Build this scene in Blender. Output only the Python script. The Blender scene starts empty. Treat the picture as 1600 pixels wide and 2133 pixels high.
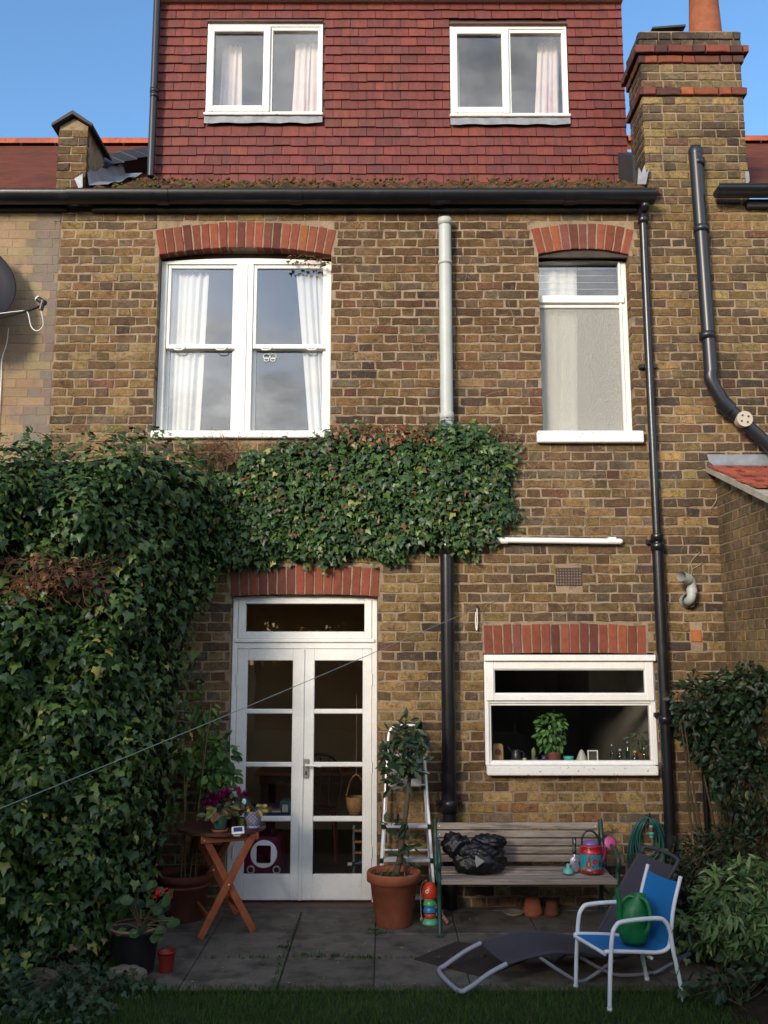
import bpy, math, random
import numpy as np
from mathutils import Vector, Matrix
rnd = random.Random(11)
nrng = np.random.default_rng(5)
scene = bpy.context.scene
C = scene.collection
V = Vector

# ------------------------------------------------------------------ camera
F = 1926.0                                    # focal length in pixels of the 1600x2133 photograph
PITCH = math.atan((1360 - 1066.5) / F)
CP, SP = math.cos(PITCH), math.sin(PITCH)
D, CZ = 7.6, 1.963                            # metres to the house wall, eye height above the paving
cam = bpy.data.cameras.new('camera')
cam.sensor_fit = 'VERTICAL'; cam.sensor_height = 24.0
cam.lens = F / 2133.0 * 24.0
cam.clip_start = 0.05; cam.clip_end = 600
cam_ob = bpy.data.objects.new('camera', cam)
cam_ob.location = (0, -D, CZ); cam_ob.rotation_euler = (math.pi / 2 + PITCH, 0, 0)
C.objects.link(cam_ob); scene.camera = cam_ob

# ------------------------------------------------------------------ sky and sun
SUN_EL, SUN_AZ = math.radians(18.5), math.radians(-30)   # azimuth away from straight behind the camera, towards the left
world = bpy.data.worlds.new('World'); scene.world = world; world.use_nodes = True
wn, wl = world.node_tree.nodes, world.node_tree.links
wn.clear()
sky = wn.new('ShaderNodeTexSky'); sky.sky_type = 'NISHITA'; sky.sun_disc = False
sunv = V((math.sin(SUN_AZ) * math.cos(SUN_EL), -math.cos(SUN_AZ) * math.cos(SUN_EL), math.sin(SUN_EL)))
sky.sun_elevation = SUN_EL
sky.sun_rotation = math.atan2(sunv.x, sunv.y)
sky.air_density = 1.0; sky.dust_density = 0.8; sky.ozone_density = 2.0
tc = wn.new('ShaderNodeTexCoord')
sep = wn.new('ShaderNodeSeparateXYZ'); wl.new(tc.outputs['Generated'], sep.inputs[0])
def wmath(op, a, b=None, clamp=False):
    n = wn.new('ShaderNodeMath'); n.operation = op; n.use_clamp = clamp
    for i, q in enumerate((a, b)):
        if q is None: continue
        if isinstance(q, (int, float)): n.inputs[i].default_value = q
        else: wl.new(q, n.inputs[i])
    return n.outputs[0]
zz = wmath('ADD', wmath('MAXIMUM', sep.outputs[2], 0.0), 0.16)
comb = wn.new('ShaderNodeCombineXYZ')
wl.new(wmath('DIVIDE', sep.outputs[0], zz), comb.inputs[0]); wl.new(wmath('DIVIDE', sep.outputs[1], zz), comb.inputs[1])
def wnoise(scale, off, detail, rough):
    m = wn.new('ShaderNodeMapping'); m.inputs['Location'].default_value = off; m.inputs['Scale'].default_value = (scale, scale, 1)
    wl.new(comb.outputs[0], m.inputs[0])
    n = wn.new('ShaderNodeTexNoise'); n.inputs['Scale'].default_value = 1.0; n.inputs['Detail'].default_value = detail
    n.inputs['Roughness'].default_value = rough; wl.new(m.outputs[0], n.inputs['Vector'])
    return n.outputs['Fac']
n1 = wnoise(2.6, (3.1, 7.7, 0), 8, 0.62); n2 = wnoise(0.45, (1.3, 2.9, 4), 3, 0.5)
cov = wmath('ADD', wmath('MULTIPLY', n1, 0.62), wmath('MULTIPLY', n2, 0.5))
cov = wmath('SUBTRACT', cov, wmath('MULTIPLY', sep.outputs[1], 0.085))
ramp = wn.new('ShaderNodeMapRange'); ramp.inputs[1].default_value = 0.585; ramp.inputs[2].default_value = 0.69
ramp.inputs[3].default_value = 0.0; ramp.inputs[4].default_value = 0.88; wl.new(cov, ramp.inputs[0])
n3 = wnoise(3.6, (9.1, 1.7, 2), 5, 0.6)
shade = wn.new('ShaderNodeMapRange'); shade.inputs[1].default_value = 0.3; shade.inputs[2].default_value = 0.7
shade.inputs[3].default_value = 2.6; shade.inputs[4].default_value = 10.5; wl.new(n3, shade.inputs[0])
ccol = wn.new('ShaderNodeCombineColor')
for i, k in enumerate((1.0, 0.985, 0.97)): wl.new(wmath('MULTIPLY', shade.outputs[0], k), ccol.inputs[i])
mixs = wn.new('ShaderNodeMix'); mixs.data_type = 'RGBA'
hs = wn.new('ShaderNodeHueSaturation'); hs.inputs['Saturation'].default_value = 1.16; wl.new(sky.outputs[0], hs.inputs['Color'])
wl.new(ramp.outputs[0], mixs.inputs['Factor']); wl.new(hs.outputs[0], mixs.inputs[6]); wl.new(ccol.outputs[0], mixs.inputs[7])
bg = wn.new('ShaderNodeBackground'); bg.inputs['Strength'].default_value = 0.15
wl.new(mixs.outputs[2], bg.inputs[0])
wout = wn.new('ShaderNodeOutputWorld'); wl.new(bg.outputs[0], wout.inputs[0])
sl = bpy.data.lights.new('sun', 'SUN'); sl.energy = 2.0; sl.angle = math.radians(13); sl.color = (1.0, 0.88, 0.72)
so = bpy.data.objects.new('sun', sl); so.rotation_euler = sunv.to_track_quat('Z', 'Y').to_euler(); so.location = (0, -10, 20)
C.objects.link(so)
scene.view_settings.view_transform = 'Standard'; scene.view_settings.look = 'None'
scene.view_settings.exposure = 1.0; scene.view_settings.gamma = 1.0; scene.view_settings.use_curve_mapping = False
scene.cycles.use_denoising = True
scene.cycles.max_bounces = 8; scene.cycles.transparent_max_bounces = 12
scene.cycles.caustics_reflective = False; scene.cycles.caustics_refractive = False

# ------------------------------------------------------------------ helpers: pixels of the photo -> metres
def W(x, y, Y=0.0):
    """point of the upright plane at depth Y seen at photo pixel x, y"""
    u, v = (x - 800) / F, (1066.5 - y) / F
    t = (Y + D) / (CP - v * SP)
    return V((u * t, Y, CZ + (SP + v * CP) * t))
def G(x, y, z=0.0):
    """point of the level plane at height z seen at photo pixel x, y"""
    u, v = (x - 800) / F, (1066.5 - y) / F
    t = (z - CZ) / (SP + v * CP)
    return V((u * t, -D + (CP - v * SP) * t, z))
def PX(p):
    """photo pixel of a point"""
    a, b = p[1] + D, p[2] - CZ
    dep = a * CP + b * SP; up = -a * SP + b * CP
    return 800 + F * p[0] / dep, 1066.5 - F * up / dep

# ------------------------------------------------------------------ helpers: materials
def mat(name, col=(.5, .5, .5), rough=.6, var=.2, scale=8.0, bump=0.0, bscale=60.0, metal=0.0, spec=.5, col2=None, mask=(.5, .62),
        mscale=5.0, attr=False, stretch=None, coat=0.0, fine=0.0, transl=0.0):
    m = bpy.data.materials.new(name); m.use_nodes = True
    n, l = m.node_tree.nodes, m.node_tree.links
    b = n['Principled BSDF']
    b.inputs['Roughness'].default_value = rough; b.inputs['Metallic'].default_value = metal
    b.inputs['Specular IOR Level'].default_value = spec
    if coat: b.inputs['Coat Weight'].default_value = coat
    g = n.new('ShaderNodeNewGeometry')
    vec = g.outputs['Position']
    if stretch:
        mp = n.new('ShaderNodeMapping'); mp.inputs['Scale'].default_value = stretch; l.new(vec, mp.inputs[0]); vec = mp.outputs[0]
    def noise(sc, det=4.0, ro=.6):
        q = n.new('ShaderNodeTexNoise'); q.inputs['Scale'].default_value = sc; q.inputs['Detail'].default_value = det
        q.inputs['Roughness'].default_value = ro; l.new(vec, q.inputs['Vector']); return q.outputs['Fac']
    if attr:
        a = n.new('ShaderNodeAttribute'); a.attribute_name = 'col'; base = a.outputs['Color']
    else:
        a = n.new('ShaderNodeRGB'); a.outputs[0].default_value = (*col, 1); base = a.outputs[0]
    def mixc(kind, fac, c1, c2):
        q = n.new('ShaderNodeMix'); q.data_type = 'RGBA'; q.blend_type = kind
        for s, x in ((q.inputs['Factor'], fac), (q.inputs[6], c1), (q.inputs[7], c2)):
            if isinstance(x, (int, float)): s.default_value = x
            elif isinstance(x, tuple): s.default_value = (*x, 1)
            else: l.new(x, s)
        return q.outputs[2]
    def mrange(x, a0, a1, b0, b1):
        q = n.new('ShaderNodeMapRange'); l.new(x, q.inputs[0])
        for i, k in enumerate((a0, a1, b0, b1)): q.inputs[i + 1].default_value = k
        return q.outputs[0]
    if col2: base = mixc('MIX', mrange(noise(mscale, 6, .65), mask[0], mask[1], 0, 1), base, col2)
    if var:
        q = n.new('ShaderNodeMath'); q.operation = 'MULTIPLY'
        l.new(mrange(noise(scale), .25, .75, 1 - var, 1 + var), q.inputs[0])
        if fine: l.new(mrange(noise(bscale * 1.3, 3, .7), .3, .7, 1 - fine, 1 + fine), q.inputs[1])
        else: q.inputs[1].default_value = 1.0
        cc = n.new('ShaderNodeCombineColor')
        for i in range(3): l.new(q.outputs[0], cc.inputs[i])
        base = mixc('MULTIPLY', 1.0, base, cc.outputs[0])
    l.new(base, b.inputs['Base Color'])
    if bump:
        bp = n.new('ShaderNodeBump'); bp.inputs['Strength'].default_value = min(1.0, bump); bp.inputs['Distance'].default_value = 0.01
        l.new(noise(bscale, 5, .65), bp.inputs['Height']); l.new(bp.outputs[0], b.inputs['Normal'])
    if transl:
        tr = n.new('ShaderNodeBsdfTranslucent'); l.new(base, tr.inputs[0])
        mx = n.new('ShaderNodeMixShader'); mx.inputs[0].default_value = transl
        l.new(b.outputs[0], mx.inputs[1]); l.new(tr.outputs[0], mx.inputs[2]); l.new(mx.outputs[0], n['Material Output'].inputs[0])
    return m

def glass_mat(name, f0=.05, tint=(.97, .98, .97), wavy=0.0, rough=0.0, wscale=3.0):
    """thin pane: clear, with a reflection that grows towards grazing angles (same from both faces)"""
    m = bpy.data.materials.new(name); m.use_nodes = True
    n, l = m.node_tree.nodes, m.node_tree.links; n.clear()
    o = n.new('ShaderNodeOutputMaterial'); mx = n.new('ShaderNodeMixShader')
    t = n.new('ShaderNodeBsdfTransparent'); t.inputs[0].default_value = (*tint, 1)
    g = n.new('ShaderNodeBsdfGlossy'); g.inputs['Roughness'].default_value = rough
    ge = n.new('ShaderNodeNewGeometry')
    def vm(op, a, b=None):
        q = n.new('ShaderNodeVectorMath' if op == 'DOT_PRODUCT' else 'ShaderNodeMath'); q.operation = op
        for i, k in enumerate((a, b)):
            if k is None: continue
            if isinstance(k, (int, float)): q.inputs[i].default_value = k
            else: l.new(k, q.inputs[i])
        return q.outputs['Value'] if op == 'DOT_PRODUCT' else q.outputs[0]
    c = vm('ABSOLUTE', vm('DOT_PRODUCT', ge.outputs['Normal'], ge.outputs['Incoming']))
    f = vm('ADD', vm('MULTIPLY', vm('POWER', vm('SUBTRACT', 1.0, c), 5.0), 1 - f0), f0)
    if wavy:
        q = n.new('ShaderNodeTexNoise'); q.inputs['Scale'].default_value = wscale; l.new(ge.outputs['Position'], q.inputs['Vector'])
        bp = n.new('ShaderNodeBump'); bp.inputs['Strength'].default_value = wavy; bp.inputs['Distance'].default_value = .02
        l.new(q.outputs['Fac'], bp.inputs['Height']); l.new(bp.outputs[0], g.inputs['Normal'])
    l.new(f, mx.inputs[0]); l.new(t.outputs[0], mx.inputs[1]); l.new(g.outputs[0], mx.inputs[2]); l.new(mx.outputs[0], o.inputs[0])
    return m

# ------------------------------------------------------------------ helpers: meshes
class MB:
    """collects geometry in world metres"""
    def __init__(s): s.v = []; s.f = []; s.sm = []; s.c = []; s.col = (1, 1, 1)
    def add(s, vs, fs, smooth=False):
        o = len(s.v); s.v.extend([tuple(p) for p in vs]); s.c.extend([s.col] * len(vs))
        s.f.extend([tuple(i + o for i in q) for q in fs]); s.sm.extend([smooth] * len(fs)); return s
    def box(s, x0, x1, y0, y1, z0, z1, bev=0.0, M=None):
        if x0 > x1: x0, x1 = x1, x0
        if y0 > y1: y0, y1 = y1, y0
        if z0 > z1: z0, z1 = z1, z0
        lo, hi = (x0, y0, z0), (x1, y1, z1)
        b = min(bev, .49 * min(x1 - x0, y1 - y0, z1 - z0))
        vs = []; idx = {}
        corners = [(i, j, k) for i in (0, 1) for j in (0, 1) for k in (0, 1)]
        if b <= 0:
            vs = [tuple((lo, hi)[c[a]][a] for a in range(3)) for c in corners]
            fs = [(0, 1, 3, 2), (4, 6, 7, 5), (0, 4, 5, 1), (2, 3, 7, 6), (0, 2, 6, 4), (1, 5, 7, 3)]
        else:
            for c in corners:
                for a in range(3):
                    p = [(lo, hi)[c[q]][q] + (0 if q == a else (b if c[q] == 0 else -b)) for q in range(3)]
                    idx[c, a] = len(vs); vs.append(tuple(p))
            fs = []
            for a in range(3):
                b1, b2 = (a + 1) % 3, (a + 2) % 3
                for sd in (0, 1):
                    q = []
                    for e in ((0, 0), (1, 0), (1, 1), (0, 1)):
                        c = [0, 0, 0]; c[a] = sd; c[b1], c[b2] = e; q.append(idx[tuple(c), a])
                    fs.append(tuple(q if sd else q[::-1]))
                for e in ((0, 0), (1, 0), (1, 1), (0, 1)):          # edges along axis a
                    c0 = [0, 0, 0]; c1 = [0, 0, 0]; c0[b1], c0[b2] = e; c1[b1], c1[b2] = e; c0[a] = 0; c1[a] = 1
                    q = (idx[tuple(c0), b1], idx[tuple(c1), b1], idx[tuple(c1), b2], idx[tuple(c0), b2])
                    fs.append(q if (e[0] == e[1]) else q[::-1])
            for c in corners:
                q = (idx[c, 0], idx[c, 1], idx[c, 2]); fs.append(q if sum(c) % 2 else q[::-1])
        if M is not None: vs = [tuple(M @ V(p)) for p in vs]
        return s.add(vs, fs)
    def bar(s, a, b, w, t, up=(0, 0, 1), bev=.003):
        a, b = V(a), V(b); d = (b - a); L = d.length; d.normalize()
        sx = d.cross(V(up)); sx.normalize(); u = sx.cross(d)
        M = Matrix(((sx.x, d.x, u.x, a.x), (sx.y, d.y, u.y, a.y), (sx.z, d.z, u.z, a.z), (0, 0, 0, 1)))
        return s.box(-w / 2, w / 2, 0, L, -t / 2, t / 2, bev, M)
    def tube(s, path, r, n=10, caps=True, closed=False):
        P = [V(p) for p in path]; k = len(P)
        rs = r if isinstance(r, (list, tuple)) else [r] * k
        T = []
        for i in range(k):
            a = P[(i - 1) % k] if (closed or i > 0) else P[i]; b = P[(i + 1) % k] if (closed or i < k - 1) else P[i]
            d = b - a; T.append(d.normalized() if d.length > 1e-9 else V((0, 0, 1)))
        ref = V((0, 0, 1)) if abs(T[0].z) < .9 else V((1, 0, 0))
        N = (ref - T[0] * ref.dot(T[0])).normalized(); vs = []
        for i in range(k):
            N = N - T[i] * N.dot(T[i])
            if N.length < 1e-6: N = T[i].orthogonal()
            N.normalize(); Bn = T[i].cross(N)
            for j in range(n):
                an = 2 * math.pi * j / n; vs.append(P[i] + (N * math.cos(an) + Bn * math.sin(an)) * rs[i])
        fs = []
        for i in range(k if closed else k - 1):
            for j in range(n):
                a = i * n + j; b = i * n + (j + 1) % n; c = ((i + 1) % k) * n + (j + 1) % n; d = ((i + 1) % k) * n + j
                fs.append((a, b, c, d))
        s.add(vs, fs, True)
        if caps and not closed:
            s.add(vs[:n], [tuple(range(n))[::-1]]); s.add(vs[-n:], [tuple(range(n))])
        return s
    def lathe(s, prof, cen=(0, 0, 0), n=24, M=None, sm=True, sx=1.0, sy=1.0):
        vs, fs = [], []
        for (r, z) in prof:
            for j in range(n):
                an = 2 * math.pi * j / n; vs.append(V((r * math.cos(an) * sx, r * math.sin(an) * sy, z)))
        for i in range(len(prof) - 1):
            for j in range(n):
                fs.append((i * n + j, i * n + (j + 1) % n, (i + 1) * n + (j + 1) % n, (i + 1) * n + j))
        vs = [(M @ p if M is not None else p) + V(cen) for p in vs]
        return s.add(vs, fs, sm)
    def disc(s, cen, r, n=20, M=None):
        vs = [V((r * math.cos(2 * math.pi * j / n), r * math.sin(2 * math.pi * j / n), 0)) for j in range(n)]
        return s.add([(M @ p if M is not None else p) + V(cen) for p in vs], [tuple(range(n))])
    def prism(s, poly, a, b):
        """poly: list of points; extruded from offset a to offset b (vectors)"""
        k = len(poly); vs = [V(p) + V(a) for p in poly] + [V(p) + V(b) for p in poly]
        fs = [tuple(range(k))[::-1], tuple(range(k, 2 * k))] + [(i, (i + 1) % k, (i + 1) % k + k, i + k) for i in range(k)]
        return s.add(vs, fs)
    def sheet(s, rows, smooth=True):
        nr, nc = len(rows), len(rows[0]); vs = [p for r in rows for p in r]
        fs = [(i * nc + j, i * nc + j + 1, (i + 1) * nc + j + 1, (i + 1) * nc + j) for i in range(nr - 1) for j in range(nc - 1)]
        return s.add(vs, fs, smooth)
    def blob(s, cen, r, n=10, m=7, jit=.12, seed=0, sq=1.0):
        q = random.Random(seed); vs, fs = [], []
        for i in range(m + 1):
            ph = math.pi * i / m
            for j in range(n):
                th = 2 * math.pi * j / n; k = 1 + q.uniform(-jit, jit)
                sg = lambda x: math.copysign(abs(x) ** sq, x)
                vs.append(V(cen) + V((r[0] * sg(math.sin(ph)) * math.cos(th) * k, r[1] * sg(math.sin(ph)) * math.sin(th) * k, r[2] * sg(math.cos(ph)) * k)))
        for i in range(m):
            for j in range(n): fs.append((i * n + j, (i + 1) * n + j, (i + 1) * n + (j + 1) % n, i * n + (j + 1) % n))
        return s.add(vs, fs, True)

ORG = {}
def to_mesh(name, mb, org, material):
    me = bpy.data.meshes.new(name)
    me.from_pydata([(p[0] - org[0], p[1] - org[1], p[2] - org[2]) for p in mb.v], [], mb.f)
    me.polygons.foreach_set('use_smooth', mb.sm)
    at = me.attributes.new('col', 'FLOAT_COLOR', 'POINT')
    at.data.foreach_set('color', np.c_[np.array(mb.c, dtype=np.float32).reshape(-1, 3), np.ones(len(mb.c), np.float32)].ravel())
    if material is not None: me.materials.append(material)
    me.validate(); me.update(); return me
def obj(name, mb, material, parent=None, kind=None, label=None, cat=None, group=None):
    """one mesh object; a child keeps its parent's origin"""
    if parent is not None: org = ORG[parent.name]
    else:
        a = np.array(mb.v); org = ((a[:, 0].min() + a[:, 0].max()) / 2, (a[:, 1].min() + a[:, 1].max()) / 2, a[:, 2].min())
    o = bpy.data.objects.new(name, to_mesh(name, mb, org, material)); C.objects.link(o)
    if parent is not None: o.parent = parent
    else: o.location = org
    ORG[o.name] = tuple(org); return tag(o, label, cat, group, kind)
def tag(o, label=None, cat=None, group=None, kind=None):
    for k, x in (('label', label), ('category', cat), ('group', group), ('kind', kind)):
        if x: o[k] = x
    return o
def thing(name, loc, label, cat, group=None, kind=None):
    o = bpy.data.objects.new(name, None); o.empty_display_size = .1; o.location = tuple(loc); C.objects.link(o)
    ORG[o.name] = tuple(loc); return tag(o, label, cat, group, kind)
def bez(pts, n=8):
    """smooth path through points (Catmull-Rom)"""
    P = [V(p) for p in pts]; P = [P[0] * 2 - P[1]] + P + [P[-1] * 2 - P[-2]]; out = []
    for i in range(1, len(P) - 2):
        for j in range(n):
            t = j / n; a, b, c, d = P[i - 1:i + 3]
            out.append(.5 * ((2 * b) + (c - a) * t + (2 * a - 5 * b + 4 * c - d) * t * t + (3 * b - a - 3 * c + d) * t ** 3))
    return out + [P[-2]]

# ------------------------------------------------------------------ helpers: leaves
IVY = ([(0, .28, .06), (0, 0, 0), (.3, -.14, -.02), (.52, .26, -.06), (.25, .42, 0), (0, 1, -.12), (-.25, .42, 0), (-.52, .26, -.06), (-.3, -.14, -.02)],
       [(0, i, i + 1 if i < 8 else 1) for i in range(1, 9)])
OVAL = ([(0, 0, 0), (.2, .22, .05), (.27, .5, .05), (.17, .8, .0), (0, 1, -.1), (-.17, .8, 0), (-.27, .5, .05), (-.2, .22, .05), (0, .35, -.03), (0, .7, -.04)],
        [(0, 1, 8), (1, 2, 9, 8), (2, 3, 9), (3, 4, 9), (4, 5, 9), (5, 6, 9), (6, 7, 8, 9), (7, 0, 8)])
LANCE = ([(0, 0, 0), (.13, .3, .03), (.12, .65, .02), (0, 1, -.1), (-.12, .65, .02), (-.13, .3, .03), (0, .45, -.03)],
         [(0, 1, 6), (1, 2, 6), (2, 3, 6), (3, 4, 6), (4, 5, 6), (5, 0, 6)])
BAY = ([(0, 0, 0), (.17, .3, .03), (.19, .6, .02), (0, 1, -.08), (-.19, .6, .02), (-.17, .3, .03), (0, .45, -.03)], LANCE[1])
ROUND = ([(0, .5, -.06), (0, .06, 0), (.3, -.02, .04), (.5, .3, .07), (.47, .65, .05), (.22, .94, .08), (0, .9, .03), (-.22, .94, .08), (-.47, .65, .05), (-.5, .3, .07), (-.3, -.02, .04)],
         [(0, i, i + 1 if i < 10 else 1) for i in range(1, 11)])
def frames(N, T):
    N = N / np.linalg.norm(N, axis=1, keepdims=True)
    T = T - N * (N * T).sum(1, keepdims=True); T = T / np.maximum(np.linalg.norm(T, axis=1, keepdims=True), 1e-6)
    return np.stack([np.cross(T, N), T, N], axis=2)          # columns: across, along, out
def leaf_mass(name, shape, P, N, T, S, cols, material, parent, kind='stuff'):
    """every leaf of the arrays as one mesh"""
    sv = np.array(shape[0]); k = len(sv); n = len(P); R = frames(N, T)
    vs = np.einsum('nij,kj->nki', R, sv) * S[:, None, None] + P[:, None, :]
    org = np.array(ORG[parent.name])
    me = bpy.data.meshes.new(name)
    fs = shape[1]; lens = np.tile([len(f) for f in fs], n); flat = np.concatenate([np.array(f) for f in fs])
    loops = (flat[None, :] + (np.arange(n) * k)[:, None]).ravel()
    me.vertices.add(n * k); me.vertices.foreach_set('co', (vs.reshape(-1, 3) - org).astype(np.float32).ravel())
    me.loops.add(len(loops)); me.loops.foreach_set('vertex_index', loops.astype(np.int32))
    me.polygons.add(len(lens)); me.polygons.foreach_set('loop_start', np.r_[0, np.cumsum(lens)[:-1]].astype(np.int32))
    me.update(calc_edges=True)
    at = me.attributes.new('col', 'FLOAT_COLOR', 'POINT')
    at.data.foreach_set('color', np.c_[np.repeat(cols, k, axis=0), np.ones(n * k)].astype(np.float32).ravel())
    me.materials.append(material); me.validate()
    o = bpy.data.objects.new(name, me); C.objects.link(o); o.parent = parent; ORG[o.name] = ORG[parent.name]
    if kind: o['kind'] = kind
    return o
_leafmesh = {}
def leaf_objs(name, shape, P, N, T, S, cols, material, parent, key, nvar=7):
    """each leaf an object of its own, sharing a few meshes"""
    R = frames(N, T); org = np.array(ORG[parent.name])
    if key not in _leafmesh:
        pick = [cols[i % len(cols)] for i in np.random.default_rng(3).permutation(max(nvar, len(cols)))[:nvar]]
        ms = []
        for c in pick:
            mb = MB(); mb.col = tuple(c); mb.add(shape[0], shape[1]); ms.append(to_mesh(name, mb, (0, 0, 0), material))
        _leafmesh[key] = (ms, np.array(pick))
    ms, pc = _leafmesh[key]
    for i in range(len(P)):
        j = int(np.argmin(((pc - cols[i]) ** 2).sum(1)))
        o = bpy.data.objects.new(name, ms[j]); C.objects.link(o); o.parent = parent
        A = R[i] * S[i]; p = P[i] - org
        o.matrix_basis = Matrix([(*A[r], p[r]) for r in range(3)] + [(0, 0, 0, 1)])
def palette(n, cols, wts, jit=.18, rng=nrng):
    c = np.array(cols)[rng.choice(len(cols), n, p=np.array(wts) / sum(wts))]
    return c * (1 + rng.uniform(-jit, jit, (n, 1))) * (1 + rng.uniform(-.06, .06, (n, 3)))
# ------------------------------------------------------------------ materials of the buildings
def brick_mat(name, rough=.9):
    """weathered stock brick: colour of each brick from its attribute, sooty and pale mottling, pits"""
    m = bpy.data.materials.new(name); m.use_nodes = True
    n, l = m.node_tree.nodes, m.node_tree.links; b = n['Principled BSDF']; b.inputs['Roughness'].default_value = rough; b.inputs['Specular IOR Level'].default_value = .2
    ge = n.new('ShaderNodeNewGeometry'); at = n.new('ShaderNodeAttribute'); at.attribute_name = 'col'
    def noise(sc, det, ro, off=0):
        mp = n.new('ShaderNodeMapping'); mp.inputs['Location'].default_value = (off, off, off); l.new(ge.outputs['Position'], mp.inputs[0])
        q = n.new('ShaderNodeTexNoise'); q.inputs['Scale'].default_value = sc; q.inputs['Detail'].default_value = det; q.inputs['Roughness'].default_value = ro; l.new(mp.outputs[0], q.inputs['Vector']); return q.outputs['Fac']
    def mr(x, a, b_, c, d):
        q = n.new('ShaderNodeMapRange'); l.new(x, q.inputs[0])
        for i, k in enumerate((a, b_, c, d)): q.inputs[i + 1].default_value = k
        return q.outputs[0]
    def mixc(kind, fac, c1, c2):
        q = n.new('ShaderNodeMix'); q.data_type = 'RGBA'; q.blend_type = kind
        for s, x in ((q.inputs['Factor'], fac), (q.inputs[6], c1), (q.inputs[7], c2)):
            if isinstance(x, (int, float)): s.default_value = x
            elif isinstance(x, tuple): s.default_value = (*x, 1)
            else: l.new(x, s)
        return q.outputs[2]
    c = at.outputs['Color']
    c = mixc('MIX', mr(noise(21, 6, .75), .47, .64, 0, .82), c, (.058, .043, .034))          # soot
    c = mixc('MIX', mr(noise(23, 6, .75, 4.2), .55, .72, 0, .6), c, (.30, .215, .115))        # rubbed pale body
    c = mixc('MIX', mr(noise(55, 4, .7, 8.8), .64, .74, 0, .8), c, (.40, .34, .26))           # lime specks
    c = mixc('MULTIPLY', 1.0, c, mixc('MIX', mr(noise(140, 3, .7, 1.7), .3, .7, 0, 1), (.52, .52, .52), (1.42, 1.42, 1.42)))
    c = mixc('MULTIPLY', 1.0, c, mixc('MIX', mr(noise(1.5, 5, .65, 3.3), .36, .62, 0, 1), (.62, .60, .60), (1.24, 1.20, 1.12)))
    c = mixc('MIX', mr(noise(3.1, 6, .7, 6.1), .58, .74, 0, .45), c, (.23, .172, .115))       # old mortar smeared over the faces
    l.new(c, b.inputs['Base Color'])
    bp = n.new('ShaderNodeBump'); bp.inputs['Strength'].default_value = .9; bp.inputs['Distance'].default_value = .012; l.new(noise(70, 6, .7), bp.inputs['Height']); l.new(bp.outputs[0], b.inputs['Normal'])
    return m
m_brick = brick_mat('stock_brick')
m_redbrick = mat('red_brick', attr=True, rough=.85, var=.22, scale=18, bump=.5, bscale=150, spec=.25, fine=.15)
m_mortar = mat('lime_mortar', (.285, .213, .145), rough=.95, var=.32, scale=2.2, bump=.9, bscale=90, spec=.1, fine=.22, col2=(.12, .09, .066), mask=(.52, .70), mscale=9)
m_paintedwall = mat('painted_masonry', attr=True, rough=.85, var=.18, scale=3.5, bump=.5, bscale=70, spec=.2, fine=.12, col2=(.165, .13, .10), mask=(.54, .72), mscale=5)
m_tile = mat('clay_tile', attr=True, rough=.65, var=.24, scale=15, bump=.3, bscale=90, spec=.3, fine=.12, stretch=(1, 1, .25), col2=(.062, .034, .034), mask=(.56, .74), mscale=11)
m_pantile = mat('mossy_roof_tile', attr=True, rough=.95, var=.4, scale=30, bump=1, bscale=60, spec=.1, col2=(.10, .075, .018), mask=(.54, .64), mscale=22)
m_roof = mat('old_roof_covering', (.12, .036, .020), rough=.9, var=.35, scale=6, bump=.6, bscale=50, spec=.15, col2=(.07, .03, .02), mask=(.5, .65), mscale=3)
m_slate = mat('dark_slate', (.022, .024, .028), rough=.7, var=.3, scale=6, bump=.4, bscale=40)
m_black = mat('black_gloss_paint', (.009, .009, .012), rough=.28, var=.25, scale=7, bump=.08, bscale=30, spec=.5, col2=(.03, .028, .028), mask=(.6, .75), mscale=6)
m_blackpl = mat('black_plastic_pipe', (.012, .013, .018), rough=.35, var=.15, scale=5, spec=.5)
m_greypipe = mat('grey_plastic_pipe', (.40, .42, .40), rough=.45, var=.10, scale=5, spec=.4, col2=(.20, .18, .15), mask=(.66, .74), mscale=24)
m_white = mat('white_gloss_paint', (.76, .745, .705), rough=.45, var=.09, scale=5, bump=.15, bscale=45, spec=.4, col2=(.38, .33, .27), mask=(.66, .75), mscale=30, fine=.04)
m_whiteold = mat('flaking_white_paint', (.77, .755, .72), rough=.5, var=.07, scale=4, bump=.3, bscale=40, spec=.35, col2=(.20, .17, .14), mask=(.61, .66), mscale=38)
m_upvc = mat('white_plastic_frame', (.80, .79, .75), rough=.35, var=.04, scale=3, spec=.5)
m_lead = mat('lead_flashing', (.22, .23, .25), rough=.55, var=.3, scale=9, bump=.4, bscale=22, metal=.3)
m_glass = glass_mat('window_glass', .125, (.97, .98, .98), wavy=.05, wscale=2.5)
m_glasslow = glass_mat('door_glass', .035, (.97, .98, .97), wavy=.05, wscale=2.0)
m_headgap = mat('shadowed_head_gap', (.05, .038, .03), rough=.95, var=.3, scale=14)  # dark brown stands in for the shade under the window arches
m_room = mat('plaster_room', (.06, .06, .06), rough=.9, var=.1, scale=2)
m_roomtan = mat('tan_plaster_room', (.66, .50, .31), rough=.9, var=.15, scale=2)
m_roomdark = mat('dark_kitchen_room', (.16, .14, .12), rough=.9, var=.2, scale=2)
m_curtain = mat('white_curtain_cloth', (.82, .80, .77), rough=.9, var=.05, scale=3, spec=.1, transl=.2)
m_pinkcurtain = mat('pink_white_curtain_cloth', (.80, .70, .70), rough=.9, var=.10, scale=5, spec=.1, col2=(.72, .42, .48), mask=(.56, .66), mscale=6, stretch=(1, 1, .15), transl=.2)

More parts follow.
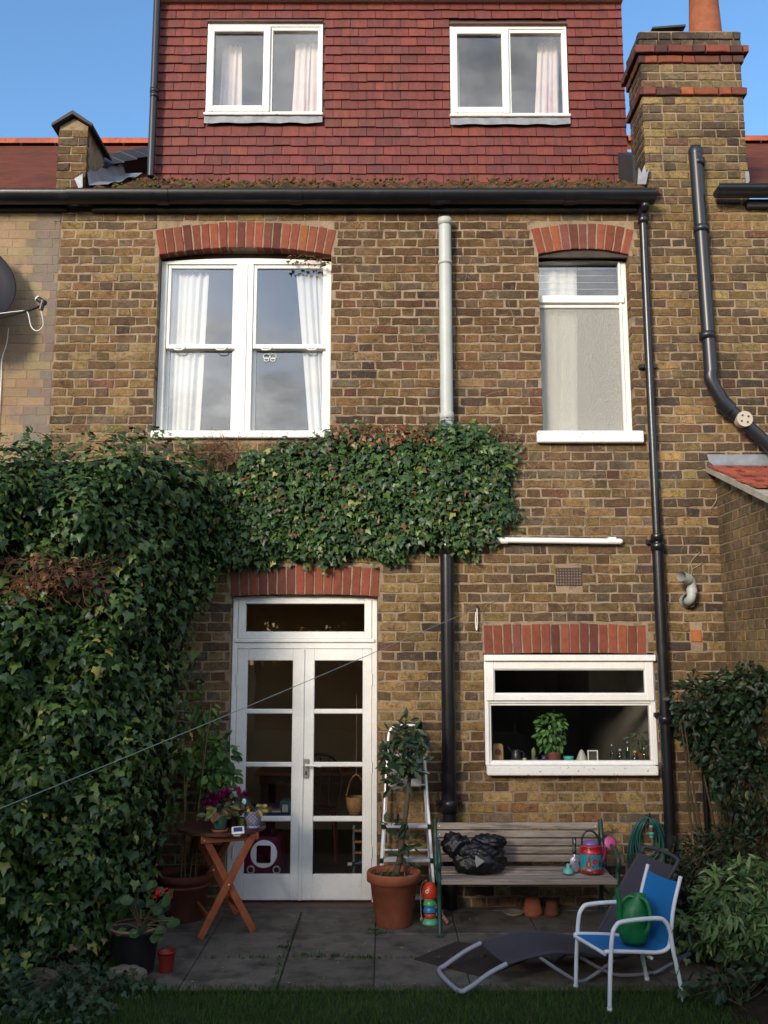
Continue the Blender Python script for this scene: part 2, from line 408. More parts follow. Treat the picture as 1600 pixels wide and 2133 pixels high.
STOCK = [(.205, .130, .055), (.160, .098, .044), (.124, .080, .043), (.075, .054, .042), (.138, .106, .070), (.150, .076, .046), (.245, .165, .077), (.110, .066, .040)]
SW = [26, 28, 20, 7, 14, 4, 5, 10]
RED = [(.205, .058, .034), (.165, .048, .030), (.115, .038, .028), (.27, .085, .038), (.15, .052, .040)]
RW = [35, 30, 14, 8, 13]
def pick(cols, w, j=.15):
    c = rnd.choices(cols, w)[0]; k = 1 + rnd.uniform(-j, j); return tuple(max(0, q * k * (1 + rnd.uniform(-.06, .06))) for q in c)

CH = .079                                     # one brick course with its joint
def brick_shape(mb, quad, yf, depth, bev=.0036, jit=.0052, div=True):
    """a worn brick: quad = four (x, z) corners, front at yf, going back by depth (+Y)"""
    out = []
    for i in range(4):
        a, b = quad[i], quad[(i + 1) % 4]; L = math.hypot(b[0] - a[0], b[1] - a[1]); k = max(1, min(4, int(L / .055))) if div else 1
        for j in range(k):
            t = j / k; out.append((a[0] + (b[0] - a[0]) * t + rnd.uniform(-jit, jit), a[1] + (b[1] - a[1]) * t + rnd.uniform(-jit, jit)))
    cx = sum(p[0] for p in out) / len(out); cz = sum(p[1] for p in out) / len(out); n = len(out)
    inn = []
    for p in out:
        dx, dz = cx - p[0], cz - p[1]; inn.append((p[0] + math.copysign(min(abs(dx), bev), dx), p[1] + math.copysign(min(abs(dz), bev), dz)))
    vs = [(p[0], yf + depth, p[1]) for p in out] + [(p[0], yf + bev * .7 + rnd.uniform(0, .0015), p[1]) for p in out] + [(p[0], yf + rnd.uniform(-.0012, .0012), p[1]) for p in inn]
    fs = [tuple(range(2 * n, 3 * n))] + [(i, (i + 1) % n, n + (i + 1) % n, n + i) for i in range(n)] + [(n + i, n + (i + 1) % n, 2 * n + (i + 1) % n, 2 * n + i) for i in range(n)]
    mb.add(vs, fs)

class Arch:
    def __init__(s, xl, xr, zs, zc, h):
        s.xl, s.xr, s.zs, s.zc, s.h = xl, xr, zs, zc, h
        sag = max(zc - zs, .004); hw = (xr - xl) / 2; s.xm = (xl + xr) / 2
        s.R = (hw * hw + sag * sag) / (2 * sag); s.cz = zc - s.R; s.a = math.asin(hw / s.R)
    def inside(s, x, z):
        r = math.hypot(x - s.xm, z - s.cz); an = math.atan2(x - s.xm, z - s.cz)
        return abs(an) < s.a + .008 / s.R and s.R - .002 < r < s.R + s.h + .008
    def under(s, x): return s.cz + math.sqrt(max(0, s.R ** 2 - (x - s.xm) ** 2))
    def build(s, n, parent):
        for i in range(n):
            g = .0055 / s.R
            a0 = -s.a + 2 * s.a * i / n + g; a1 = -s.a + 2 * s.a * (i + 1) / n - g
            r0, r1 = s.R + rnd.uniform(-.002, .003), s.R + s.h + rnd.uniform(-.006, .004)
            q = [(s.xm + r * math.sin(a), s.cz + r * math.cos(a)) for a, r in ((a0, r0), (a1, r0), (a1, r1), (a0, r1))]
            mb = MB(); mb.col = pick(RED, RW); brick_shape(mb, q, rnd.uniform(-.005, .001), .115, .005, .0025); obj('brick', mb, m_redbrick, parent)

def lay_bricks(x0, x1, z0, z1, blocked, yf=0.0, bond=(.232, .118), joint=.0145, edge_depth=.115, shift=0.0):
    """Flemish bond; returns (quad, yfront, depth, size) of each brick kept"""
    out = []; k0 = int(math.ceil(z0 / CH - 1e-6)); k1 = int(z1 / CH)
    for k in range(k0, k1):
        za, zb = k * CH + joint / 2, (k + 1) * CH - joint / 2; zm = (za + zb) / 2
        wob = rnd.uniform(-.002, .002)
        free = []; x = x0; st = .008; cur = None
        while x <= x1 + 1e-6:
            b = blocked(x, zm) or blocked(x, za + .006) or blocked(x, zb - .006)
            if not b and cur is None: cur = x
            if b and cur is not None: free.append((cur, x - st)); cur = None
            x += st
        if cur is not None: free.append((cur, x1))
        px = x0 - .4 + shift + (0 if k % 2 else .172) + rnd.uniform(-.012, .012); i = 0
        while px < x1:
            w = bond[i % 2] * (1 + rnd.uniform(-.04, .04)); a, b = px + joint / 2, px + w - joint / 2
            for (fa, fb) in free:
                ca, cb = max(a, fa), min(b, fb)
                if cb - ca > .028:
                    ed = (abs(ca - fa) < .004 and fa > x0 + .02) or (abs(cb - fb) < .004 and fb < x1 - .02)
                    tilt = rnd.uniform(-.0018, .0018)
                    out.append(([(ca, za + wob - tilt), (cb, za + wob + tilt), (cb, zb + wob + tilt), (ca, zb + wob - tilt)], yf + rnd.uniform(-.0035, .0020), edge_depth if ed else .03, cb - ca))
            px += w; i += 1
    return out
def emit_bricks(bricks, parent, material, colour, hide, limit=300, stuffname='brickwork'):
    """the bricks that show largest become parts, the rest one mesh"""
    def score(b):
        (xa, za), (xb, zb) = b[0][0], b[0][2]; p0 = PX((xa, 0, za)); p1 = PX((xb, 0, zb)); c = ((p0[0] + p1[0]) / 2, (p0[1] + p1[1]) / 2)
        if hide(*c) or not (-10 < c[0] < 1610 and -10 < c[1] < 2140): return 0
        return abs((p1[0] - p0[0]) * (p1[1] - p0[1]))
    order = sorted(bricks, key=score, reverse=True); rest = MB()
    for i, b in enumerate(order):
        c = colour((b[0][0][0] + b[0][2][0]) / 2, (b[0][0][1] + b[0][2][1]) / 2)
        if i < limit and score(b) > 0:
            mb = MB(); mb.col = c; brick_shape(mb, b[0], b[1], b[2]); obj('brick', mb, material, parent)
        else: rest.col = c; brick_shape(rest, b[0], b[1], b[2])
    if rest.v: obj(stuffname, rest, material, parent, kind='stuff')
def wall_sheet(mb, x0, x1, z0, z1, holes, y=.0045, thick=.24):
    """mortar bed with holes (x0, x1, z0, z1) and their reveals"""
    xs = sorted({x0, x1, *[h[0] for h in holes], *[h[1] for h in holes]}); zs = sorted({z0, z1, *[h[2] for h in holes], *[h[3] for h in holes]})
    for i in range(len(xs) - 1):
        for j in range(len(zs) - 1):
            xm, zm = (xs[i] + xs[i + 1]) / 2, (zs[j] + zs[j + 1]) / 2
            if any(h[0] < xm < h[1] and h[2] < zm < h[3] for h in holes): continue
            mb.add([(xs[i], y, zs[j]), (xs[i + 1], y, zs[j]), (xs[i + 1], y, zs[j + 1]), (xs[i], y, zs[j + 1])], [(0, 1, 2, 3)])
    for (a, b, c, d) in holes:
        for q in (((a, c), (a, d)), ((b, d), (b, c)), ((a, d), (b, d)), ((b, c), (a, c))):
            (p, r), (s_, t) = q; mb.add([(p, y, r), (s_, y, t), (s_, y + thick, t), (p, y + thick, r)], [(0, 1, 2, 3)])

# ------------------------------------------------------------------ the terraced house in the middle
HX0, HX1 = -2.82, 2.265
house = thing('terraced_house', (0, .1, 0), 'brown brick terraced house with a red tiled dormer and white windows', 'house')
WT = 5.90
zt = lambda y, Y=0: W(800, y, Y).z
UL = dict(x0=W(325, 715).x, x1=W(688, 715).x, z0=zt(914)); UR = dict(x0=W(1127, 715).x, x1=W(1317, 715).x, z0=zt(918))
DR = dict(x0=W(482, 1300).x, x1=W(786, 1300).x, z0=0.0); KW = dict(x0=W(1010, 1490).x, x1=W(1367, 1490).x, z0=zt(1606))
A_UL = Arch(UL['x0'] - .004, UL['x1'] + .004, zt(531), zt(515), .235); A_UR = Arch(UR['x0'] - .004, UR['x1'] + .004, zt(530), zt(518), .235)
A_DR = Arch(DR['x0'] - .01, DR['x1'] + .012, zt(1243), zt(1238), .235); A_KW = Arch(KW['x0'] + .005, KW['x1'] - .055, zt(1363), zt(1360), .235)
HOLES = [(UL['x0'] - .004, UL['x1'] + .004, UL['z0'], A_UL.zc), (UR['x0'] - .004, UR['x1'] + .004, UR['z0'], A_UR.zc),
         (DR['x0'] - .004, DR['x1'] + .004, DR['z0'], A_DR.zc), (KW['x0'] - .004, KW['x1'] + .004, KW['z0'], A_KW.zc)]
ARCHES = [A_UL, A_UR, A_DR, A_KW]
vent = (W(1159, 1200).x, W(1211, 1200).x, zt(1219), zt(1184))
def blocked(x, z):
    for (a, b, c, d), ar in zip(HOLES, ARCHES):
        if a + .004 < x < b - .004 and c < z < d: return True
        if ar.inside(x, z): return True
    return vent[0] < x < vent[1] and vent[2] < z < vent[3]
wall = MB(); wall_sheet(wall, HX0, HX1, -.05, WT, HOLES + [])
wall_o = obj('wall', wall, m_mortar, house)
def in_ivy(x, y):
    return (x < 470 and y > 905) or (420 < x < 1065 and 900 < y < 1160)
def hide_main(x, y): return in_ivy(x, y) or (y > 1880) or (910 < x < 945) or (920 < x < 1280 and y > 1700) or x > 1332 and y < 1800 and x < 1400
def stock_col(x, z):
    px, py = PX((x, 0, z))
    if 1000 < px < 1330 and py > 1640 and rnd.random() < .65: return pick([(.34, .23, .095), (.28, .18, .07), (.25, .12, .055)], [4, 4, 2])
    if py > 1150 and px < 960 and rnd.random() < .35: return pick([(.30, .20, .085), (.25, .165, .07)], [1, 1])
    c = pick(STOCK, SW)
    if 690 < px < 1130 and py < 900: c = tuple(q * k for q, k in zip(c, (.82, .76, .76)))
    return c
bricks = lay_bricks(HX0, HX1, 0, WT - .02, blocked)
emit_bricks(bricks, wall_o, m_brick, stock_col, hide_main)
for ar, n, nm in ((A_UL, 20, 'window_arch'), (A_UR, 11, 'window_arch'), (A_DR, 16, 'door_arch'), (A_KW, 17, 'window_arch')):
    bed = MB(); k = 16                        # mortar behind the arch bricks
    pts = [(ar.xm + r * math.sin(a), .012, ar.cz + r * math.cos(a)) for r, sg in ((ar.R + .004, 1), (ar.R + ar.h, -1)) for a in [sg * (-ar.a + 2 * ar.a * i / k) for i in range(k + 1)]]
    bed.prism(pts, (0, -.008, 0), (0, .09, 0)); p = obj(nm, bed, m_mortar, house); ar.build(n, p)

def frame_rect(mb, x0, x1, z0, z1, y0, y1, w, bev=.004, wl=None, wr=None, wt=None, wb=None):
    wl = w if wl is None else wl; wr = w if wr is None else wr; wt = w if wt is None else wt; wb = w if wb is None else wb
    mb.box(x0, x0 + wl, y0, y1, z0, z1, bev); mb.box(x1 - wr, x1, y0, y1, z0, z1, bev)
    mb.box(x0 + wl, x1 - wr, y0 + .001, y1, z1 - wt, z1, bev); mb.box(x0 + wl, x1 - wr, y0 + .001, y1, z0, z0 + wb, bev)
    return (x0 + wl, x1 - wr, z0 + wb, z1 - wt)
def pane(x0, x1, z0, z1, y, parent, material=None, name='pane'):
    mb = MB(); mb.box(x0 - .004, x1 + .004, y, y + .005, z0 - .004, z1 + .004); return obj(name, mb, material or m_glass, parent)

# --- upper left: a pair of sash windows
x0, x1 = UL['x0'], UL['x1']; YF = .105
wf = MB(); zs0 = zt(899); ztop = A_UL.zc
fr = [(x0 + (x1 - x0) * i / 12, A_UL.zs - .022 + .45 * (A_UL.under(x0 + (x1 - x0) * i / 12) - A_UL.zs)) for i in range(13)]
zh = zt(551, YF)
wf.prism([(p[0], YF - .012, p[1]) for p in fr] + [(x1, YF - .012, zh), (x0, YF - .012, zh)], (0, 0, 0), (0, .09, 0))
xm0, xm1 = W(490, 700, YF).x, W(526, 700, YF).x
for a, b in ((x0, x0 + .055), (xm0, xm1), (x1 - .045, x1)): wf.box(a, b, YF - .01, YF + .09, zs0, zh, .004)
wf.box(xm0 + .05, xm1 - .05, YF - .02, YF, zs0, zh, .004)
win = obj('window', wf, m_white, house)
mb = MB(); mb.box(x0, x1, YF + .03, YF + .06, zh + .01, A_UL.zc); obj('head_shade_board', mb, m_headgap, win)  # board filling the gap over the frame, its shade put into the colour
wsill = MB(); wsill.box(x0 - .005, x1 + .02, -.045, YF + .1, zt(914), zs0, .008); obj('sill', wsill, m_whiteold, win)
zm = zt(721, YF)
for (a, b) in ((x0 + .055, xm0), (xm1, x1 - .045)):
    s1 = MB(); g = frame_rect(s1, a, b, zm - .02, zh, YF + .005, YF + .045, .034, wb=.04, wl=.03, wr=.03); so1 = obj('sash', s1, m_white, win); pane(*g, YF + .022, so1)
    s2 = MB(); g = frame_rect(s2, a, b, zs0, zm + .022, YF + .047, YF + .085, .03, wb=.03, wt=.045); so2 = obj('sash', s2, m_white, win); pane(*g, YF + .066, so2)
    for hx in (a + .12, b - .12):                                  # sash lifts on the meeting rail
        hk = MB(); hk.tube(bez([(hx - .05, YF, zm - .005), (hx - .03, YF - .012, zm - .035), (hx + .03, YF - .012, zm - .035), (hx + .05, YF, zm - .005)], 4), .005, 6); obj('sash_lift', hk, m_upvc, win)
bf = MB(); bc = W(562, 745, YF + .06)          # a small butterfly sticker on the lower right pane
for sx in (-1, 1):
    for (rx, rz, dz) in ((.028, .022, .012), (.02, .016, -.018)):
        ring = [(bc.x + sx * (.026 + rx * .1) + rx * math.cos(t), bc.y, bc.z + dz + rz * math.sin(t)) for t in [2 * math.pi * i / 12 for i in range(12)]]
        bf.tube(ring, .0035, 5, closed=True)
obj('butterfly_sticker', bf, m_upvc, win)

# --- upper right: louvre light over a pane of obscured glass
x0, x1 = UR['x0'], UR['x1']; YF = .100
wf = MB(); zs0 = zt(900); zh = zt(546, YF)
fr = [(x0 + (x1 - x0) * i / 10, A_UR.zs - .028 + .4 * (A_UR.under(x0 + (x1 - x0) * i / 10) - A_UR.zs)) for i in range(11)]
wf.prism([(p[0], YF, p[1]) for p in fr] + [(x1, YF, zh), (x0, YF, zh)], (0, 0, 0), (0, .07, 0))
wf.box(x0, x0 + .012, YF, YF + .07, zs0, zh, .003); wf.box(x1 - .055, x1, YF, YF + .07, zs0, zh, .004); wf.box(x1 - .07, x1 - .05, YF - .012, YF + .03, zs0, zh, .004)
zt0, zt1 = zt(632, YF), zt(617, YF)
wf.box(x0, x1 - .03, YF - .02, YF + .07, zt0, zt1, .005); wf.box(x0, x1 - .05, YF + .012, YF + .05, zt(640, YF), zt0 - .001, .004)
win2 = obj('window', wf, m_white, house)
mb = MB(); mb.box(x0, x1, YF + .03, YF + .06, zh + .005, A_UR.zc); obj('head_shade_board', mb, m_headgap, win2)
sl_ = MB(); sl_.box(W(1120, 910, -.06).x, W(1342, 910, -.06).x, -.06, YF + .05, zt(921, -.06), zs0 - .001, .008); obj('sill', sl_, m_whiteold, win2)
nb = 5
for i in range(nb):                                            # louvre blades
    za = zt1 + (zh - zt1) * i / nb; zb_ = zt1 + (zh - zt1) * (i + 1) / nb + .012
    lb = MB(); lb.add([(x0 + .012, YF + .016, zb_), (x1 - .07, YF + .016, zb_), (x1 - .07, YF + .012, za), (x0 + .012, YF + .012, za), (x0 + .012, YF + .022, zb_), (x1 - .07, YF + .022, zb_), (x1 - .07, YF + .018, za), (x0 + .012, YF + .018, za)],
                  [(0, 1, 2, 3), (4, 7, 6, 5), (2, 1, 5, 6), (0, 3, 7, 4), (3, 2, 6, 7), (1, 0, 4, 5)])
    obj('louvre_blade', lb, m_glass, win2)
def obscured_glass():
    m = bpy.data.materials.new('obscured_glass'); m.use_nodes = True; n, l = m.node_tree.nodes, m.node_tree.links; b = n['Principled BSDF']
    b.inputs['Base Color'].default_value = (.74, .71, .66, 1); b.inputs['Roughness'].default_value = .2; b.inputs['Specular IOR Level'].default_value = .8
    ge = n.new('ShaderNodeNewGeometry'); vo = n.new('ShaderNodeTexVoronoi'); vo.inputs['Scale'].default_value = 115; l.new(ge.outputs['Position'], vo.inputs['Vector'])
    bp = n.new('ShaderNodeBump'); bp.inputs['Strength'].default_value = 1.0; bp.inputs['Distance'].default_value = .009; l.new(vo.outputs['Distance'], bp.inputs['Height']); l.new(bp.outputs[0], b.inputs['Normal'])
    t = n.new('ShaderNodeBsdfTransparent'); t.inputs[0].default_value = (.9, .92, .9, 1); mx = n.new('ShaderNodeMixShader'); mx.inputs[0].default_value = .34
    l.new(t.outputs[0], mx.inputs[1]); l.new(b.outputs[0], mx.inputs[2]); l.new(mx.outputs[0], n['Material Output'].inputs[0]); return m
pane(x0 + .012, x1 - .07, zs0, zt(640, YF), YF + .03, win2, obscured_glass())

# --- kitchen window
x0, x1 = KW['x0'], KW['x1']; YF = -.005; kz0, kz1 = zt(1594, YF), zt(1366, YF)
wf = MB(); g = frame_rect(wf, x0, x1, kz0, kz1, YF, YF + .1, .035, .005, wt=.02, wb=.012)
zk = zt(1462, YF); wf.box(x0 + .035, x1 - .035, YF + .004, YF + .1, zk - .012, zk + .03, .004)
kwin = obj('window', wf, m_white, house)
mb = MB(); mb.box(x0, x1, YF + .03, YF + .06, zh + .01, A_UL.zc); obj('head_shade_board', mb, m_headgap, win)
mb = MB(); mb.box(x0 - .002, x1 + .006, -.045, .03, zt(1377, -.045), zt(1364, -.045), .005); obj('drip_rail', mb, m_white, kwin)
s1 = MB(); g = frame_rect(s1, x0 + .012, x1 - .012, zt(1460, -.02), zt(1378, -.02), -.022, .03, .065, .006, wt=.062, wb=.055); so1 = obj('sash', s1, m_white, kwin)
s1 = MB(); frame_rect(s1, g[0] - .012, g[1] + .012, g[2] - .012, g[3] + .012, -.012, .02, .02, .004); obj('glazing_bead', s1, m_white, so1); pane(*g, .012, so1, m_glasslow)
s2 = MB(); g = frame_rect(s2, x0 + .034, x1 - .034, kz0, zk - .012, YF + .016, YF + .06, .018, .004, wb=.034); so2 = obj('fixed_frame', s2, m_white, kwin); pane(*g, YF + .035, so2, m_glasslow)
mb = MB(); mb.box(x0 + .004, W(1372, 1600, -.08).x, -.085, .02, zt(1616, -.085), zt(1596, -.07), .008); obj('sill', mb, m_whiteold, kwin)

# --- garden doors
x0, x1 = DR['x0'], DR['x1']; YF = .075; zsill = zt(1882, .05); zl = zt(1352, YF); ztr = A_DR.zc - .004
wf = MB(); xb = [(x0 + (x1 - x0) * i / 8, A_DR.under(x0 + (x1 - x0) * i / 8) - .002) for i in range(9)]
wf.prism([(p[0], YF, p[1]) for p in xb] + [(x1, YF, zt(1250, YF)), (x0, YF, zt(1250, YF))], (0, 0, 0), (0, .09, 0))
wf.box(x0, x0 + .042, YF, YF + .09, zsill, zt(1250, YF), .004); wf.box(x1 - .042, x1, YF, YF + .09, zsill, zt(1250, YF), .004)
wf.box(x0 + .042, x1 - .042, YF + .003, YF + .09, zl + .002, zt(1333, YF), .004); wf.box(x0 + .02, x1 - .02, YF - .014, YF + .02, zt(1338, YF), zt(1331, YF), .004)
door = obj('garden_door', wf, m_white, house)
s1 = MB(); g = frame_rect(s1, x0 + .044, x1 - .044, zt(1331, YF), zt(1250, YF) - .001, YF - .006, YF + .05, .062, .005, wt=.03, wb=.06); tl = obj('fanlight', s1, m_white, door); pane(*g, YF + .02, tl, m_glasslow)
xc = W(629, 1600, YF).x; zb = zt(1876, YF); rows = [(1376, 1477), (1487, 1588), (1598, 1701), (1712, 1822)]
for sgn, (a, b) in ((-1, (x0 + .044, xc - .003)), (1, (xc + .003, x1 - .044))):
    lf = MB(); st = .082 if sgn < 0 else .09; xi0, xi1 = a + .085, b - st
    if sgn > 0: xi0, xi1 = a + .09, b - .075
    ya, yb = YF + .008, YF + .05
    lf.box(a, xi0, ya, yb, zb, zl, .004); lf.box(xi1, b, ya, yb, zb, zl, .004)
    ze = [zl - 0, zt(rows[0][0], YF)]
    lf.box(xi0, xi1, ya + .001, yb, zt(1376, YF), zl, .004); lf.box(xi0, xi1, ya + .001, yb, zb, zt(1822, YF), .004)
    for r0, r1 in zip(rows[:-1], rows[1:]): lf.box(xi0 - .003, xi1 + .003, ya + .004, yb - .004, zt(r1[0], YF), zt(r0[1], YF), .006)
    leaf = obj('door_leaf', lf, m_white, door)
    for q, r in enumerate(rows):
        pn = pane(xi0, xi1, zt(r[1], YF), zt(r[0], YF), YF + .026, leaf, m_glasslow)
    if sgn < 0: XL0, XL1 = xi0, xi1
    else: XR0, XR1 = xi0, xi1
    for hz in (.35, 1.0, 1.7):
        hg = MB(); xx = a if sgn < 0 else b; hg.tube([(xx, YF - .004, hz), (xx, YF - .004, hz + .09)], .007, 8); obj('hinge', hg, m_upvc, leaf)
ov = MB(); ov.box(xc - .018, xc + .012, YF - .004, YF + .02, zb, zl, .004); obj('meeting_strip', ov, m_white, door)
hm = mat('dull_steel', (.42, .40, .37), rough=.4, metal=.8, var=.15)
mb = MB(); hp = W(638, 1601, YF); mb.box(hp.x - .02, hp.x + .022, YF - .006, YF + .01, hp.z - .075, hp.z + .075, .003); hd = obj('lock_plate', mb, hm, door)
mb = MB(); mb.tube(bez([(hp.x, YF - .005, hp.z + .03), (hp.x, YF - .05, hp.z + .03), (hp.x + .03, YF - .055, hp.z + .032), (hp.x + .12, YF - .05, hp.z + .024)], 5), .009, 8)
obj('handle', mb, m_upvc, hd)
mb = MB(); mb.box(hp.x - .006, hp.x + .006, YF - .008, YF, hp.z - .05, hp.z - .02); obj('keyhole', mb, m_black, hd)
cf = W(549, 1780, YF); mx = Matrix.Rotation(math.pi / 2, 4, 'X'); rc = .107        # round cat flap
mb = MB(); n = 40; sq = .058
ring = [V((math.cos(2 * math.pi * i / n), 0, math.sin(2 * math.pi * i / n))) for i in range(n)]
inner = []
for v in ring:
    k = max(abs(v.x) / sq, abs(v.z) / (sq * 1.18)); inner.append(v / k)
vs = [cf + v * rc + V((0, .0, 0)) for v in ring] + [cf + v * (rc - .004) + V((0, -.014, 0)) for v in ring] + [cf + v + V((0, -.016, 0)) for v in inner] + [cf + v + V((0, .012, 0)) for v in inner]
mb.add([v + V((0, .02, 0)) for v in vs], [(k * n + i, k * n + (i + 1) % n, (k + 1) * n + (i + 1) % n, (k + 1) * n + i) for k in range(3) for i in range(n)])
cflap = obj('cat_flap', mb, m_upvc, door)
mb = MB(); mb.box(cf.x - sq, cf.x + sq, cf.y + .012, cf.y + .016, cf.z - sq * 1.18, cf.z + sq * 1.18); obj('flap', mb, glass_mat('smoked_flap', .04, (.55, .5, .5)), cflap)
mb = MB(); mb.box(x0 - .0, x1 + .0, -.03, .2, zsill - .05, zsill - .001, .006); obj('threshold', mb, mat('worn_red_step', (.085, .042, .032), rough=.7, var=.25, scale=14), door)
mb = MB(); mb.box(x0 - .25, x1 + .02, -.10, .01, -.02, zsill - .055, .006); obj('doorstep', mb, mat('concrete_step', (.10, .09, .08), rough=.9, var=.2, scale=9, bump=.5, bscale=60), house)

# --- air brick
av = MB(); vx0, vx1, vz0, vz1 = vent; nx, nz = 9, 6
av.box(vx0, vx1, .02, .06, vz0, vz1)
for i in range(nx + 1):
    xx = vx0 + (vx1 - vx0) * i / nx; av.box(xx - .004, xx + .004, -.004, .02, vz0, vz1, .001)
for i in range(nz + 1):
    z_ = vz0 + (vz1 - vz0) * i / nz; av.box(vx0, vx1, -.0025, .018, z_ - .0045, z_ + .0045, .001)
obj('air_brick', av, mat('sooty_terracotta', (.06, .04, .038), rough=.85, var=.3, scale=30), house)
mb = MB(); mb.col = (.36, .12, .045); bx_ = W(1451, 1325); brick_shape(mb, [(bx_.x - .042, bx_.z - .05), (bx_.x + .042, bx_.z - .05), (bx_.x + .042, bx_.z + .05), (bx_.x - .042, bx_.z + .05)], -.005, .03)
patch_brick = mb                                   # set into the right-hand wall below
# --- rooms behind the windows
def room(x0, x1, y0, y1, z0, z1, m, parent=house, floor=None):
    mb = MB(); p = [(x0, y0, z0), (x1, y0, z0), (x1, y1, z0), (x0, y1, z0), (x0, y0, z1), (x1, y0, z1), (x1, y1, z1), (x0, y1, z1)]
    mb.add(p, [(2, 3, 7, 6), (0, 3, 7, 4), (1, 2, 6, 5), (4, 5, 6, 7)] + ([] if floor else [(0, 1, 2, 3)])); r = obj('room', mb, m, parent)
    if floor:
        f = MB(); f.add([(x0, y0, z0), (x1, y0, z0), (x1, y1, z0), (x0, y1, z0)], [(0, 1, 2, 3)]); obj('room_floor', f, floor, r)
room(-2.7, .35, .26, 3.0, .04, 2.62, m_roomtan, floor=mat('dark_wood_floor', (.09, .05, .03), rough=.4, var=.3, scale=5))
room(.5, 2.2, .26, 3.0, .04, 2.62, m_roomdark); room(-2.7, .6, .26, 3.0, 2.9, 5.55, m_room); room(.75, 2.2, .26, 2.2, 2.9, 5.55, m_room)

def curtain(label, x0t, x1t, x0b, x1b, z0, z1, Y, folds, m, amp=.025, wav=.02):
    rows = []; nz_, nx_ = 10, folds * 6
    for i in range(nz_ + 1):
        t = i / nz_; r = []
        for j in range(nx_ + 1):
            s = j / nx_; a, b = x0t + (x0b - x0t) * t, x1t + (x1b - x1t) * t
            zz_ = z1 + (z0 - z1) * t + (abs(math.sin(s * math.pi * folds)) * wav if i == 0 else 0)
            ph = s * folds * 2 * math.pi + .9 * math.sin(s * 7.3 + x0t * 5) + .35 * t * math.sin(s * 13 + x0t)
            r.append((a + (b - a) * s + .006 * math.sin(ph * .5 + t * 2), Y + amp * math.sin(ph) * (.6 + .4 * math.sin(s * 9 + x0t * 3)) * (.75 + .35 * t), zz_))
        rows.append(r)
    mb = MB(); mb.sheet(rows); return obj('curtain', mb, m, label=label, cat='curtain')
Yc = .205
curtain('white curtain gathered at the left side of the first-floor sash window', W(351, 580, Yc).x, W(436, 580, Yc).x, W(337, 890, Yc).x, W(416, 890, Yc).x, zt(897, Yc), zt(573, Yc), Yc, 6, m_curtain)
curtain('white curtain at the right side of the first-floor sash window', W(617, 580, Yc).x, W(688, 580, Yc).x, W(642, 890, Yc).x, W(700, 890, Yc).x, zt(897, Yc), zt(573, Yc), Yc, 5, m_curtain)
curtain('cream curtain behind the left half of the obscured bathroom pane', W(1118, 560, Yc).x, W(1201, 560, Yc).x, W(1120, 890, Yc).x, W(1203, 890, Yc).x, zt(905, Yc), zt(545, Yc), Yc, 4, m_curtain, .015)
# ------------------------------------------------------------------ dormer, roof, gutters and pipes of the house
YD = .80
dz0, dz1 = zt(376, YD), zt(5, YD); dx0, dx1 = W(327, 190, YD).x, W(1299, 190, YD).x
rz0 = zt(397, -.10); rslope = (dz0 - rz0) / (YD + .10)
def roofz(Y): return rz0 + (Y + .10) * rslope
RY = 3.6                                           # ridge
dl = (W(431, 150, YD).x, W(672, 150, YD).x, zt(240, YD), zt(51, YD)); dr = (W(938, 150, YD).x, W(1182, 150, YD).x, zt(243, YD), zt(56, YD))
dm = MB(); wall_sheet(dm, dx0, dx1, dz0 - .2, dz1, [dl, dr], YD + .012, .12)
for X in (dx0, dx1): dm.add([(X, YD + .012, dz0 - .2), (X, 4.2, dz0 - .2), (X, 4.2, dz1), (X, YD + .012, dz1)], [(0, 1, 2, 3)])
dormer = obj('dormer', dm, mat('dormer_backing', (.08, .03, .025), rough=.9), house)
TILE = [(.140, .034, .028), (.130, .033, .028), (.114, .030, .028), (.156, .040, .030), (.134, .036, .033)]; TW = [32, 30, 14, 10, 14]
GA, TWD = .0975, .166; tiles = []
def tile_shape(mb, x0, x1, z, h, side=None, X=0.0):
    """plain tile hung upright: the foot stands proud of the course below"""
    j = lambda k=.0015: rnd.uniform(-k, k)
    a, b = x0 + .0022 + j(.0012), x1 - .0022 + j(.0012); zf = z + j(.0035); zg = zf + j(.003)
    pr = [(a, zf, -.0165 + j()), (b, zg, -.0165 + j()), (b, z + h, .004), (a, z + h, .004), (a, zf, -.006), (b, zg, -.006), (b, z + h, .012), (a, z + h, .012)]
    if side is None: vs = [(p[0], YD + p[2], p[1]) for p in pr]
    else: vs = [(X - side * p[2], p[0], p[1]) for p in pr]
    mb.add(vs, [(0, 1, 2, 3), (5, 4, 7, 6), (0, 4, 5, 1), (1, 5, 6, 2), (4, 0, 3, 7)])
row = 0; z = dz0 - .03
while z < dz1 - .02:
    h = min(GA + .022, dz1 - z - .002); x = dx0 - .5 + (TWD / 2 if row % 2 else 0)
    while x < dx1:
        segs = [(max(x, dx0 - .012), min(x + TWD, dx1 + .012))]
        for (a, b, c, d) in ((dl[0] - .006, dl[1] + .006, dl[2] - .085, dl[3] + .008), (dr[0] - .006, dr[1] + .006, dr[2] - .085, dr[3] + .008)):
            if z + h * .6 > c and z + .02 < d:
                ns = []
                for (p, q) in segs:
                    if p < a: ns.append((p, min(q, a)))
                    if q > b: ns.append((max(p, b), q))
                segs = ns
        for (p, q) in segs:
            if q - p > .025: tiles.append((p, q, z, h))
        x += TWD
    row += 1; z += GA
tiles.sort(key=lambda t: -(t[1] - t[0]) * (1 + .02 * t[2])); rest = MB()
for i, t in enumerate(tiles):
    mb = MB() if i < 300 else rest
    mb.col = pick(TILE, TW, .10); tile_shape(mb, *t)
    if i < 300: obj('tile', mb, m_tile, dormer)
if rest.v: obj('tile_hanging', rest, m_tile, dormer, kind='stuff')
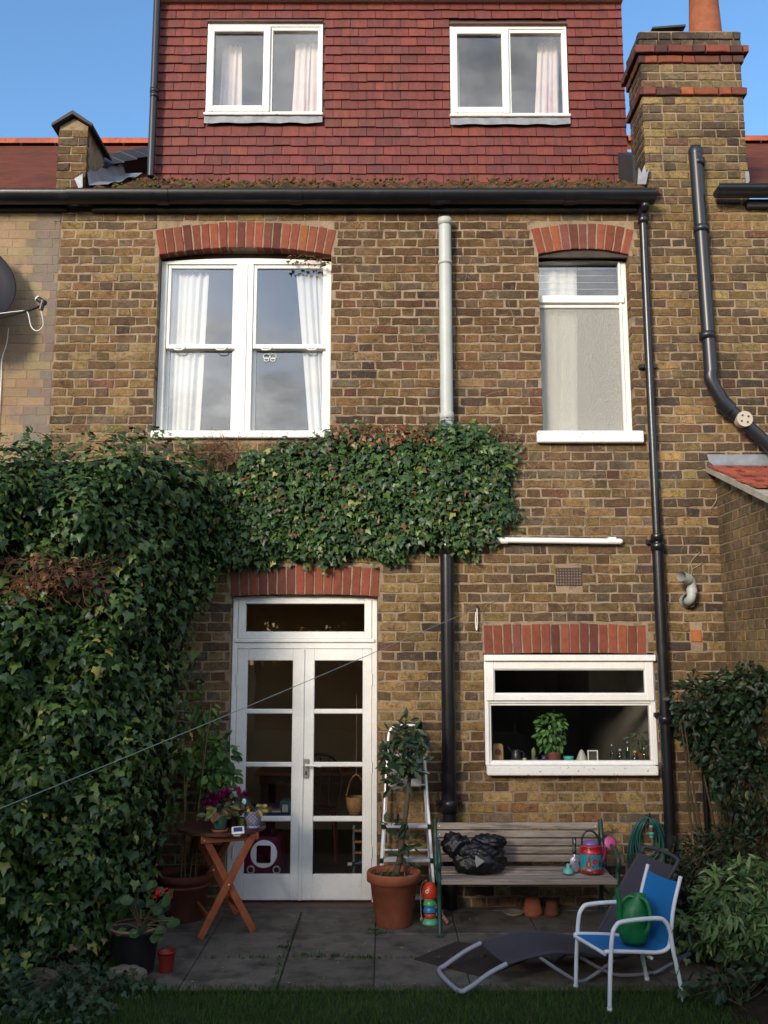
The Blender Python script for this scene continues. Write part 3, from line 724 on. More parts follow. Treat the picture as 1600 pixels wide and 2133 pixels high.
for X, sd in ((dx0, -1), (dx1, 1)):                # first tile of each course round the corner, on the cheek
    z = dz0 - .03; side = MB(); r_ = 0
    while z < dz1 - .05:
        side.col = pick(TILE, TW, .1)
        for q in range(4): tile_shape(side, YD + .005 + q * TWD, YD + (q + 1) * TWD, z, GA + .02, sd, X)
        z += GA; r_ += 1
    obj('cheek_tiling', side, m_tile, dormer, kind='stuff')
mb = MB(); mb.box(dx0 - .06, dx1 + .03, YD - .10, 4.3, dz1 + .001, dz1 + .16, .006); obj('roof_edge_board', mb, m_upvc, dormer)
mb = MB(); mb.box(dx0 - .07, dx1 + .04, YD - .11, 4.3, dz1 + .161, dz1 + .19, .004); obj('flat_roof', mb, m_lead, dormer)
def dormer_window(r, xsplit):
    a, b, c, d = r; Y0 = YD - .012
    f = MB(); g = frame_rect(f, a, b, c, d, Y0, YD + .08, .022, .004, wb=.03, wt=.03); w = obj('window', f, m_upvc, dormer)
    f = MB(); f.box(a - .012, b + .012, YD - .05, YD + .02, c - .022, c + .006, .006); obj('sill', f, m_whiteold, w)
    f = MB(); g1 = frame_rect(f, g[0], xsplit, g[2], g[3], Y0 - .016, YD + .03, .062, .008, wl=.048, wr=.068); s = obj('sash', f, m_upvc, w); pane(*g1, YD + .01, s)
    f = MB(); g2 = frame_rect(f, xsplit + .002, g[1], g[2], g[3], Y0 + .012, YD + .06, .03, .004, wl=.02, wr=.026, wb=.012, wt=.035); s = obj('fixed_frame', f, m_upvc, w); pane(*g2, YD + .03, s)
    f = MB(); f.box(a - .004, b + .004, YD - .046, YD - .012, d + .002, d + .022, .004); obj('head_flashing', f, mat('head_board', (.10, .06, .05), rough=.8), w)
    k = 14; rows_ = [[(a - .006 + (b - a + .012) * i / k, YD - .030 - .010 * t + .004 * math.sin(i * 2.1 + t), c - .03 - (.075 + .006 * math.sin(i * 1.7)) * t) for i in range(k + 1)] for t in (0, .5, 1)]
    f = MB(); f.sheet(rows_); obj('flashing', f, m_lead, w)
dormer_window(dl, W(563, 150, YD).x); dormer_window(dr, W(1060, 150, YD).x)
room(dx0 + .05, dx1 - .05, YD + .13, 3.9, dz0 - .1, dz1 - .05, m_room, dormer)
Yc = YD + .2
for lab, a, b, y_, f in (('pink and white curtain left of the dormer window above the sash window', 460, 503, 98, 4), ('pink and white curtain right of the dormer window above the sash window', 611, 668, 92, 5),
                         ('pink and white curtain right of the dormer window near the chimney', 1117, 1164, 90, 4), ('sliver of pink curtain left of the dormer window near the chimney', 944, 957, 105, 2)):
    curtain(lab, W(a + 4, 150, Yc).x, W(b, 150, Yc).x, W(a - 4, 230, Yc).x, W(b, 230, Yc).x, zt(240, Yc), zt(y_, Yc), Yc, f, m_pinkcurtain, .02, .025)

# roof slope with its tiles along the eaves
rf = MB(); rx0, rx1 = HX0 + .12, 2.34
rf.add([(rx0, -.1, rz0 - .02), (rx1, -.1, rz0 - .02), (rx1, RY, roofz(RY) - .02), (rx0, RY, roofz(RY) - .02)], [(0, 1, 2, 3)])
roof = obj('roof', rf, m_roof, house)
PT = [(.075, .035, .022), (.055, .032, .022), (.10, .045, .025), (.06, .05, .025)]
def pantile(x, w, Y, L, col):
    mb = MB(); mb.col = col; k = 6; rows_ = []
    for t, lift in ((0, .022), (1, .006)):
        r = []
        for i in range(k + 1):
            s = i / k; y_ = Y + L * t; r.append((x + w * s, y_, roofz(y_) + lift + .026 * math.sin(2 * math.pi * s + .4) + rnd.uniform(-.003, .003)))
        rows_.append(r)
    rows_.insert(0, [(p[0], p[1], p[2] - .018) for p in rows_[0]]); mb.sheet(rows_); return mb
for r in range(6):
    Y = -.105 + r * .155; x = rx0 + .18
    while x < rx1 - .03:
        if r < 4 or x < dx0 - .05: obj('roof_tile', pantile(x, .2, Y, .19, pick(PT, [3, 3, 2, 2], .25)), m_pantile, roof)
        x += .196
moss = MB(); mq = random.Random(4)
for i in range(260):
    x = mq.uniform(rx0 + .2, rx1 - .1); Y = mq.uniform(-.1, YD - .1); s = mq.uniform(.008, .022)
    moss.col = mq.choice([(.13, .075, .018), (.08, .07, .02), (.06, .045, .02)]); moss.blob((x, Y, roofz(Y) + .035), (s, s, s * .8), 6, 4, .3, i)
obj('moss', moss, m_pantile, roof, kind='stuff')

# gutter, fascia and downpipes
gz = zt(416, -.13); gx0, gx1 = -4.6, W(1362, 410, -.13).x
def half_gutter(mb, x0, x1, yc, zc, r):
    prof = [(yc + r * math.cos(a), zc + r * math.sin(a)) for a in [math.pi + math.pi * i / 8 for i in range(9)]]
    prof = [(prof[0][0] - .008, prof[0][1] + .004), (prof[0][0] - .008, prof[0][1] + .012), (prof[0][0], prof[0][1] + .012)] + prof
    mb.sheet([[(x, p[0], p[1]) for p in prof] for x in (x0, x1)])
    inn = [(yc + (r - .006) * math.cos(a), zc + .002 + (r - .006) * math.sin(a)) for a in [math.pi + math.pi * i / 8 for i in range(9)]]
    mb.sheet([[(x, p[0], p[1]) for p in inn] for x in (x0, x1)])
    for x in (x0, x1): mb.add([(x, p[0], p[1]) for p in prof[3:]], [tuple(range(9))])
mb = MB(); half_gutter(mb, HX0 + .1, gx1, -.13, gz + .048, .085); gut = obj('gutter', mb, m_black, house)
for x in (-1.9, -.75, .45, 1.6):
    mb = MB(); half_gutter(mb, x - .05, x + .05, -.13, gz + .045, .09); obj('gutter_joint', mb, m_black, gut)
mb = MB(); mb.box(HX0 + .28, 2.2, -.06, -.002, zt(440, -.05), zt(424, -.05), .006); m_oldboard = mat('weathered_black_board', (.02, .02, .022), rough=.5, var=.4, scale=12, bump=.4, bscale=30, col2=(.07, .065, .06), mask=(.55, .72), mscale=8); fas = obj('fascia_board', mb, m_oldboard, house)
mb = MB(); mb.box(HX0 + .28, 2.24, -.045, .0, zt(424, -.05) + .002, gz + .07); obj('soffit_board', mb, m_black, house)
px_ = W(1337, 410, -.07).x
dp = MB(); zj = zt(1140, -.07); path = [(px_ + .005, -.13, gz - .02), (px_ + .005, -.13, gz - .09), (px_, -.07, gz - .2), (px_, -.07, zj)]
dp.tube(bez(path, 4), .034, 14); dpo = obj('downpipe', dp, m_black, house)
mb = MB(); mb.tube([(px_, -.07, zj + .01), (px_, -.07, .15)], .046, 14); obj('lower_section', mb, m_black, dpo)
for (yy, r) in ((425, .048), (460, .043), (1140, .056), (1120, .05), (1500, .056)):
    c = zt(yy, -.07); mb = MB(); y_ = -.13 if yy < 430 else -.07; mb.lathe([(r * .7, -.03), (r, -.028), (r, .02), (r * .92, .03), (r * .7, .031)], (px_, y_, c), 16); obj('collar', mb, m_black, dpo)
for yy in (1128, 760, 1490):
    c = zt(yy, -.07); mb = MB(); mb.box(px_ - .075, px_ + .075, -.04, .004, c - .018, c + .018, .004); obj('bracket', mb, m_black, dpo)
sx = W(929, 700, -.07).x; c0, c1 = zt(458, -.07), zt(1100, -.07)
mb = MB(); mb.tube([(sx, -.075, c1), (sx, -.075, c0)], .054, 18); sp_ = obj('soil_pipe', mb, m_greypipe, house)
for yy, h in ((463, .03), (548, .016), (868, .03), (876, .012)):
    mb = MB(); mb.lathe([(.05, -h), (.060, -h), (.060, h), (.05, h + .004)], (sx, -.075, zt(yy, -.075)), 18); obj('collar', mb, m_greypipe, sp_)
sx2 = W(934, 1450, -.075).x
mb = MB(); mb.tube([(sx2, -.075, .02), (sx2, -.075, zt(1110, -.075))], .056, 18); blp = obj('lower_soil_pipe', mb, m_black, house)
for yy in (1142, 1680):
    mb = MB(); mb.lathe([(.05, -.05), (.067, -.05), (.067, .03), (.06, .05), (.05, .052)], (sx2, -.075, zt(yy, -.075)), 18); obj('collar', mb, m_black, blp)
mb = MB(); mb.box(sx2 - .1, sx2 + .1, -.05, .003, zt(1676, -.05), zt(1668, -.05), .004); obj('bracket', mb, m_black, blp)
mb = MB(); a, b = W(940, 1124, -.05), W(1288, 1128, -.05); mb.tube([a, b], .024, 12); mb.tube(bez([b, b + V((.018, .006, 0)), b + V((.022, .05, 0))], 4), .024, 12); wp = obj('waste_pipe', mb, m_upvc, house)
for xx in (1022, 1050, 1275):
    c = W(xx, 1126, -.05); mb = MB(); mb.tube([c - V((.03, 0, 0)), c + V((.03, 0, 0))], .029, 12); obj('collar', mb, m_upvc, wp)
# dormer rainwater pipe in front of the tiles
mb = MB(); a, b = W(329, -30, YD - .08), W(314, 368, YD - .1); mb.tube([a, b], .036, 14); dpp = obj('dormer_downpipe', mb, m_blackpl, house)
for yy in (190, 200): c = W(321.5, yy, YD - .09); mb = MB(); mb.lathe([(.03, -.02), (.043, -.02), (.043, .02), (.03, .02)], c, 14); obj('collar', mb, m_blackpl, dpp)
# hook with white line cleat on the wall
ho = MB(); c = W(992, 1288, -.02); ho.tube(bez([c + V((0, .02, .1)), c + V((0, -.02, .1)), c + V((0, -.025, .085))], 4), .008, 6); hk = obj('line_hook', ho, m_black, house)
ho = MB(); ho.tube(bez([c + V((.006, -.015, .085)), c + V((.008, -.012, .0)), c + V((.004, -.012, -.085)), c + V((-.002, -.012, -.09)), c + V((-.007, -.012, -.02)), c + V((-.003, -.015, .05))], 6), .004, 6); obj('cord_loop', ho, m_upvc, hk)

# party parapet at the left edge of the roof
pp = MB(); ax0, ax1 = W(120, 320).x, W(181, 320).x; pz0, pz1 = zt(400), zt(262)
pp.box(ax0 + .004, ax1 - .004, .008, .5, pz0 - .3, pz1)
pp.add([(ax0 + .01, .008, pz1), (ax1 - .01, .008, pz1), ((ax0 + ax1) / 2, .008, zt(246)), (ax0 + .01, .5, pz1), (ax1 - .01, .5, pz1), ((ax0 + ax1) / 2, .5, zt(246))], [(0, 1, 2), (3, 5, 4), (0, 2, 5, 3), (1, 4, 5, 2)])
par = obj('parapet', pp, m_mortar, house)
bl = lay_bricks(ax0, ax1, pz0 - .25, pz1 + .02, lambda x, z: False, joint=.012)
for q, yf, dp_, w in bl:
    mb = MB(); mb.col = pick(STOCK, SW); brick_shape(mb, q, yf, .05); obj('brick', mb, m_brick, par)
cap = MB(); xm = (ax0 + ax1) / 2; za, zb_ = zt(238, -.04), zt(262, -.04)
cap.prism([(ax0 - .05, -.05, zb_ - .005), (ax0 - .05, -.05, zb_ + .02), (xm, -.05, za + .035), (ax1 + .05, -.05, zb_ + .02), (ax1 + .05, -.05, zb_ - .005), (xm, -.05, za)], (0, 0, 0), (0, .6, 0)); obj('coping', cap, m_slate, par)
rk = MB(); zr = lambda Y: roofz(Y) + .18
rk.add([(ax0, .45, roofz(.45) - .3), (ax0, RY, roofz(RY) - .3), (ax0, RY, zr(RY)), (ax0, .45, zr(.45)), (ax1, .45, roofz(.45) - .3), (ax1, RY, roofz(RY) - .3), (ax1, RY, zr(RY)), (ax1, .45, zr(.45))],
       [(0, 1, 2, 3), (7, 6, 5, 4), (3, 2, 6, 7), (0, 3, 7, 4), (1, 5, 6, 2)]); obj('raking_parapet', rk, mat('tarred_render', (.016, .015, .016), rough=.8, var=.4, scale=9, bump=.5, bscale=25), house)
for i in range(7):
    Y0 = .5 + i * .44; q = MB(); j = rnd.uniform(-.01, .01)
    q.add([(ax0 - .05, Y0, zr(Y0) + .01 + j), (xm, Y0, zr(Y0) + .09 + j), (ax1 + .05, Y0, zr(Y0) + .01 + j), (ax0 - .05, Y0 + .46, zr(Y0 + .46) - .005), (xm, Y0 + .46, zr(Y0 + .46) + .075), (ax1 + .05, Y0 + .46, zr(Y0 + .46) - .005),
           (ax0 - .05, Y0, zr(Y0) - .02 + j), (ax1 + .05, Y0, zr(Y0) - .02 + j)], [(0, 1, 4, 3), (1, 2, 5, 4), (0, 6, 7, 2, 1)]); obj('coping_tile', q, m_slate, house)
fl = MB(); fl.sheet([[(ax1 + .012 + .0 * s, Y, roofz(Y) + .16 + .015 * math.sin(Y * 21)) for Y in np.linspace(.0, 1.0, 14)] if s == 0 else [(ax1 + .02 + .2 * s, Y, roofz(Y) + .05 + .012 * math.sin(Y * 13 + s)) for Y in np.linspace(-.05, 1.0, 14)] for s in (0, .15, .6, 1)]); obj('lead_flashing', fl, m_lead, house)
fl = MB(); fl.add([W(155, 372, -.02), W(172, 362, -.03), W(172, 390, -.04), W(164, 393, -.04)], [(0, 1, 2, 3)]); fl.add([p + V((0, .004, 0)) for p in (W(155, 372, -.02), W(172, 362, -.03), W(172, 390, -.04), W(164, 393, -.04))], [(3, 2, 1, 0)]); obj('lead_corner', fl, m_lead, house)
# ------------------------------------------------------------------ neighbouring house on the left: painted brick, red roof
lh = thing('neighbour_house', (-3.6, .1, 0), 'tan painted brick house with a red tiled roof at the left edge', 'house')
mb = MB(); mb.col = (.245, .175, .11); wall_sheet(mb, -4.8, HX0 - .002, -.05, WT, [], .008); lw = obj('wall', mb, m_paintedwall, lh)
TAN = [(.262, .184, .112), (.258, .180, .110), (.254, .180, .113), (.268, .186, .110)]
lb = lay_bricks(-4.8, HX0 - .006, 2.8, WT - .02, lambda x, z: False, joint=.004)
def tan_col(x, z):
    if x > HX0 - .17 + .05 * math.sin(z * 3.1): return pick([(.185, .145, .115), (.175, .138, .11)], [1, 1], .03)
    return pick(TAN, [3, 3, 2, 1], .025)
rest = MB()
for q, yf, dp_, w in lb:
    vis = q[1][0] > -3.5 and q[0][1] > 3.3
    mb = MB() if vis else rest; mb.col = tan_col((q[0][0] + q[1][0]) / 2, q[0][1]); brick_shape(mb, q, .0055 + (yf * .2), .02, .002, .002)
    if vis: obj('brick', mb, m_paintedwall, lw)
obj('brickwork', rest, m_paintedwall, lw, kind='stuff')
mb = MB(); mb.add([(-9, -.05, rz0 - .0), (ax0 - .02, -.05, rz0), (ax0 - .02, 3.4, zt(303, 3.4)), (-9, 3.4, zt(303, 3.4))], [(0, 1, 2, 3)]); lr = obj('roof', mb, m_roof, lh)
x = -6.0
while x < ax0:
    mb = MB(); mb.col = pick([(.36, .09, .04), (.32, .075, .035)], [1, 1], .1); zc = zt(303, 3.4)
    mb.sheet([[(xx, 3.4 + .11 * math.cos(a), zc - .02 + .11 * math.sin(a)) for a in [math.pi * (1.02 - 1.04 * i / 8) for i in range(9)]] for xx in (x, x + .438)]); obj('ridge_tile', mb, m_tile, lr); x += .44
mb = MB(); half_gutter(mb, gx0, HX0 + .1, -.13, gz + .045, .085); obj('gutter', mb, m_black, lh)
mb = MB(); mb.box(gx0, HX0 + .06, -.06, .0, zt(437, -.05), zt(424, -.05), .006); obj('fascia_board', mb, m_oldboard, lh)

# ------------------------------------------------------------------ neighbouring house on the right with the chimney
rh = thing('neighbour_house', (3.2, .1, 0), 'dark brick house with a tall chimney stack at the right edge', 'house')
mb = MB(); wall_sheet(mb, HX1 + .001, 4.2, -.05, WT, [], .006); rw = obj('wall', mb, m_mortar, rh)
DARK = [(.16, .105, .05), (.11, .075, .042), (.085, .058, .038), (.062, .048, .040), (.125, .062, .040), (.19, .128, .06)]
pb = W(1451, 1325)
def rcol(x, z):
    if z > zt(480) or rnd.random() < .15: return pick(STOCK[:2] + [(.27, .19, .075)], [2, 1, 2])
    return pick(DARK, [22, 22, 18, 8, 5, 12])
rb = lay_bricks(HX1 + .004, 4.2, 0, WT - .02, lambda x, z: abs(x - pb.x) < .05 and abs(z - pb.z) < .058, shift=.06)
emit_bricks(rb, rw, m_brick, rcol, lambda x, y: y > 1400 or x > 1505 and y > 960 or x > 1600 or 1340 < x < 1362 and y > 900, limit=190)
obj('brick', patch_brick, m_redbrick, rw)
# chimney stack
cx0, cx1, cy1 = 2.305, 3.205, .42; cz0, cz1 = WT - .1, zt(62)
mb = MB(); mb.box(cx0 + .006, cx1 - .006, .008, cy1, cz0, cz1 - .01); ch = obj('chimney_stack', mb, m_mortar, rh)
k = int(math.ceil(cz0 / CH))
bands = {int(zt(195) / CH): .028, int(zt(122) / CH): .02, int(zt(100) / CH): .055}
CHB = [(.27, .195, .085), (.205, .145, .065), (.135, .098, .054), (.085, .062, .043), (.15, .085, .055), (.17, .128, .078)]
while (k + 1) * CH < cz1 + .03:
    pj = bands.get(k, 0.0); red = k in bands; za, zb_ = k * CH + .006, (k + 1) * CH - .006; topc = k > max(bands)
    pj = .01 if topc else pj; xx = cx0 - pj - (.172 if k % 2 else .05) + rnd.uniform(-.02, .02); i = 0
    while xx < cx1 + pj:
        w = (.222, .114)[i % 2]; a, b = max(xx + .005, cx0 - pj), min(xx + w - .005, cx1 + pj); i += 1; xx += w
        if b - a < .03: continue
        q = MB(); q.col = pick(RED + [(.075, .034, .028)], RW + [70]) if red else (pick([(.085, .068, .052), (.06, .05, .042)], [1, 1]) if topc else (pick(CHB, [6, 6, 5, 3, 2, 3]) if (k * CH < zt(260) and (a + b) / 2 < 2.95) else pick(CHB, [1, 3, 6, 5, 2, 4])))
        brick_shape(q, [(a, za), (b, za), (b, zb_), (a, zb_)], -pj + rnd.uniform(-.004, .003), .06 + pj, .006, .0035); obj('brick', q, m_redbrick if red else m_brick, ch)
    yy = -pj; i = k                                   # left flank, bricks coloured darker for its shade
    while yy < cy1:
        w = (.114, .222)[i % 2]; a, b = yy + .005, min(yy + w - .005, cy1 + pj); i += 1; yy += w
        if b - a < .03: continue
        q = MB(); q.col = pick([(.075, .035, .028), (.055, .034, .03)], [1, 1]) if red else pick(DARK, [2, 6, 12, 14, 4, 0])
        brick_shape(q, [(a, za), (b, za), (b, zb_), (a, zb_)], -pj, .05 + pj, .006, .003)
        q.v = [(cx0 + p[1] - .0, p[0], p[2]) for p in q.v]; obj('brick', q, m_redbrick if red else m_brick, ch)
    k += 1
mb = MB(); mb.blob(((cx0 + cx1) / 2 - .02, .30, cz1 - .03), (.40, .27, .085), 14, 6, .08, 3, .6); obj('mortar_flaunching', mb, mat('grey_mortar_cap', (.13, .12, .10), rough=.95, var=.3, scale=12, bump=.8, bscale=40), ch)
mb = MB(); mb.prism([(cx0 + .12, .0, cz1 + .012), (cx0 + .42, -.01, cz1 + .03), (cx0 + .42, .25, cz1 + .035), (cx0 + .12, .25, cz1 + .012)], (0, 0, 0), (0, 0, .018)); obj('cap_slate', mb, m_slate, ch)
pc = W(1468, 50, .25); mb = MB(); mb.col = (.25, .085, .042); z0 = cz1 - .02
mb.lathe([(.150, 0), (.152, .05), (.140, .3), (.125, .62), (.15, .63), (.15, .70), (.125, .71), (.105, .70), (.105, .3)], (pc.x, .25, z0), 28); obj('chimney_pot', mb, m_redbrick, ch)
mb = MB(); mb.add([(2.28, .3, WT - .3), (2.28, 3.6, roofz(3.6)), (2.28, 3.6, roofz(3.6) + .25), (2.28, .3, roofz(.3) + .3), (2.42, .3, WT - .3), (2.42, 3.6, roofz(3.6)), (2.42, 3.6, roofz(3.6) + .25), (2.42, .3, roofz(.3) + .3)],
                  [(0, 1, 2, 3), (7, 6, 5, 4), (3, 2, 6, 7), (0, 3, 7, 4)]); obj('raking_parapet', mb, m_slate, rh)
fl = MB(); p = [W(1327, 385, -.02), W(1330, 350, .02), W(1336, 362, .0), W(1342, 345, .0), W(1346, 362, -.01), W(1352, 350, -.02), W(1345, 385, -.03)]; fl.prism(p, (0, -.012, 0), (0, -.006, 0)); obj('lead_flashing', fl, m_lead, ch)
fl = MB(); p = [W(1551, 358, -.02), W(1559, 358, -.02), W(1561, 378, -.02), W(1554, 388, -.02)]; fl.prism(p, (0, -.01, 0), (0, -.004, 0)); obj('lead_flashing', fl, m_lead, ch)
mb = MB(); mb.add([(cx1 - .02, -.05, rz0), (9, -.05, rz0), (9, 3.4, zt(298, 3.4)), (cx1 - .02, 3.4, zt(298, 3.4))], [(0, 1, 2, 3)]); rr = obj('roof', mb, m_roof, rh)
x = cx1 - .1
while x < 6:
    mb = MB(); mb.col = pick([(.36, .09, .04), (.32, .075, .035)], [1, 1], .1); zc = zt(298, 3.4)
    mb.sheet([[(xx, 3.4 + .11 * math.cos(a), zc - .02 + .11 * math.sin(a)) for a in [math.pi * (1.02 - 1.04 * i / 8) for i in range(9)]] for xx in (x, x + .438)]); obj('ridge_tile', mb, m_tile, rr); x += .44
mb = MB(); half_gutter(mb, W(1492, 402, -.13).x, 4.6, -.13, zt(404, -.13) + .045, .075); obj('gutter', mb, m_black, rh)
mb = MB(); mb.box(W(1556, 425, -.05).x, 4.4, -.06, .0, zt(432, -.05), zt(416, -.05), .005); obj('fascia_board', mb, m_oldboard, rh)
# fat black waste pipe with an elbow and a round inspection plate
P_ = [W(1459, 318, -.1), W(1466, 540, -.1), W(1481, 775, -.1), W(1486, 815, -.1), W(1530, 862, -.1), W(1620, 945, -.1)]
X_ = P_[2].x
mb = MB(); mb.tube([V((X_ - .03, -.1, P_[0].z)), V((X_, -.1, P_[2].z))], .056, 16); wpz = obj('waste_stack', mb, m_blackpl, rh)
mb = MB(); a = V((X_, -.1, P_[2].z)); mb.tube(bez([a + V((0, 0, .02)), a + V((0, 0, -.08)), V((P_[4].x - .06, -.1, P_[4].z + .06)), P_[4], P_[5]], 5), .054, 16); obj('elbow', mb, m_blackpl, wpz)
for p, r in ((W(1463, 340, -.1), .06), (W(1470, 478, -.1), .066), (W(1477, 700, -.1), .066)):
    mb = MB(); mb.lathe([(.05, -.03), (r, -.03), (r, .03), (.05, .035)], (X_ - .015, -.1, p.z), 16); obj('collar', mb, m_blackpl, wpz)
dcol = (P_[5] - P_[4]).normalized(); q = P_[4] + dcol * .0
mb = MB(); mb.tube([q - dcol * .16, q - dcol * .04], .066, 16); obj('collar', mb, m_blackpl, wpz)
mb = MB(); ip = W(1552, 872, -.17); mb.tube([ip + V((0, .07, 0)), ip], .066, 20); pl = obj('inspection_plate', mb, mat('cream_plastic', (.42, .36, .28), rough=.5, var=.15), wpz)
for a in range(4):
    mb = MB(); e = ip + V((.035 * math.cos(a * 1.57 + .6), 0, .035 * math.sin(a * 1.57 + .6))); mb.tube([e + V((0, .004, 0)), e - V((0, .006, 0))], .008, 8); obj('screw', mb, m_black, pl)
mb = MB(); a = P_[0]; mb.lathe([(.058, -.02), (.062, .02), (.045, .05), (.0, .052)], (X_ - .03, -.1, a.z), 14); obj('vent_cap', mb, m_blackpl, wpz)
# white swan-neck vent
vt = W(1427, 1225, -.1); mb = MB(); c = W(1431, 1252, 0)
mb.tube(bez([c + V((0, .03, 0)), c + V((0, -.06, 0)), c + V((.005, -.10, .03)), c + V((.012, -.10, .10)), c + V((.0, -.115, .155)), c + V((-.05, -.15, .175))], 6), .037, 14, caps=False); vo = obj('vent_pipe', mb, m_greypipe, rh)
mb = MB(); e = c + V((-.05, -.15, .175)); d_ = V((-.80, -.55, .2)).normalized(); mb.tube([e - d_ * .03, e + d_ * .05], .045, 16, caps=False); mb.tube([e - d_ * .03, e + d_ * .05], .041, 16, caps=False); obj('socket', mb, m_greypipe, vo)
mb = MB(); mb.tube([c + V((-.005, .0, -.0)), c + V((-.005, -.06, -.0))], .058, 18, caps=False); mb.tube([c + V((-.005, .0, -.0)), c + V((-.005, -.06, -.0))], .052, 18, caps=False); obj('wall_sleeve', mb, m_greypipe, vo)
mb = MB(); mb.tube([c + V((.012, -.10, .06)), c + V((.012, -.10, .10))], .043, 16); obj('collar', mb, m_greypipe, vo)
mb = MB(); a = W(1467, 1600, -.05); mb.tube([(a.x, -.05, .1), (a.x, -.05, zt(1560, -.05))], .022, 10); obj('thin_pipe', mb, m_black, rh)

# ------------------------------------------------------------------ lean-to extension coming forward on the right
EX = W(1500, 1180).x
ext = thing('lean_to_extension', (EX + .8, -1.2, 0), 'low brick lean-to with a red tiled roof at the right edge', 'extension')
ez = lambda Y: zt(983) + Y * math.tan(math.radians(21))
mb = MB(); Ye = -3.2
mb.add([(EX + .006, 0, -.05), (EX + .006, Ye, -.05), (EX + .006, Ye, ez(Ye)), (EX + .006, 0, ez(0)), (EX + 2.2, Ye, -.05), (EX + 2.2, Ye, ez(Ye))], [(0, 1, 2, 3), (1, 4, 5, 2)])
ew = obj('wall', mb, mat('smooth_mortar', (.20, .145, .09), rough=.95, var=.25, scale=6, bump=.4, bscale=60), ext)
EXB = [(.185, .125, .062), (.16, .11, .058), (.14, .10, .06), (.20, .13, .06)]
eb = lay_bricks(-1.5, -.004, 1.2, 3.6, lambda x, z: z > ez(x) - .03, joint=.008); n_e = 0; rest = MB()
for q, yf, dp_, w in eb:
    vis = PX((EX, (q[0][0] + q[1][0]) / 2, q[0][1]))[0] < 1610 and PX((EX, q[0][0], q[0][1]))[1] < 1420
    mb = MB() if vis else rest; mb.col = pick(EXB, [3, 3, 2, 2], .1); o_ = len(mb.v); brick_shape(mb, q, .002 + yf * .4, .02, .004, .002)
    mb.v[o_:] = [(EX + p[1], p[0], p[2]) for p in mb.v[o_:]]
    if vis: obj('brick', mb, m_brick, ew)
obj('brickwork', rest, m_brick, ew, kind='stuff')
n_ = V((0, -math.sin(math.radians(21)), math.cos(math.radians(21)))); dn = V((0, -math.cos(math.radians(21)), -math.sin(math.radians(21))))
mb = MB(); o0 = V((EX - .075, 0, ez(0))); mb.prism([o0, o0 + dn * 3.4, o0 + dn * 3.4 + V((2.4, 0, 0)), o0 + V((2.4, 0, 0))], n_ * .0, n_ * .045); er = obj('roof', mb, mat('verge_mortar', (.30, .27, .22), rough=.9, var=.3, scale=9, bump=.5, bscale=50), ext)
for r in range(9):
    for c_ in range(5):
        a = V((EX - .06 + rnd.uniform(-.02, .01) + (c_ * .17 if r % 2 else c_ * .17 - .085 * (c_ > 0)), 0, ez(0))) + dn * (.03 + r * .105) + n_ * .046
        mb = MB(); mb.col = pick([(.33, .085, .05), (.27, .07, .045), (.20, .055, .04)], [3, 3, 1], .12)
        w = .165; l_ = .15; mb.prism([a, a + V((w, 0, 0)), a + V((w, 0, 0)) + dn * l_ + n_ * .014, a + dn * l_ + n_ * .014], n_ * 0, n_ * .014); obj('roof_tile', mb, m_tile, er)
fl = MB(); k = 10; xa, xb = W(1474, 960, -.02).x, EX + 2
fl.sheet([[(xa + (xb - xa) * i / k, -.012, zt(947)) for i in range(k + 1)], [(xa + .01 + (xb - xa) * i / k, -.02 + .005 * math.sin(i * 2), zt(962)) for i in range(k + 1)], [(xa + .05 + (xb - xa - .03) * i / k, -.06 + .006 * math.sin(i * 1.3), zt(977)) for i in range(k + 1)], [(xa + .06 + (xb - xa - .03) * i / k, -.16, ez(-.16) + .075) for i in range(k + 1)]]); obj('lead_flashing', fl, m_lead, ext)

# ------------------------------------------------------------------ satellite dish on the painted wall
dc = W(-88, 597, -.32); dish = thing('satellite_dish', (dc.x, -.1, dc.z - .4), 'black satellite dish on the tan painted wall at the left edge', 'satellite dish')
m_dish = mat('dark_brown_metal', (.012, .009, .010), rough=.4, var=.15, metal=.2)
nd = V((.42, -.86, .28)).normalized(); Mx = nd.to_track_quat('Z', 'Y').to_matrix().to_4x4()
mb = MB(); mb.lathe([(r * 1.26, z * 1.2) for r, z in ((0, 0), (.1, .006), (.2, .024), (.29, .05), (.345, .072), (.352, .072), (.35, .066), (.29, .042), (.2, .016), (.1, -.002), (0, -.008))], dc, 40, Mx); obj('reflector', mb, m_dish, dish)
lp = W(88, 630, -.62); st_ = W(-5, 662, -.36)
mb = MB(); mb.tube(bez([dc + V((.05, .04, -.30)), st_, W(55, 648, -.55), lp + V((-.03, .01, -.03))], 6), .011, 8); obj('arm', mb, m_dish, dish)
mb = MB(); mb.tube([lp + V((-.035, -.0, .03)), lp + V((.03, -.02, -.015))], .022, 12); mb.tube([lp + V((.015, -.02, .01)), lp + V((.0, -.02, -.07))], .02, 8); lo = obj('receiver_head', mb, m_blackpl, dish)
mb = MB(); mb.tube([lp + V((-.042, 0, .035)), lp + V((-.036, 0, .03))], .024, 14); obj('receiver_cap', mb, m_upvc, lo)
mb = MB(); mb.tube([dc + V((0, .06, -.1)), dc + V((.02, .30, -.16))], .02, 10); mb.box(dc.x - .06, dc.x + .1, -.015, .0, dc.z - .28, dc.z - .05, .004); obj('wall_bracket', mb, m_dish, dish)
mb = MB(); mb.tube(bez([st_ + V((-.1, 0, .02)), W(40, 648, -.5), W(57, 650, -.56), W(65, 680, -.56), W(78, 689, -.57), W(90, 676, -.6), lp + V((.0, -.02, -.07))], 6), .0035, 6); mb.tube(bez([W(18, 684, -.1), W(14, 715, -.03), W(4, 750, -.012), W(2, 800, -.01), W(-4, 900, -.01)], 6), .004, 6); obj('cable', mb, m_upvc, dish)
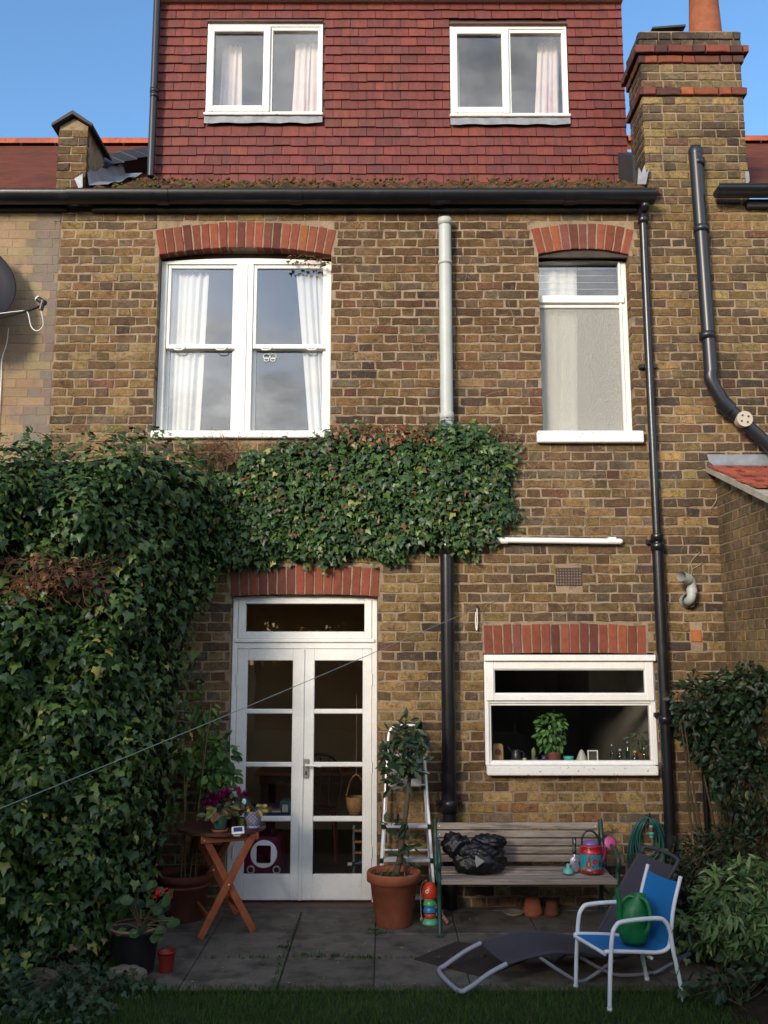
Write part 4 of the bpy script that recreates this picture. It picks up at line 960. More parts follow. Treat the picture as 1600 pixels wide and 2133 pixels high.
# ------------------------------------------------------------------ ground, paving, lawn
m_soil = mat('dark_soil', (.022, .016, .011), rough=.95, var=.4, scale=14, bump=1, bscale=40, spec=.1)
m_slab = mat('concrete_slab', attr=True, rough=.85, var=.25, scale=7, bump=.5, bscale=110, spec=.3, fine=.14, col2=(.035, .032, .028), mask=(.48, .70), mscale=4.2)
m_turf = mat('turf_under_grass', (.016, .026, .008), rough=.95, var=.4, scale=9)
mb = MB(); mb.add([(-150, -150, -.03), (150, -150, -.03), (150, 150, -.03), (-150, 150, -.03)], [(0, 1, 2, 3)]); obj('ground', mb, m_soil, kind='structure')
YR = [-.105, G(800, 1945).y, G(800, 1997).y, G(800, 2061).y]; SLW = .578; SX0 = G(612, 1945).x
mb = MB(); mb.box(-2.2, 2.7, YR[3] - .004, .02, -.028, -.010); patio = obj('patio', mb, mat('joint_dirt', (.018, .016, .012), rough=.95, var=.3, scale=20), kind='structure')
for r in range(3):
    ya, yb = YR[r + 1], YR[r]
    for k in range(-3, 5):
        x = SX0 + k * SLW + (.0 if r != 0 else .0); j = .0025 if k != 0 else .009
        x0_, x1_ = x + j, x + SLW - .0025
        if x0_ > 2.6: continue
        s = MB(); g = rnd.uniform(.85, 1.12); s.col = (.122 * g, .104 * g, .086 * g); tz = rnd.uniform(-.003, .003)
        s.box(x0_ + rnd.uniform(-.002, .002), x1_, ya + .005, yb - .005, -.026, tz, .005); obj('paving_slab', s, m_slab, patio)
s = MB(); s.col = (.10, .09, .08); s.box(-2.2, 2.6, -.098, .004, -.026, .004, .004); obj('wall_strip', s, m_slab, patio)
Y0 = YR[3] - .006; k = 60; rows_ = []
for i in range(9):
    t = i / 8; rows_.append([(-9 + 18 * j / k, Y0 + .016 * math.sin(j * 1.9) + .012 * math.sin(j * 5.3) - t * 14, -.026 + .02 * min(1, t * 60) + .004 * math.sin(j * .7 + i)) for j in range(k + 1)])
mb = MB(); mb.sheet(rows_[::-1]); lawn = obj('lawn', mb, m_turf, kind='structure')
def grass_blades(n, x0, x1, y0, y1, zb, h0, h1, name, parent, cols, wts, lean=.6):
    P = np.c_[nrng.uniform(x0, x1, n), y0 + (y1 - y0) * nrng.uniform(0, 1, n) ** 1.0, np.full(n, zb)]
    blade = ([(-.045, 0, 0), (.045, 0, 0), (.03, .55, .05), (0, 1, .22), (-.03, .55, .05)], [(0, 1, 2, 4), (4, 2, 3)])
    N = np.c_[nrng.normal(0, 1, n), nrng.normal(0, 1, n), np.full(n, .15)]; T = np.c_[nrng.normal(0, lean * .6, n), nrng.normal(0, lean * .6, n), np.ones(n)]
    return leaf_mass(name, blade, P, N, T, nrng.uniform(h0, h1, n), palette(n, cols, wts, .25), m_grass, parent)
m_grass = mat('grass_blade', attr=True, rough=.55, var=.15, scale=4, spec=.3, transl=.15)
GR = [(.040, .088, .014), (.030, .066, .012), (.058, .10, .02), (.085, .095, .03)]
grass = grass_blades(52000, -2.6, 2.7, Y0 - .005, -3.3, -.01, .025, .062, 'grass', lawn, GR, [5, 4, 2, .6], .9)
grass2 = grass_blades(2600, -2.3, 2.4, Y0 - .01, Y0 + .055, -.01, .02, .05, 'grass_edge', lawn, GR, [5, 4, 2, .6], 1.3)
# weeds in the joints
wd = []
for (x, y) in [(782, 1938), (700, 1993), (740, 1996), (770, 1997), (640, 1990), (776, 1946), (800, 1945), (660, 1994), (590, 1975)]:
    p = G(x, y); wd.append(p)
n = 520; P = np.array([[*(wd[i % len(wd)] + V((rnd.gauss(0, .035), rnd.gauss(0, .006), 0)))] if i < 260 else [*(G(585, 1997) + V((rnd.uniform(-.5, 1.5), rnd.gauss(0, .006), 0)))] if i < 420 else [*(G(605, 1950).lerp(G(566, 2060), rnd.random()) + V((rnd.gauss(0, .006), 0, 0)))] for i in range(n)]); N = nrng.normal(0, 1, (n, 3)); N[:, 2] = .4; T = nrng.normal(0, .7, (n, 3)); T[:, 2] = 1
leaf_mass('joint_weeds', LANCE, P, N, T, nrng.uniform(.012, .035, n), palette(n, GR, [4, 3, 3, 1]), m_grass, patio)
mb = MB(); q = random.Random(8)
for i in range(70):                                # fallen leaves and crumbs
    p = G(q.uniform(380, 1000), q.uniform(1905, 2050), .006); a = q.uniform(0, 6); s = q.uniform(.004, .015) ; mb.col = q.choice([(.30, .22, .10), (.2, .1, .04), (.26, .24, .12)])
    mb.add([p + V((s * math.cos(a), s * math.sin(a), .003)), p + V((s * .6 * math.cos(a + 1.7), s * .6 * math.sin(a + 1.7), 0)), p + V((-s * math.cos(a), -s * math.sin(a), .004)), p + V((s * .6 * math.cos(a - 1.7), s * .6 * math.sin(a - 1.7), 0))], [(0, 1, 2, 3)])
obj('leaf_litter', mb, m_grass, patio, kind='stuff')
# planting bed on the right
mb = MB(); k = 14; mb.sheet([[(1.9 + .12 * math.sin(i * 1.1) + t * (EX - 1.9), -.02 - i * .2, -.02 + .09 * min(1, t * 3) + .02 * math.sin(i * 2.3 + t * 5)) for t in (0, .2, .5, 1.0)] for i in range(k)]); obj('flower_bed', mb, m_soil, kind='structure')
mb = MB(); c = G(960, 1990, .006); pts = [G(863, 1998, .006), G(950, 1962, .006), G(1130, 1985, .006), G(1010, 2036, .006)]
mb.prism([p - V((0, 0, .004)) for p in pts], (0, 0, 0), (0, 0, .008)); obj('doormat', mb, mat('brown_coir', (.028, .018, .014), rough=.95, var=.4, scale=30, bump=1, bscale=160), label='dark brown mat lying on the paving beneath the foot of the sun lounger', cat='doormat')
# ------------------------------------------------------------------ ivy
m_leaf = mat('ivy_leaf', attr=True, rough=.42, var=.25, scale=28, spec=.4, transl=.12)
m_softleaf = mat('soft_leaf', attr=True, rough=.5, var=.2, scale=22, spec=.35, transl=.18)
m_stem = mat('woody_stem', attr=True, rough=.85, var=.3, scale=20, bump=.5, bscale=60, spec=.2)
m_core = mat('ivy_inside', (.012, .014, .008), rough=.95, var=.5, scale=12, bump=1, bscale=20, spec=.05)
ivy = thing('ivy', (-2.0, -.8, 0), 'thick dark green ivy covering the left boundary and the wall above the garden doors', 'ivy')
IC = [(.038, .080, .020), (.025, .055, .017), (.056, .105, .022), (.095, .145, .028), (.030, .064, .030), (.20, .215, .05), (.32, .29, .075)]
IW = [30, 24, 24, 12, 10, 2.4, 1.2]
def lerp_tab(tab, x):
    if x <= tab[0][0]: return tab[0][1]
    for (a, b), (c, d) in zip(tab, tab[1:]):
        if x <= c: return b + (d - b) * (x - a) / (c - a)
    return tab[-1][1]
# left mass, described as seen in elevation: right-hand outline, crest and depth of its face
OUT_R = [(880, 400), (925, 435), (980, 478), (1100, 492), (1170, 482), (1210, 462), (1260, 432), (1320, 408), (1400, 392), (1480, 380), (1600, 372), (1700, 352), (1800, 330), (1880, 300), (1960, 262), (2030, 235), (2080, 200)]
TOP = [(-200, 915), (0, 912), (60, 902), (140, 915), (230, 897), (300, 893), (360, 905), (420, 930), (470, 975), (520, 1000)]
def face_y(x, y):
    base = lerp_tab([(-300, -2.1), (0, -1.85), (180, -1.62), (270, -1.4), (330, -1.1), (380, -.75), (430, -.45), (480, -.28), (560, -.2)], x)
    tt = y - lerp_tab(TOP, x); base += .55 * max(0, 1 - tt / 120) ** 2 * min(1, -base / .8)
    e = lerp_tab(OUT_R, y) - x; base += .35 * max(0, 1 - e / 60) ** 1.5 * min(1, -base / .5)
    return base + .07 * math.sin(x * .031 + y * .017) + .06 * math.sin(y * .043 - x * .02)
# dark inside
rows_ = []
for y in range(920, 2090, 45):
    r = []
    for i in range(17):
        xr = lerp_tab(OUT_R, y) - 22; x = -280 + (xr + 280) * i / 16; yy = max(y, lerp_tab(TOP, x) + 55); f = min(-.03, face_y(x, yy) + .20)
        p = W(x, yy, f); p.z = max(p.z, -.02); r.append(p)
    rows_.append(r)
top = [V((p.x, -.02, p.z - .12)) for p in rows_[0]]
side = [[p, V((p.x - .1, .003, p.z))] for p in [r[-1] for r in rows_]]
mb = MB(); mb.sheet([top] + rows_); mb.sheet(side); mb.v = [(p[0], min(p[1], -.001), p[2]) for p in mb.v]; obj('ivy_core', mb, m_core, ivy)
def scatter(n, samp, spread, out_off, rng):
    P = []; N = []
    while len(P) < n:
        q = samp(rng)
        if q is None: continue
        x, y = q; f = min(-.02, face_y(x, y)); e = 8
        p = W(x, y, f); px_ = W(x + e, y, min(-.02, face_y(x + e, y))); pz_ = W(x, y - e, min(-.02, face_y(x, y - e)))
        nn = (px_ - p).cross(pz_ - p); nn.normalize()
        if nn.y > 0: nn = -nn
        o = out_off(rng); p = p + nn * o + V(rng.normal(0, spread, 3)); p.z = max(p.z, .01); p.y = min(p.y, -.015); P.append(tuple(p)); N.append(tuple(nn))
    return np.array(P), np.array(N)
rng = np.random.default_rng(21)
def samp_left(r):
    x, y = r.uniform(-120, 495), r.uniform(885, 2070)
    if x > lerp_tab(OUT_R, y) + r.normal(0, 5) or y < lerp_tab(TOP, x) + r.normal(0, 5): return None
    hole = math.exp(-(((x - 90) / 105) ** 2 + ((y - 1205) / 48) ** 2) * 1.3)          # the thin, dead patch
    if r.uniform() < hole * .82: return None
    if r.uniform() < .45 * (math.sin(x * .05 + 3 * math.sin(y * .021)) * math.sin(y * .047 + 2 * math.sin(x * .03)) > .62): return None
    return x, y
NL = 16500
P, N = scatter(NL, samp_left, .018, lambda r: r.uniform(-.12, .05), rng)
def leafdirs(N, rng, up=.55, tilt=.55, side=.55):
    n = len(N); Nn = N + np.array([0, 0, up]) + rng.normal(0, tilt, (n, 3)); T = np.c_[rng.normal(0, side, n), rng.normal(-.25, .3, n), -np.ones(n)]; return Nn, T
Nn, T = leafdirs(N, rng); S = np.clip(rng.lognormal(math.log(.048), .32, NL), .02, .09)
S *= np.clip(1.0 - .0 * P[:, 1], .8, 1.2); cols = palette(NL, IC, IW, .22, rng)
big = np.argsort(-(S / (P[:, 1] + D)) + np.where(P[:, 1] > -.9, .01, 0))[:300]; msk = np.ones(NL, bool); msk[big] = False
leaf_objs('leaf', IVY, P[big], Nn[big], T[big], S[big], cols[big], m_leaf, ivy, 'ivy', 12)
leaf_mass('ivy_leaves', IVY, P[msk], Nn[msk], T[msk], S[msk], cols[msk], m_leaf, ivy)
# band across the wall
B_TOP = [(470, 968), (510, 935), (600, 925), (660, 918), (690, 888), (760, 898), (800, 905), (870, 905), (895, 890), (930, 880), (990, 888), (1030, 905), (1055, 935), (1072, 985)]
B_BOT = [(470, 1180), (560, 1172), (620, 1165), (700, 1168), (760, 1152), (810, 1168), (850, 1145), (930, 1130), (980, 1150), (1010, 1135), (1050, 1105), (1072, 1060)]
def band_y(x, y):
    a, b = lerp_tab(B_TOP, x), lerp_tab(B_BOT, x); t = (y - a) / max(1, b - a); e = max(0, 1 - (1074 - x) / 40)
    bump_ = .075 * math.exp(-((x - 932) / 42) ** 2)               # it swells over the soil pipe
    return -bump_ - (.05 + .12 * max(0, math.sin(math.pi * min(1, max(0, .08 + .9 * t)))) ** .6) * (1 - .6 * e * e) + .02 * math.sin(x * .04 + y * .03)
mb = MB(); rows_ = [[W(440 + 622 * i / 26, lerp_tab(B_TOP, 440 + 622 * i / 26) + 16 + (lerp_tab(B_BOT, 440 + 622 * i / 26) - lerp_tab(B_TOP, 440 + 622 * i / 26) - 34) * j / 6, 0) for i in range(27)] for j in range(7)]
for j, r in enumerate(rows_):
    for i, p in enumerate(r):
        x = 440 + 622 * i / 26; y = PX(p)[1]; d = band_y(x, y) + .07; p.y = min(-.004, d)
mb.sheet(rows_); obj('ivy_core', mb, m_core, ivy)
NB = 9200; P = []; N = []
while len(P) < NB:
    x, y = rng.uniform(440, 1076), rng.uniform(878, 1182); wv = 9 * math.sin(x * .071) * math.sin(x * .023 + 1) + 6 * math.sin(x * .19); a, b = lerp_tab(B_TOP, x) + rng.normal(0, 6) + wv, lerp_tab(B_BOT, x) + rng.normal(0, 7) + 1.3 * wv; xr = 1062 + 9 * math.sin(y * .055) + 5 * math.sin(y * .17 + 1) + rng.normal(0, 4)
    if not a < y < b or x > xr or (x < 500 and y < 985): continue
    if 690 < x < 880 and y < 925 and rng.uniform() < .6: continue
    p = W(x, y, band_y(x, y) - rng.uniform(-.09, .03)); p.y = min(-.014, p.y); P.append(tuple(p + V(rng.normal(0, .008, 3))))
    N.append((.35 * max(0, (x - 1020) / 50), -1, .25 * (b - y) / (b - a)))
P = np.array(P); N = np.array(N); P[:, 1] = np.minimum(P[:, 1], -.014); Nn, T = leafdirs(N, rng, .45, .42); S = np.clip(rng.lognormal(math.log(.042), .32, NB), .018, .078); cols = palette(NB, IC, [30, 28, 22, 6, 14, 1.0, .5], .22, rng)
leaf_mass('ivy_leaves', IVY, P, Nn, T, S, cols, m_leaf, ivy)
# trailing shoots past the edges of the mass
q = random.Random(90); mb = MB(); LSP, LSN, LST, LSS = [], [], [], []
for i in range(46):
    k = q.random()
    if k < .3: x, y, d = 1058 + q.uniform(-6, 6), q.uniform(930, 1090), V((q.uniform(.3, 1), 0, q.uniform(-.7, .5)))
    elif k < .65: x = q.uniform(500, 1050); y = lerp_tab(B_BOT, x) - 4; d = V((q.uniform(-.5, .5), 0, -1))
    elif k < .8: x = q.uniform(690, 1050); y = lerp_tab(B_TOP, x) + 8; d = V((q.uniform(-.6, .6), 0, 1))
    else: y = q.uniform(1230, 1800); x = lerp_tab(OUT_R, y) - 4; d = V((q.uniform(.3, 1), 0, q.uniform(-1, .2)))
    p = W(x, y, -.05 if x > 470 else face_y(x, y) + .12); pts = [p.copy()]; d.normalize()
    for j in range(6):
        d = (d + V((q.gauss(0, .25), q.gauss(0, .1), q.gauss(0, .25)))).normalized(); p = p + d * q.uniform(.012, .026); p.y = min(p.y, -.02); pts.append(p.copy())
        LSP.append(tuple(p)); LSN.append((q.gauss(0, .4), -1, q.gauss(.4, .3))); LST.append(tuple(d + V((q.gauss(0, .7), 0, q.gauss(-.4, .6))))); LSS.append(q.uniform(.022, .05) * (1 - j * .06))
    mb.col = (.06, .05, .025); mb.tube(pts, .002, 5, False)
obj('shoots', mb, m_stem, ivy, kind='stuff')
leaf_mass('shoot_leaves', IVY, np.array(LSP), np.array(LSN), np.array(LST), np.array(LSS), palette(len(LSP), IC, [24, 12, 26, 20, 6, 3, 1], .2, rng), m_leaf, ivy)
# bare twigs and dead leaves
def twig(mb, p, d, L, r, rg, n=6, gr=.0, flat=False):
    pts = [V(p)]; d = V(d).normalized()
    for i in range(n):
        d = (d + V((rg.gauss(0, .35), 0 if flat else rg.gauss(0, .25), rg.gauss(0, .35) - gr))).normalized()
        if flat: d.y = 0
        q = pts[-1] + d * L / n
        if flat: q.y = -.006 - .004 * rg.random()
        pts.append(q)
    mb.tube(pts, [r * (1 - .7 * i / n) for i in range(n + 1)], 5, False); return pts
q = random.Random(31); mb = MB()
TWC = [(.14, .07, .04), (.20, .11, .06), (.10, .055, .035)]
for (x0_, x1_, y0_, y1_, n, L) in ((425, 500, 915, 965, 120, .22), (690, 900, 888, 915, 150, .16), (0, 215, 1160, 1245, 330, .16), (1000, 1070, 890, 915, 40, .14), (560, 700, 920, 935, 40, .14)):
    for i in range(n):
        x, y = q.uniform(x0_, x1_), q.uniform(y0_, y1_); Yb = -.03 - q.random() * .08 if x > 420 else face_y(x, y) - q.uniform(-.06, .05); mb.col = q.choice(TWC)
        twig(mb, W(x, y, Yb), (q.gauss(0, 1), -.2, q.gauss(0, .6)), L * q.uniform(.5, 1.2), q.uniform(.0015, .0036), q)
obj('dead_twigs', mb, m_stem, ivy, kind='stuff')
n = 420; P = []
for i in range(n):
    z_ = q.random()
    if z_ < .25: x, y = q.uniform(690, 900), q.uniform(885, 925)
    elif z_ < .75: x, y = q.gauss(90, 70), q.gauss(1210, 26)
    else: x, y = q.uniform(430, 1060), q.uniform(905, 1120)
    P.append(tuple(W(x, y, (band_y(x, y) - .02 if x > 480 else min(-.1, face_y(x, y) - .02)))))
P = np.array(P); Nn, T = leafdirs(np.tile([0, -1, .1], (n, 1)), rng, .2, .7, .9); leaf_mass('dead_leaves', IVY, P, Nn, T, rng.uniform(.03, .06, n), palette(n, [(.20, .075, .035), (.14, .055, .03), (.24, .12, .06)], [1, 1, 1], .2, rng), m_softleaf, ivy)
# dried creeper stems clinging to the bricks
mb = MB(); q = random.Random(77)
SEEDS = [(1085, 960, 20), (1120, 1000, 16), (1180, 1060, 22), (1230, 1130, 22), (1160, 1230, 14), (1290, 1180, 14), (1040, 1200, 10), (1090, 880, 10), (1050, 700, 16), (1000, 560, 14), (860, 720, 14), (760, 760, 12), (790, 600, 12), (1090, 520, 12), (720, 470, 8), (1240, 990, 14), (1420, 1170, 6), (1440, 1090, 5), (1470, 1000, 5), (1090, 1130, 16), (1210, 1260, 12), (640, 470, 6)]
for (x, y, n) in SEEDS:
    for i in range(n):
        p = W(x + q.gauss(0, 38), y + q.gauss(0, 34), -.008)
        if blocked(p.x, p.z): continue
        mb.col = q.choice([(.27, .19, .12), (.20, .13, .08), (.32, .25, .18)]); a = q.uniform(0, 6.3); twig(mb, p, (math.cos(a), 0, math.sin(a)), q.uniform(.05, .22), q.uniform(.001, .0024), q, 6, 0, True)
for pts in ([(1432, 1210), (1442, 1190), (1440, 1170), (1458, 1150)], [(1440, 1186), (1456, 1178), (1462, 1172)], [(1480, 1060), (1492, 1042), (1494, 1010)]):
    mb.col = (.34, .27, .20); mb.tube(bez([W(a, b, -.01) for a, b in pts], 4), .0032, 5)
creep = obj('dried_creeper', mb, m_stem, label='pale dried creeper stems clinging to the brick wall right of the ivy', cat='creeper')
# small living sprigs over the sash window and beside the ivy
mb = MB(); q = random.Random(12); sp0 = [W(x, 534 + abs(x - 640) * .04 + q.uniform(-3, 6), .03) for x in range(598, 692, 9)]; mb.col = (.16, .07, .04); mb.tube(sp0, .003, 5); spr = obj('ivy_sprig', mb, m_stem, label='thin ivy sprig trailing under the arch of the sash window', cat='ivy')
n = 34; P = np.array([tuple(W(600 + 84 * (i / n), 536 + q.uniform(-6, 14) + (8 if i > 22 else 0), -.0)) for i in range(n)]); Nn, T = leafdirs(np.tile([0, -1, .1], (n, 1)), rng, .3, .5); leaf_objs('leaf', IVY, P, Nn, T, rng.uniform(.022, .042, n), palette(n, [(.16, .05, .03), (.03, .06, .02), (.05, .09, .02)], [2, 2, 1], .2, rng), m_leaf, spr, 'sprig', 5)

# ------------------------------------------------------------------ leafy shrubs
def branch_mass(mb, base, tips, r0, rg, col=(.07, .05, .03)):
    mb.col = col
    for t in tips:
        b, t = V(base), V(t); m1 = b.lerp(t, .4) + V((rg.gauss(0, .05), rg.gauss(0, .05), rg.gauss(.05, .04)))
        mb.tube(bez([b, m1, t], 5), [r0 * (1 - .75 * i / 10) for i in range(11)], 6, False)
def shrub(name, label, cat, base, blobs, n, shape, size, cols, wts, seed, n_obj=0, key=None, r0=.012, up=.5, tilt=.6, down=.4, mat_=None, rad=1.0):
    rg = random.Random(seed); rn = np.random.default_rng(seed); t = thing(name, base, label, cat); P = []; N = []
    wb = np.array([b[1][0] * b[1][2] for b in blobs]); wb = wb / wb.sum()
    for i in range(n):
        c, r = blobs[rn.choice(len(blobs), p=wb)]; d = rn.normal(0, 1, 3); d /= np.linalg.norm(d); k = rn.uniform(.25, 1.0) ** .5 * rad
        P.append([c[j] + r[j] * d[j] * k for j in range(3)]); N.append(d)
    P = np.array(P); N = np.array(N); P[:, 2] = np.maximum(P[:, 2], .015); Nn = N * .6 + np.array([0, -.35, up]) + rn.normal(0, tilt, (n, 3)); T = N * .8 + np.c_[rn.normal(0, .5, n), rn.normal(0, .5, n), rn.normal(-down, .4, n)]
    S = rn.uniform(size[0], size[1], n); cl = palette(n, cols, wts, .2, rn); mm = mat_ or m_softleaf
    o = np.argsort(P[:, 1] - S); a, b = o[:n_obj], o[n_obj:]
    if n_obj: leaf_objs('leaf', shape, P[a], Nn[a], T[a], S[a], cl[a], mm, t, key or name)
    if len(b): leaf_mass('foliage', shape, P[b], Nn[b], T[b], S[b], cl[b], mm, t)
    mb = MB(); tips = [P[i] for i in rn.choice(n, min(n, 26), replace=False)]; branch_mass(mb, (base[0], base[1], base[2]), tips, r0, rg); obj('branches', mb, m_stem, t); return t
def wb(x, y, Y, rx, rz, ry=None): c = W(x, y, Y); s = (Y + D) / F; return (tuple(c), (rx * s, (ry if ry else (rx + rz) / 2) * s, rz * s))
DG = [(.011, .027, .010), (.008, .020, .009), (.017, .038, .012), (.045, .075, .018)]
shrub('climbing_shrub', 'large dark green shrub climbing the lean-to wall on the right', 'shrub', (2.55, -.35, .03),
      [wb(1470, 1470, -.35, 70, 70), wb(1545, 1440, -.6, 70, 60), wb(1590, 1500, -.75, 70, 110), wb(1510, 1560, -.45, 70, 70), wb(1560, 1640, -.7, 70, 90), wb(1445, 1510, -.25, 40, 55), wb(1600, 1420, -.8, 40, 30)], 3300, OVAL, (.036, .072), DG, [5, 5, 4, .7], 41, 200, 'climb', .016)
shrub('dark_bush', 'low dark bush below the black downpipe behind the sun lounger', 'shrub', (2.1, -.3, .03), [wb(1440, 1800, -.35, 55, 60), wb(1490, 1780, -.45, 50, 60), wb(1420, 1850, -.5, 40, 60), wb(1540, 1760, -.7, 60, 50)], 1300, OVAL, (.028, .05), DG, [5, 5, 3, .3], 42, 60, 'darkb', .008)
VG = [(.085, .155, .048), (.13, .20, .07), (.056, .11, .036), (.28, .32, .17), (.03, .065, .024)]
shrub('variegated_shrub', 'pale green variegated shrub with pointed leaves beside the blue chair', 'shrub', (2.15, -1.35, .02),
      [wb(1540, 1850, -1.3, 75, 45), wb(1460, 1940, -1.45, 50, 38), wb(1590, 1890, -1.35, 70, 55), wb(1530, 1935, -1.5, 80, 45), wb(1500, 1890, -1.3, 60, 40), wb(1585, 1960, -1.6, 60, 40), wb(1560, 1800, -1.0, 40, 18)], 1700, LANCE, (.06, .115), VG, [5, 4, 4, 1.6, 3], 43, 300, 'varieg', .010, down=.5)
shrub('leafy_seedling', 'dark leafy growth with pale edged leaves at the lower right corner', 'shrub', (1.95, -2.05, .0), [wb(1560, 2060, -2.0, 60, 40), wb(1510, 2030, -2.05, 50, 38), wb(1480, 2050, -2.05, 60, 30), wb(1590, 2010, -1.9, 50, 40), wb(1545, 2110, -2.15, 50, 25)], 190, OVAL, (.05, .085), [(.016, .034, .014), (.024, .048, .018), (.055, .085, .04)], [6, 3, 1], 44, 120, 'seedl', .006)
# weeds and ground ivy at the lower left
shrub('ground_ivy', 'tangle of ground ivy and weeds beside the lawn at the lower left corner', 'weeds', (-1.75, -1.95, .0),
      [((-1.65, -1.9, .05), (.28, .18, .10)), ((-1.95, -2.0, .05), (.30, .2, .12)), ((-1.45, -1.82, .03), (.16, .10, .05)), ((-2.2, -2.1, .06), (.3, .2, .14)), ((-1.75, -2.2, .04), (.3, .2, .08)), ((-1.95, -1.75, .14), (.2, .1, .12))], 900, IVY, (.026, .058), [(.030, .058, .022), (.045, .075, .03), (.02, .042, .02), (.10, .11, .04), (.14, .07, .03)], [6, 4, 5, .8, .4], 45, 160, 'givy', .004)
for lab, x, y, r, c in (('pale rounded stone beside the dark grey plant pot', 258, 2052, (.12, .08, .06), (.17, .135, .10)), ('brown stone at the foot of the ivy in the lower left corner', 68, 2078, (.15, .08, .11), (.085, .06, .042)), ('dark stone half hidden by weeds at the foot of the ivy', 118, 2060, (.10, .08, .10), (.05, .042, .036))):
    p = G(x, y); mb = MB(); mb.blob(p + V((0, .05, .03)), r, 14, 8, .10, int(x), .75); obj('stone', mb, mat('stone_' + str(int(x)), c, rough=.9, var=.3, scale=14, bump=.7, bscale=40), label=lab, cat='stone')
# ------------------------------------------------------------------ materials of the garden things
m_terra = mat('terracotta', (.27, .085, .045), rough=.85, var=.22, scale=9, bump=.3, bscale=60, spec=.2, col2=(.36, .18, .12), mask=(.58, .75), mscale=7)
m_terradark = mat('damp_terracotta', (.12, .042, .028), rough=.85, var=.25, scale=9, bump=.3, bscale=60, spec=.2)
m_potsoil = mat('potting_soil', (.03, .022, .015), rough=.95, var=.4, scale=60, bump=1, bscale=120)
m_teak = mat('oiled_red_wood', (.30, .085, .032), rough=.5, var=.28, scale=14, bump=.25, bscale=60, spec=.35, stretch=(1, 1, 1))
m_tabletop = mat('weathered_table_wood', (.085, .034, .022), rough=.45, var=.3, scale=12, bump=.3, bscale=50)
m_grey = mat('weathered_grey_wood', (.27, .225, .19), rough=.9, var=.35, scale=5, bump=.8, bscale=30, spec=.15, stretch=(.12, 1, 1), col2=(.09, .078, .068), mask=(.5, .68), mscale=24, fine=.2)
m_bgreen = mat('dark_green_paint', (.016, .055, .042), rough=.45, var=.2, scale=10)
m_alu = mat('aluminium', (.80, .78, .79), rough=.38, metal=.35, var=.08)
m_tube = mat('white_coated_tube', (.62, .65, .70), rough=.35, var=.08, scale=6, spec=.5)
m_ltube = mat('grey_lacquered_tube', (.24, .25, .30), rough=.4, var=.12, scale=6)
m_blue = mat('blue_mesh_cloth', (.011, .145, .38), rough=.7, var=.08, scale=4, bump=.3, bscale=400, spec=.25)
m_sling = mat('dark_grey_mesh_cloth', (.052, .048, .062), rough=.8, var=.15, scale=5, bump=.3, bscale=350, spec=.2)
m_canegreen = mat('green_plastic_can', (.008, .125, .035), rough=.42, var=.15, scale=8, spec=.4)
def P_(o, *pts): return [V(o) + V(p) for p in pts]
def flat_ring(n=26): return [(math.cos(2 * math.pi * i / n), math.sin(2 * math.pi * i / n)) for i in range(n)]
def pot_profile(rb, rt, h, rim=.0, rimh=.0, t=.012):
    p = [(.0, .001), (rb * .96, .0), (rb, .006)]
    if rim: p += [(rt - (rt - rb) * rimh / h * 1.0, h - rimh), (rt + rim, h - rimh + .008), (rt + rim * 1.1, h - .012), (rt + rim * .8, h)]
    else: p += [(rt, h - .008), (rt, h)]
    return p + [(rt - t, h - .004), (rt - t * 1.3, h - .045), (.0, h - .05)]
def plant_pot(name, label, cat, c, rb, rt, h, m, rim=0, rimh=0, soil=True, tilt=None, sx=1.0):
    t = thing(name, c, label, cat); mb = MB(); mb.lathe(pot_profile(rb, rt, h, rim, rimh)[:-1 if soil else None], c, 28, tilt, sx=sx); obj('pot', mb, m, t)
    if soil: mb = MB(); mb.lathe([(0, h - .038), (rt * .6, h - .042), (rt - .012, h - .045)], c, 20, tilt, sx=sx); obj('soil', mb, m_potsoil, t)
    return t

# ------------------------------------------------------------------ folding table
ta, tn = V((.922, .387, 0)), V((-.387, .922, 0)); fc = V((-1.106, -.725, 0)); cen = fc + tn * .245; TZ = .705
tb = thing('folding_table', (cen.x, cen.y, 0), 'round reddish wooden folding table with crossed legs beside the garden doors', 'table')
R_ = .325; n = 9; sl_w = 2 * R_ / n
for i in range(n):                                    # slats of the round top
    a, b = -R_ + i * sl_w + .0015, -R_ + (i + 1) * sl_w - .0015; pts = []
    for k in range(9):
        s = a + (b - a) * k / 8; pts.append((s, -math.sqrt(max(0, R_ ** 2 - s * s))))
    for k in range(9):
        s = b + (a - b) * k / 8; pts.append((s, math.sqrt(max(0, R_ ** 2 - s * s))))
    poly = [cen + tn * p[0] + ta * p[1] + V((0, 0, TZ - .022)) for p in pts]; mb = MB(); mb.prism(poly, (0, 0, 0), (0, 0, .022 + rnd.uniform(-.0008, .0008))); obj('top_slat', mb, m_tabletop, tb)
for off in (.0, .49):
    o = fc + tn * off
    mb = MB(); mb.bar(o - ta * .205 + V((0, 0, TZ - .048)), o + ta * .215 + V((0, 0, TZ - .048)), .024, .05); obj('top_rail', mb, m_teak, tb)
    for sgn, dy in ((1, -.014), (-1, .014)):
        a = o - ta * .195 * sgn + tn * dy; b = o + ta * .175 * sgn + tn * dy
        mb = MB(); mb.bar(a + V((0, 0, .004)), b + V((0, 0, TZ - .03)), .024, .05, up=ta); obj('leg', mb, m_teak, tb)
    mb = MB(); c = o + V((0, 0, TZ * .49)); mb.tube([c - tn * .032, c + tn * .03], .007, 8); obj('pivot_bolt', mb, m_alu, tb)
    for sgn in (-1, 1):
        mb = MB(); c = o + ta * (.18 * sgn) + V((0, 0, TZ - .05)); mb.tube([c - tn * .016, c + tn * .014], .005, 6); obj('bolt', mb, m_alu, tb)
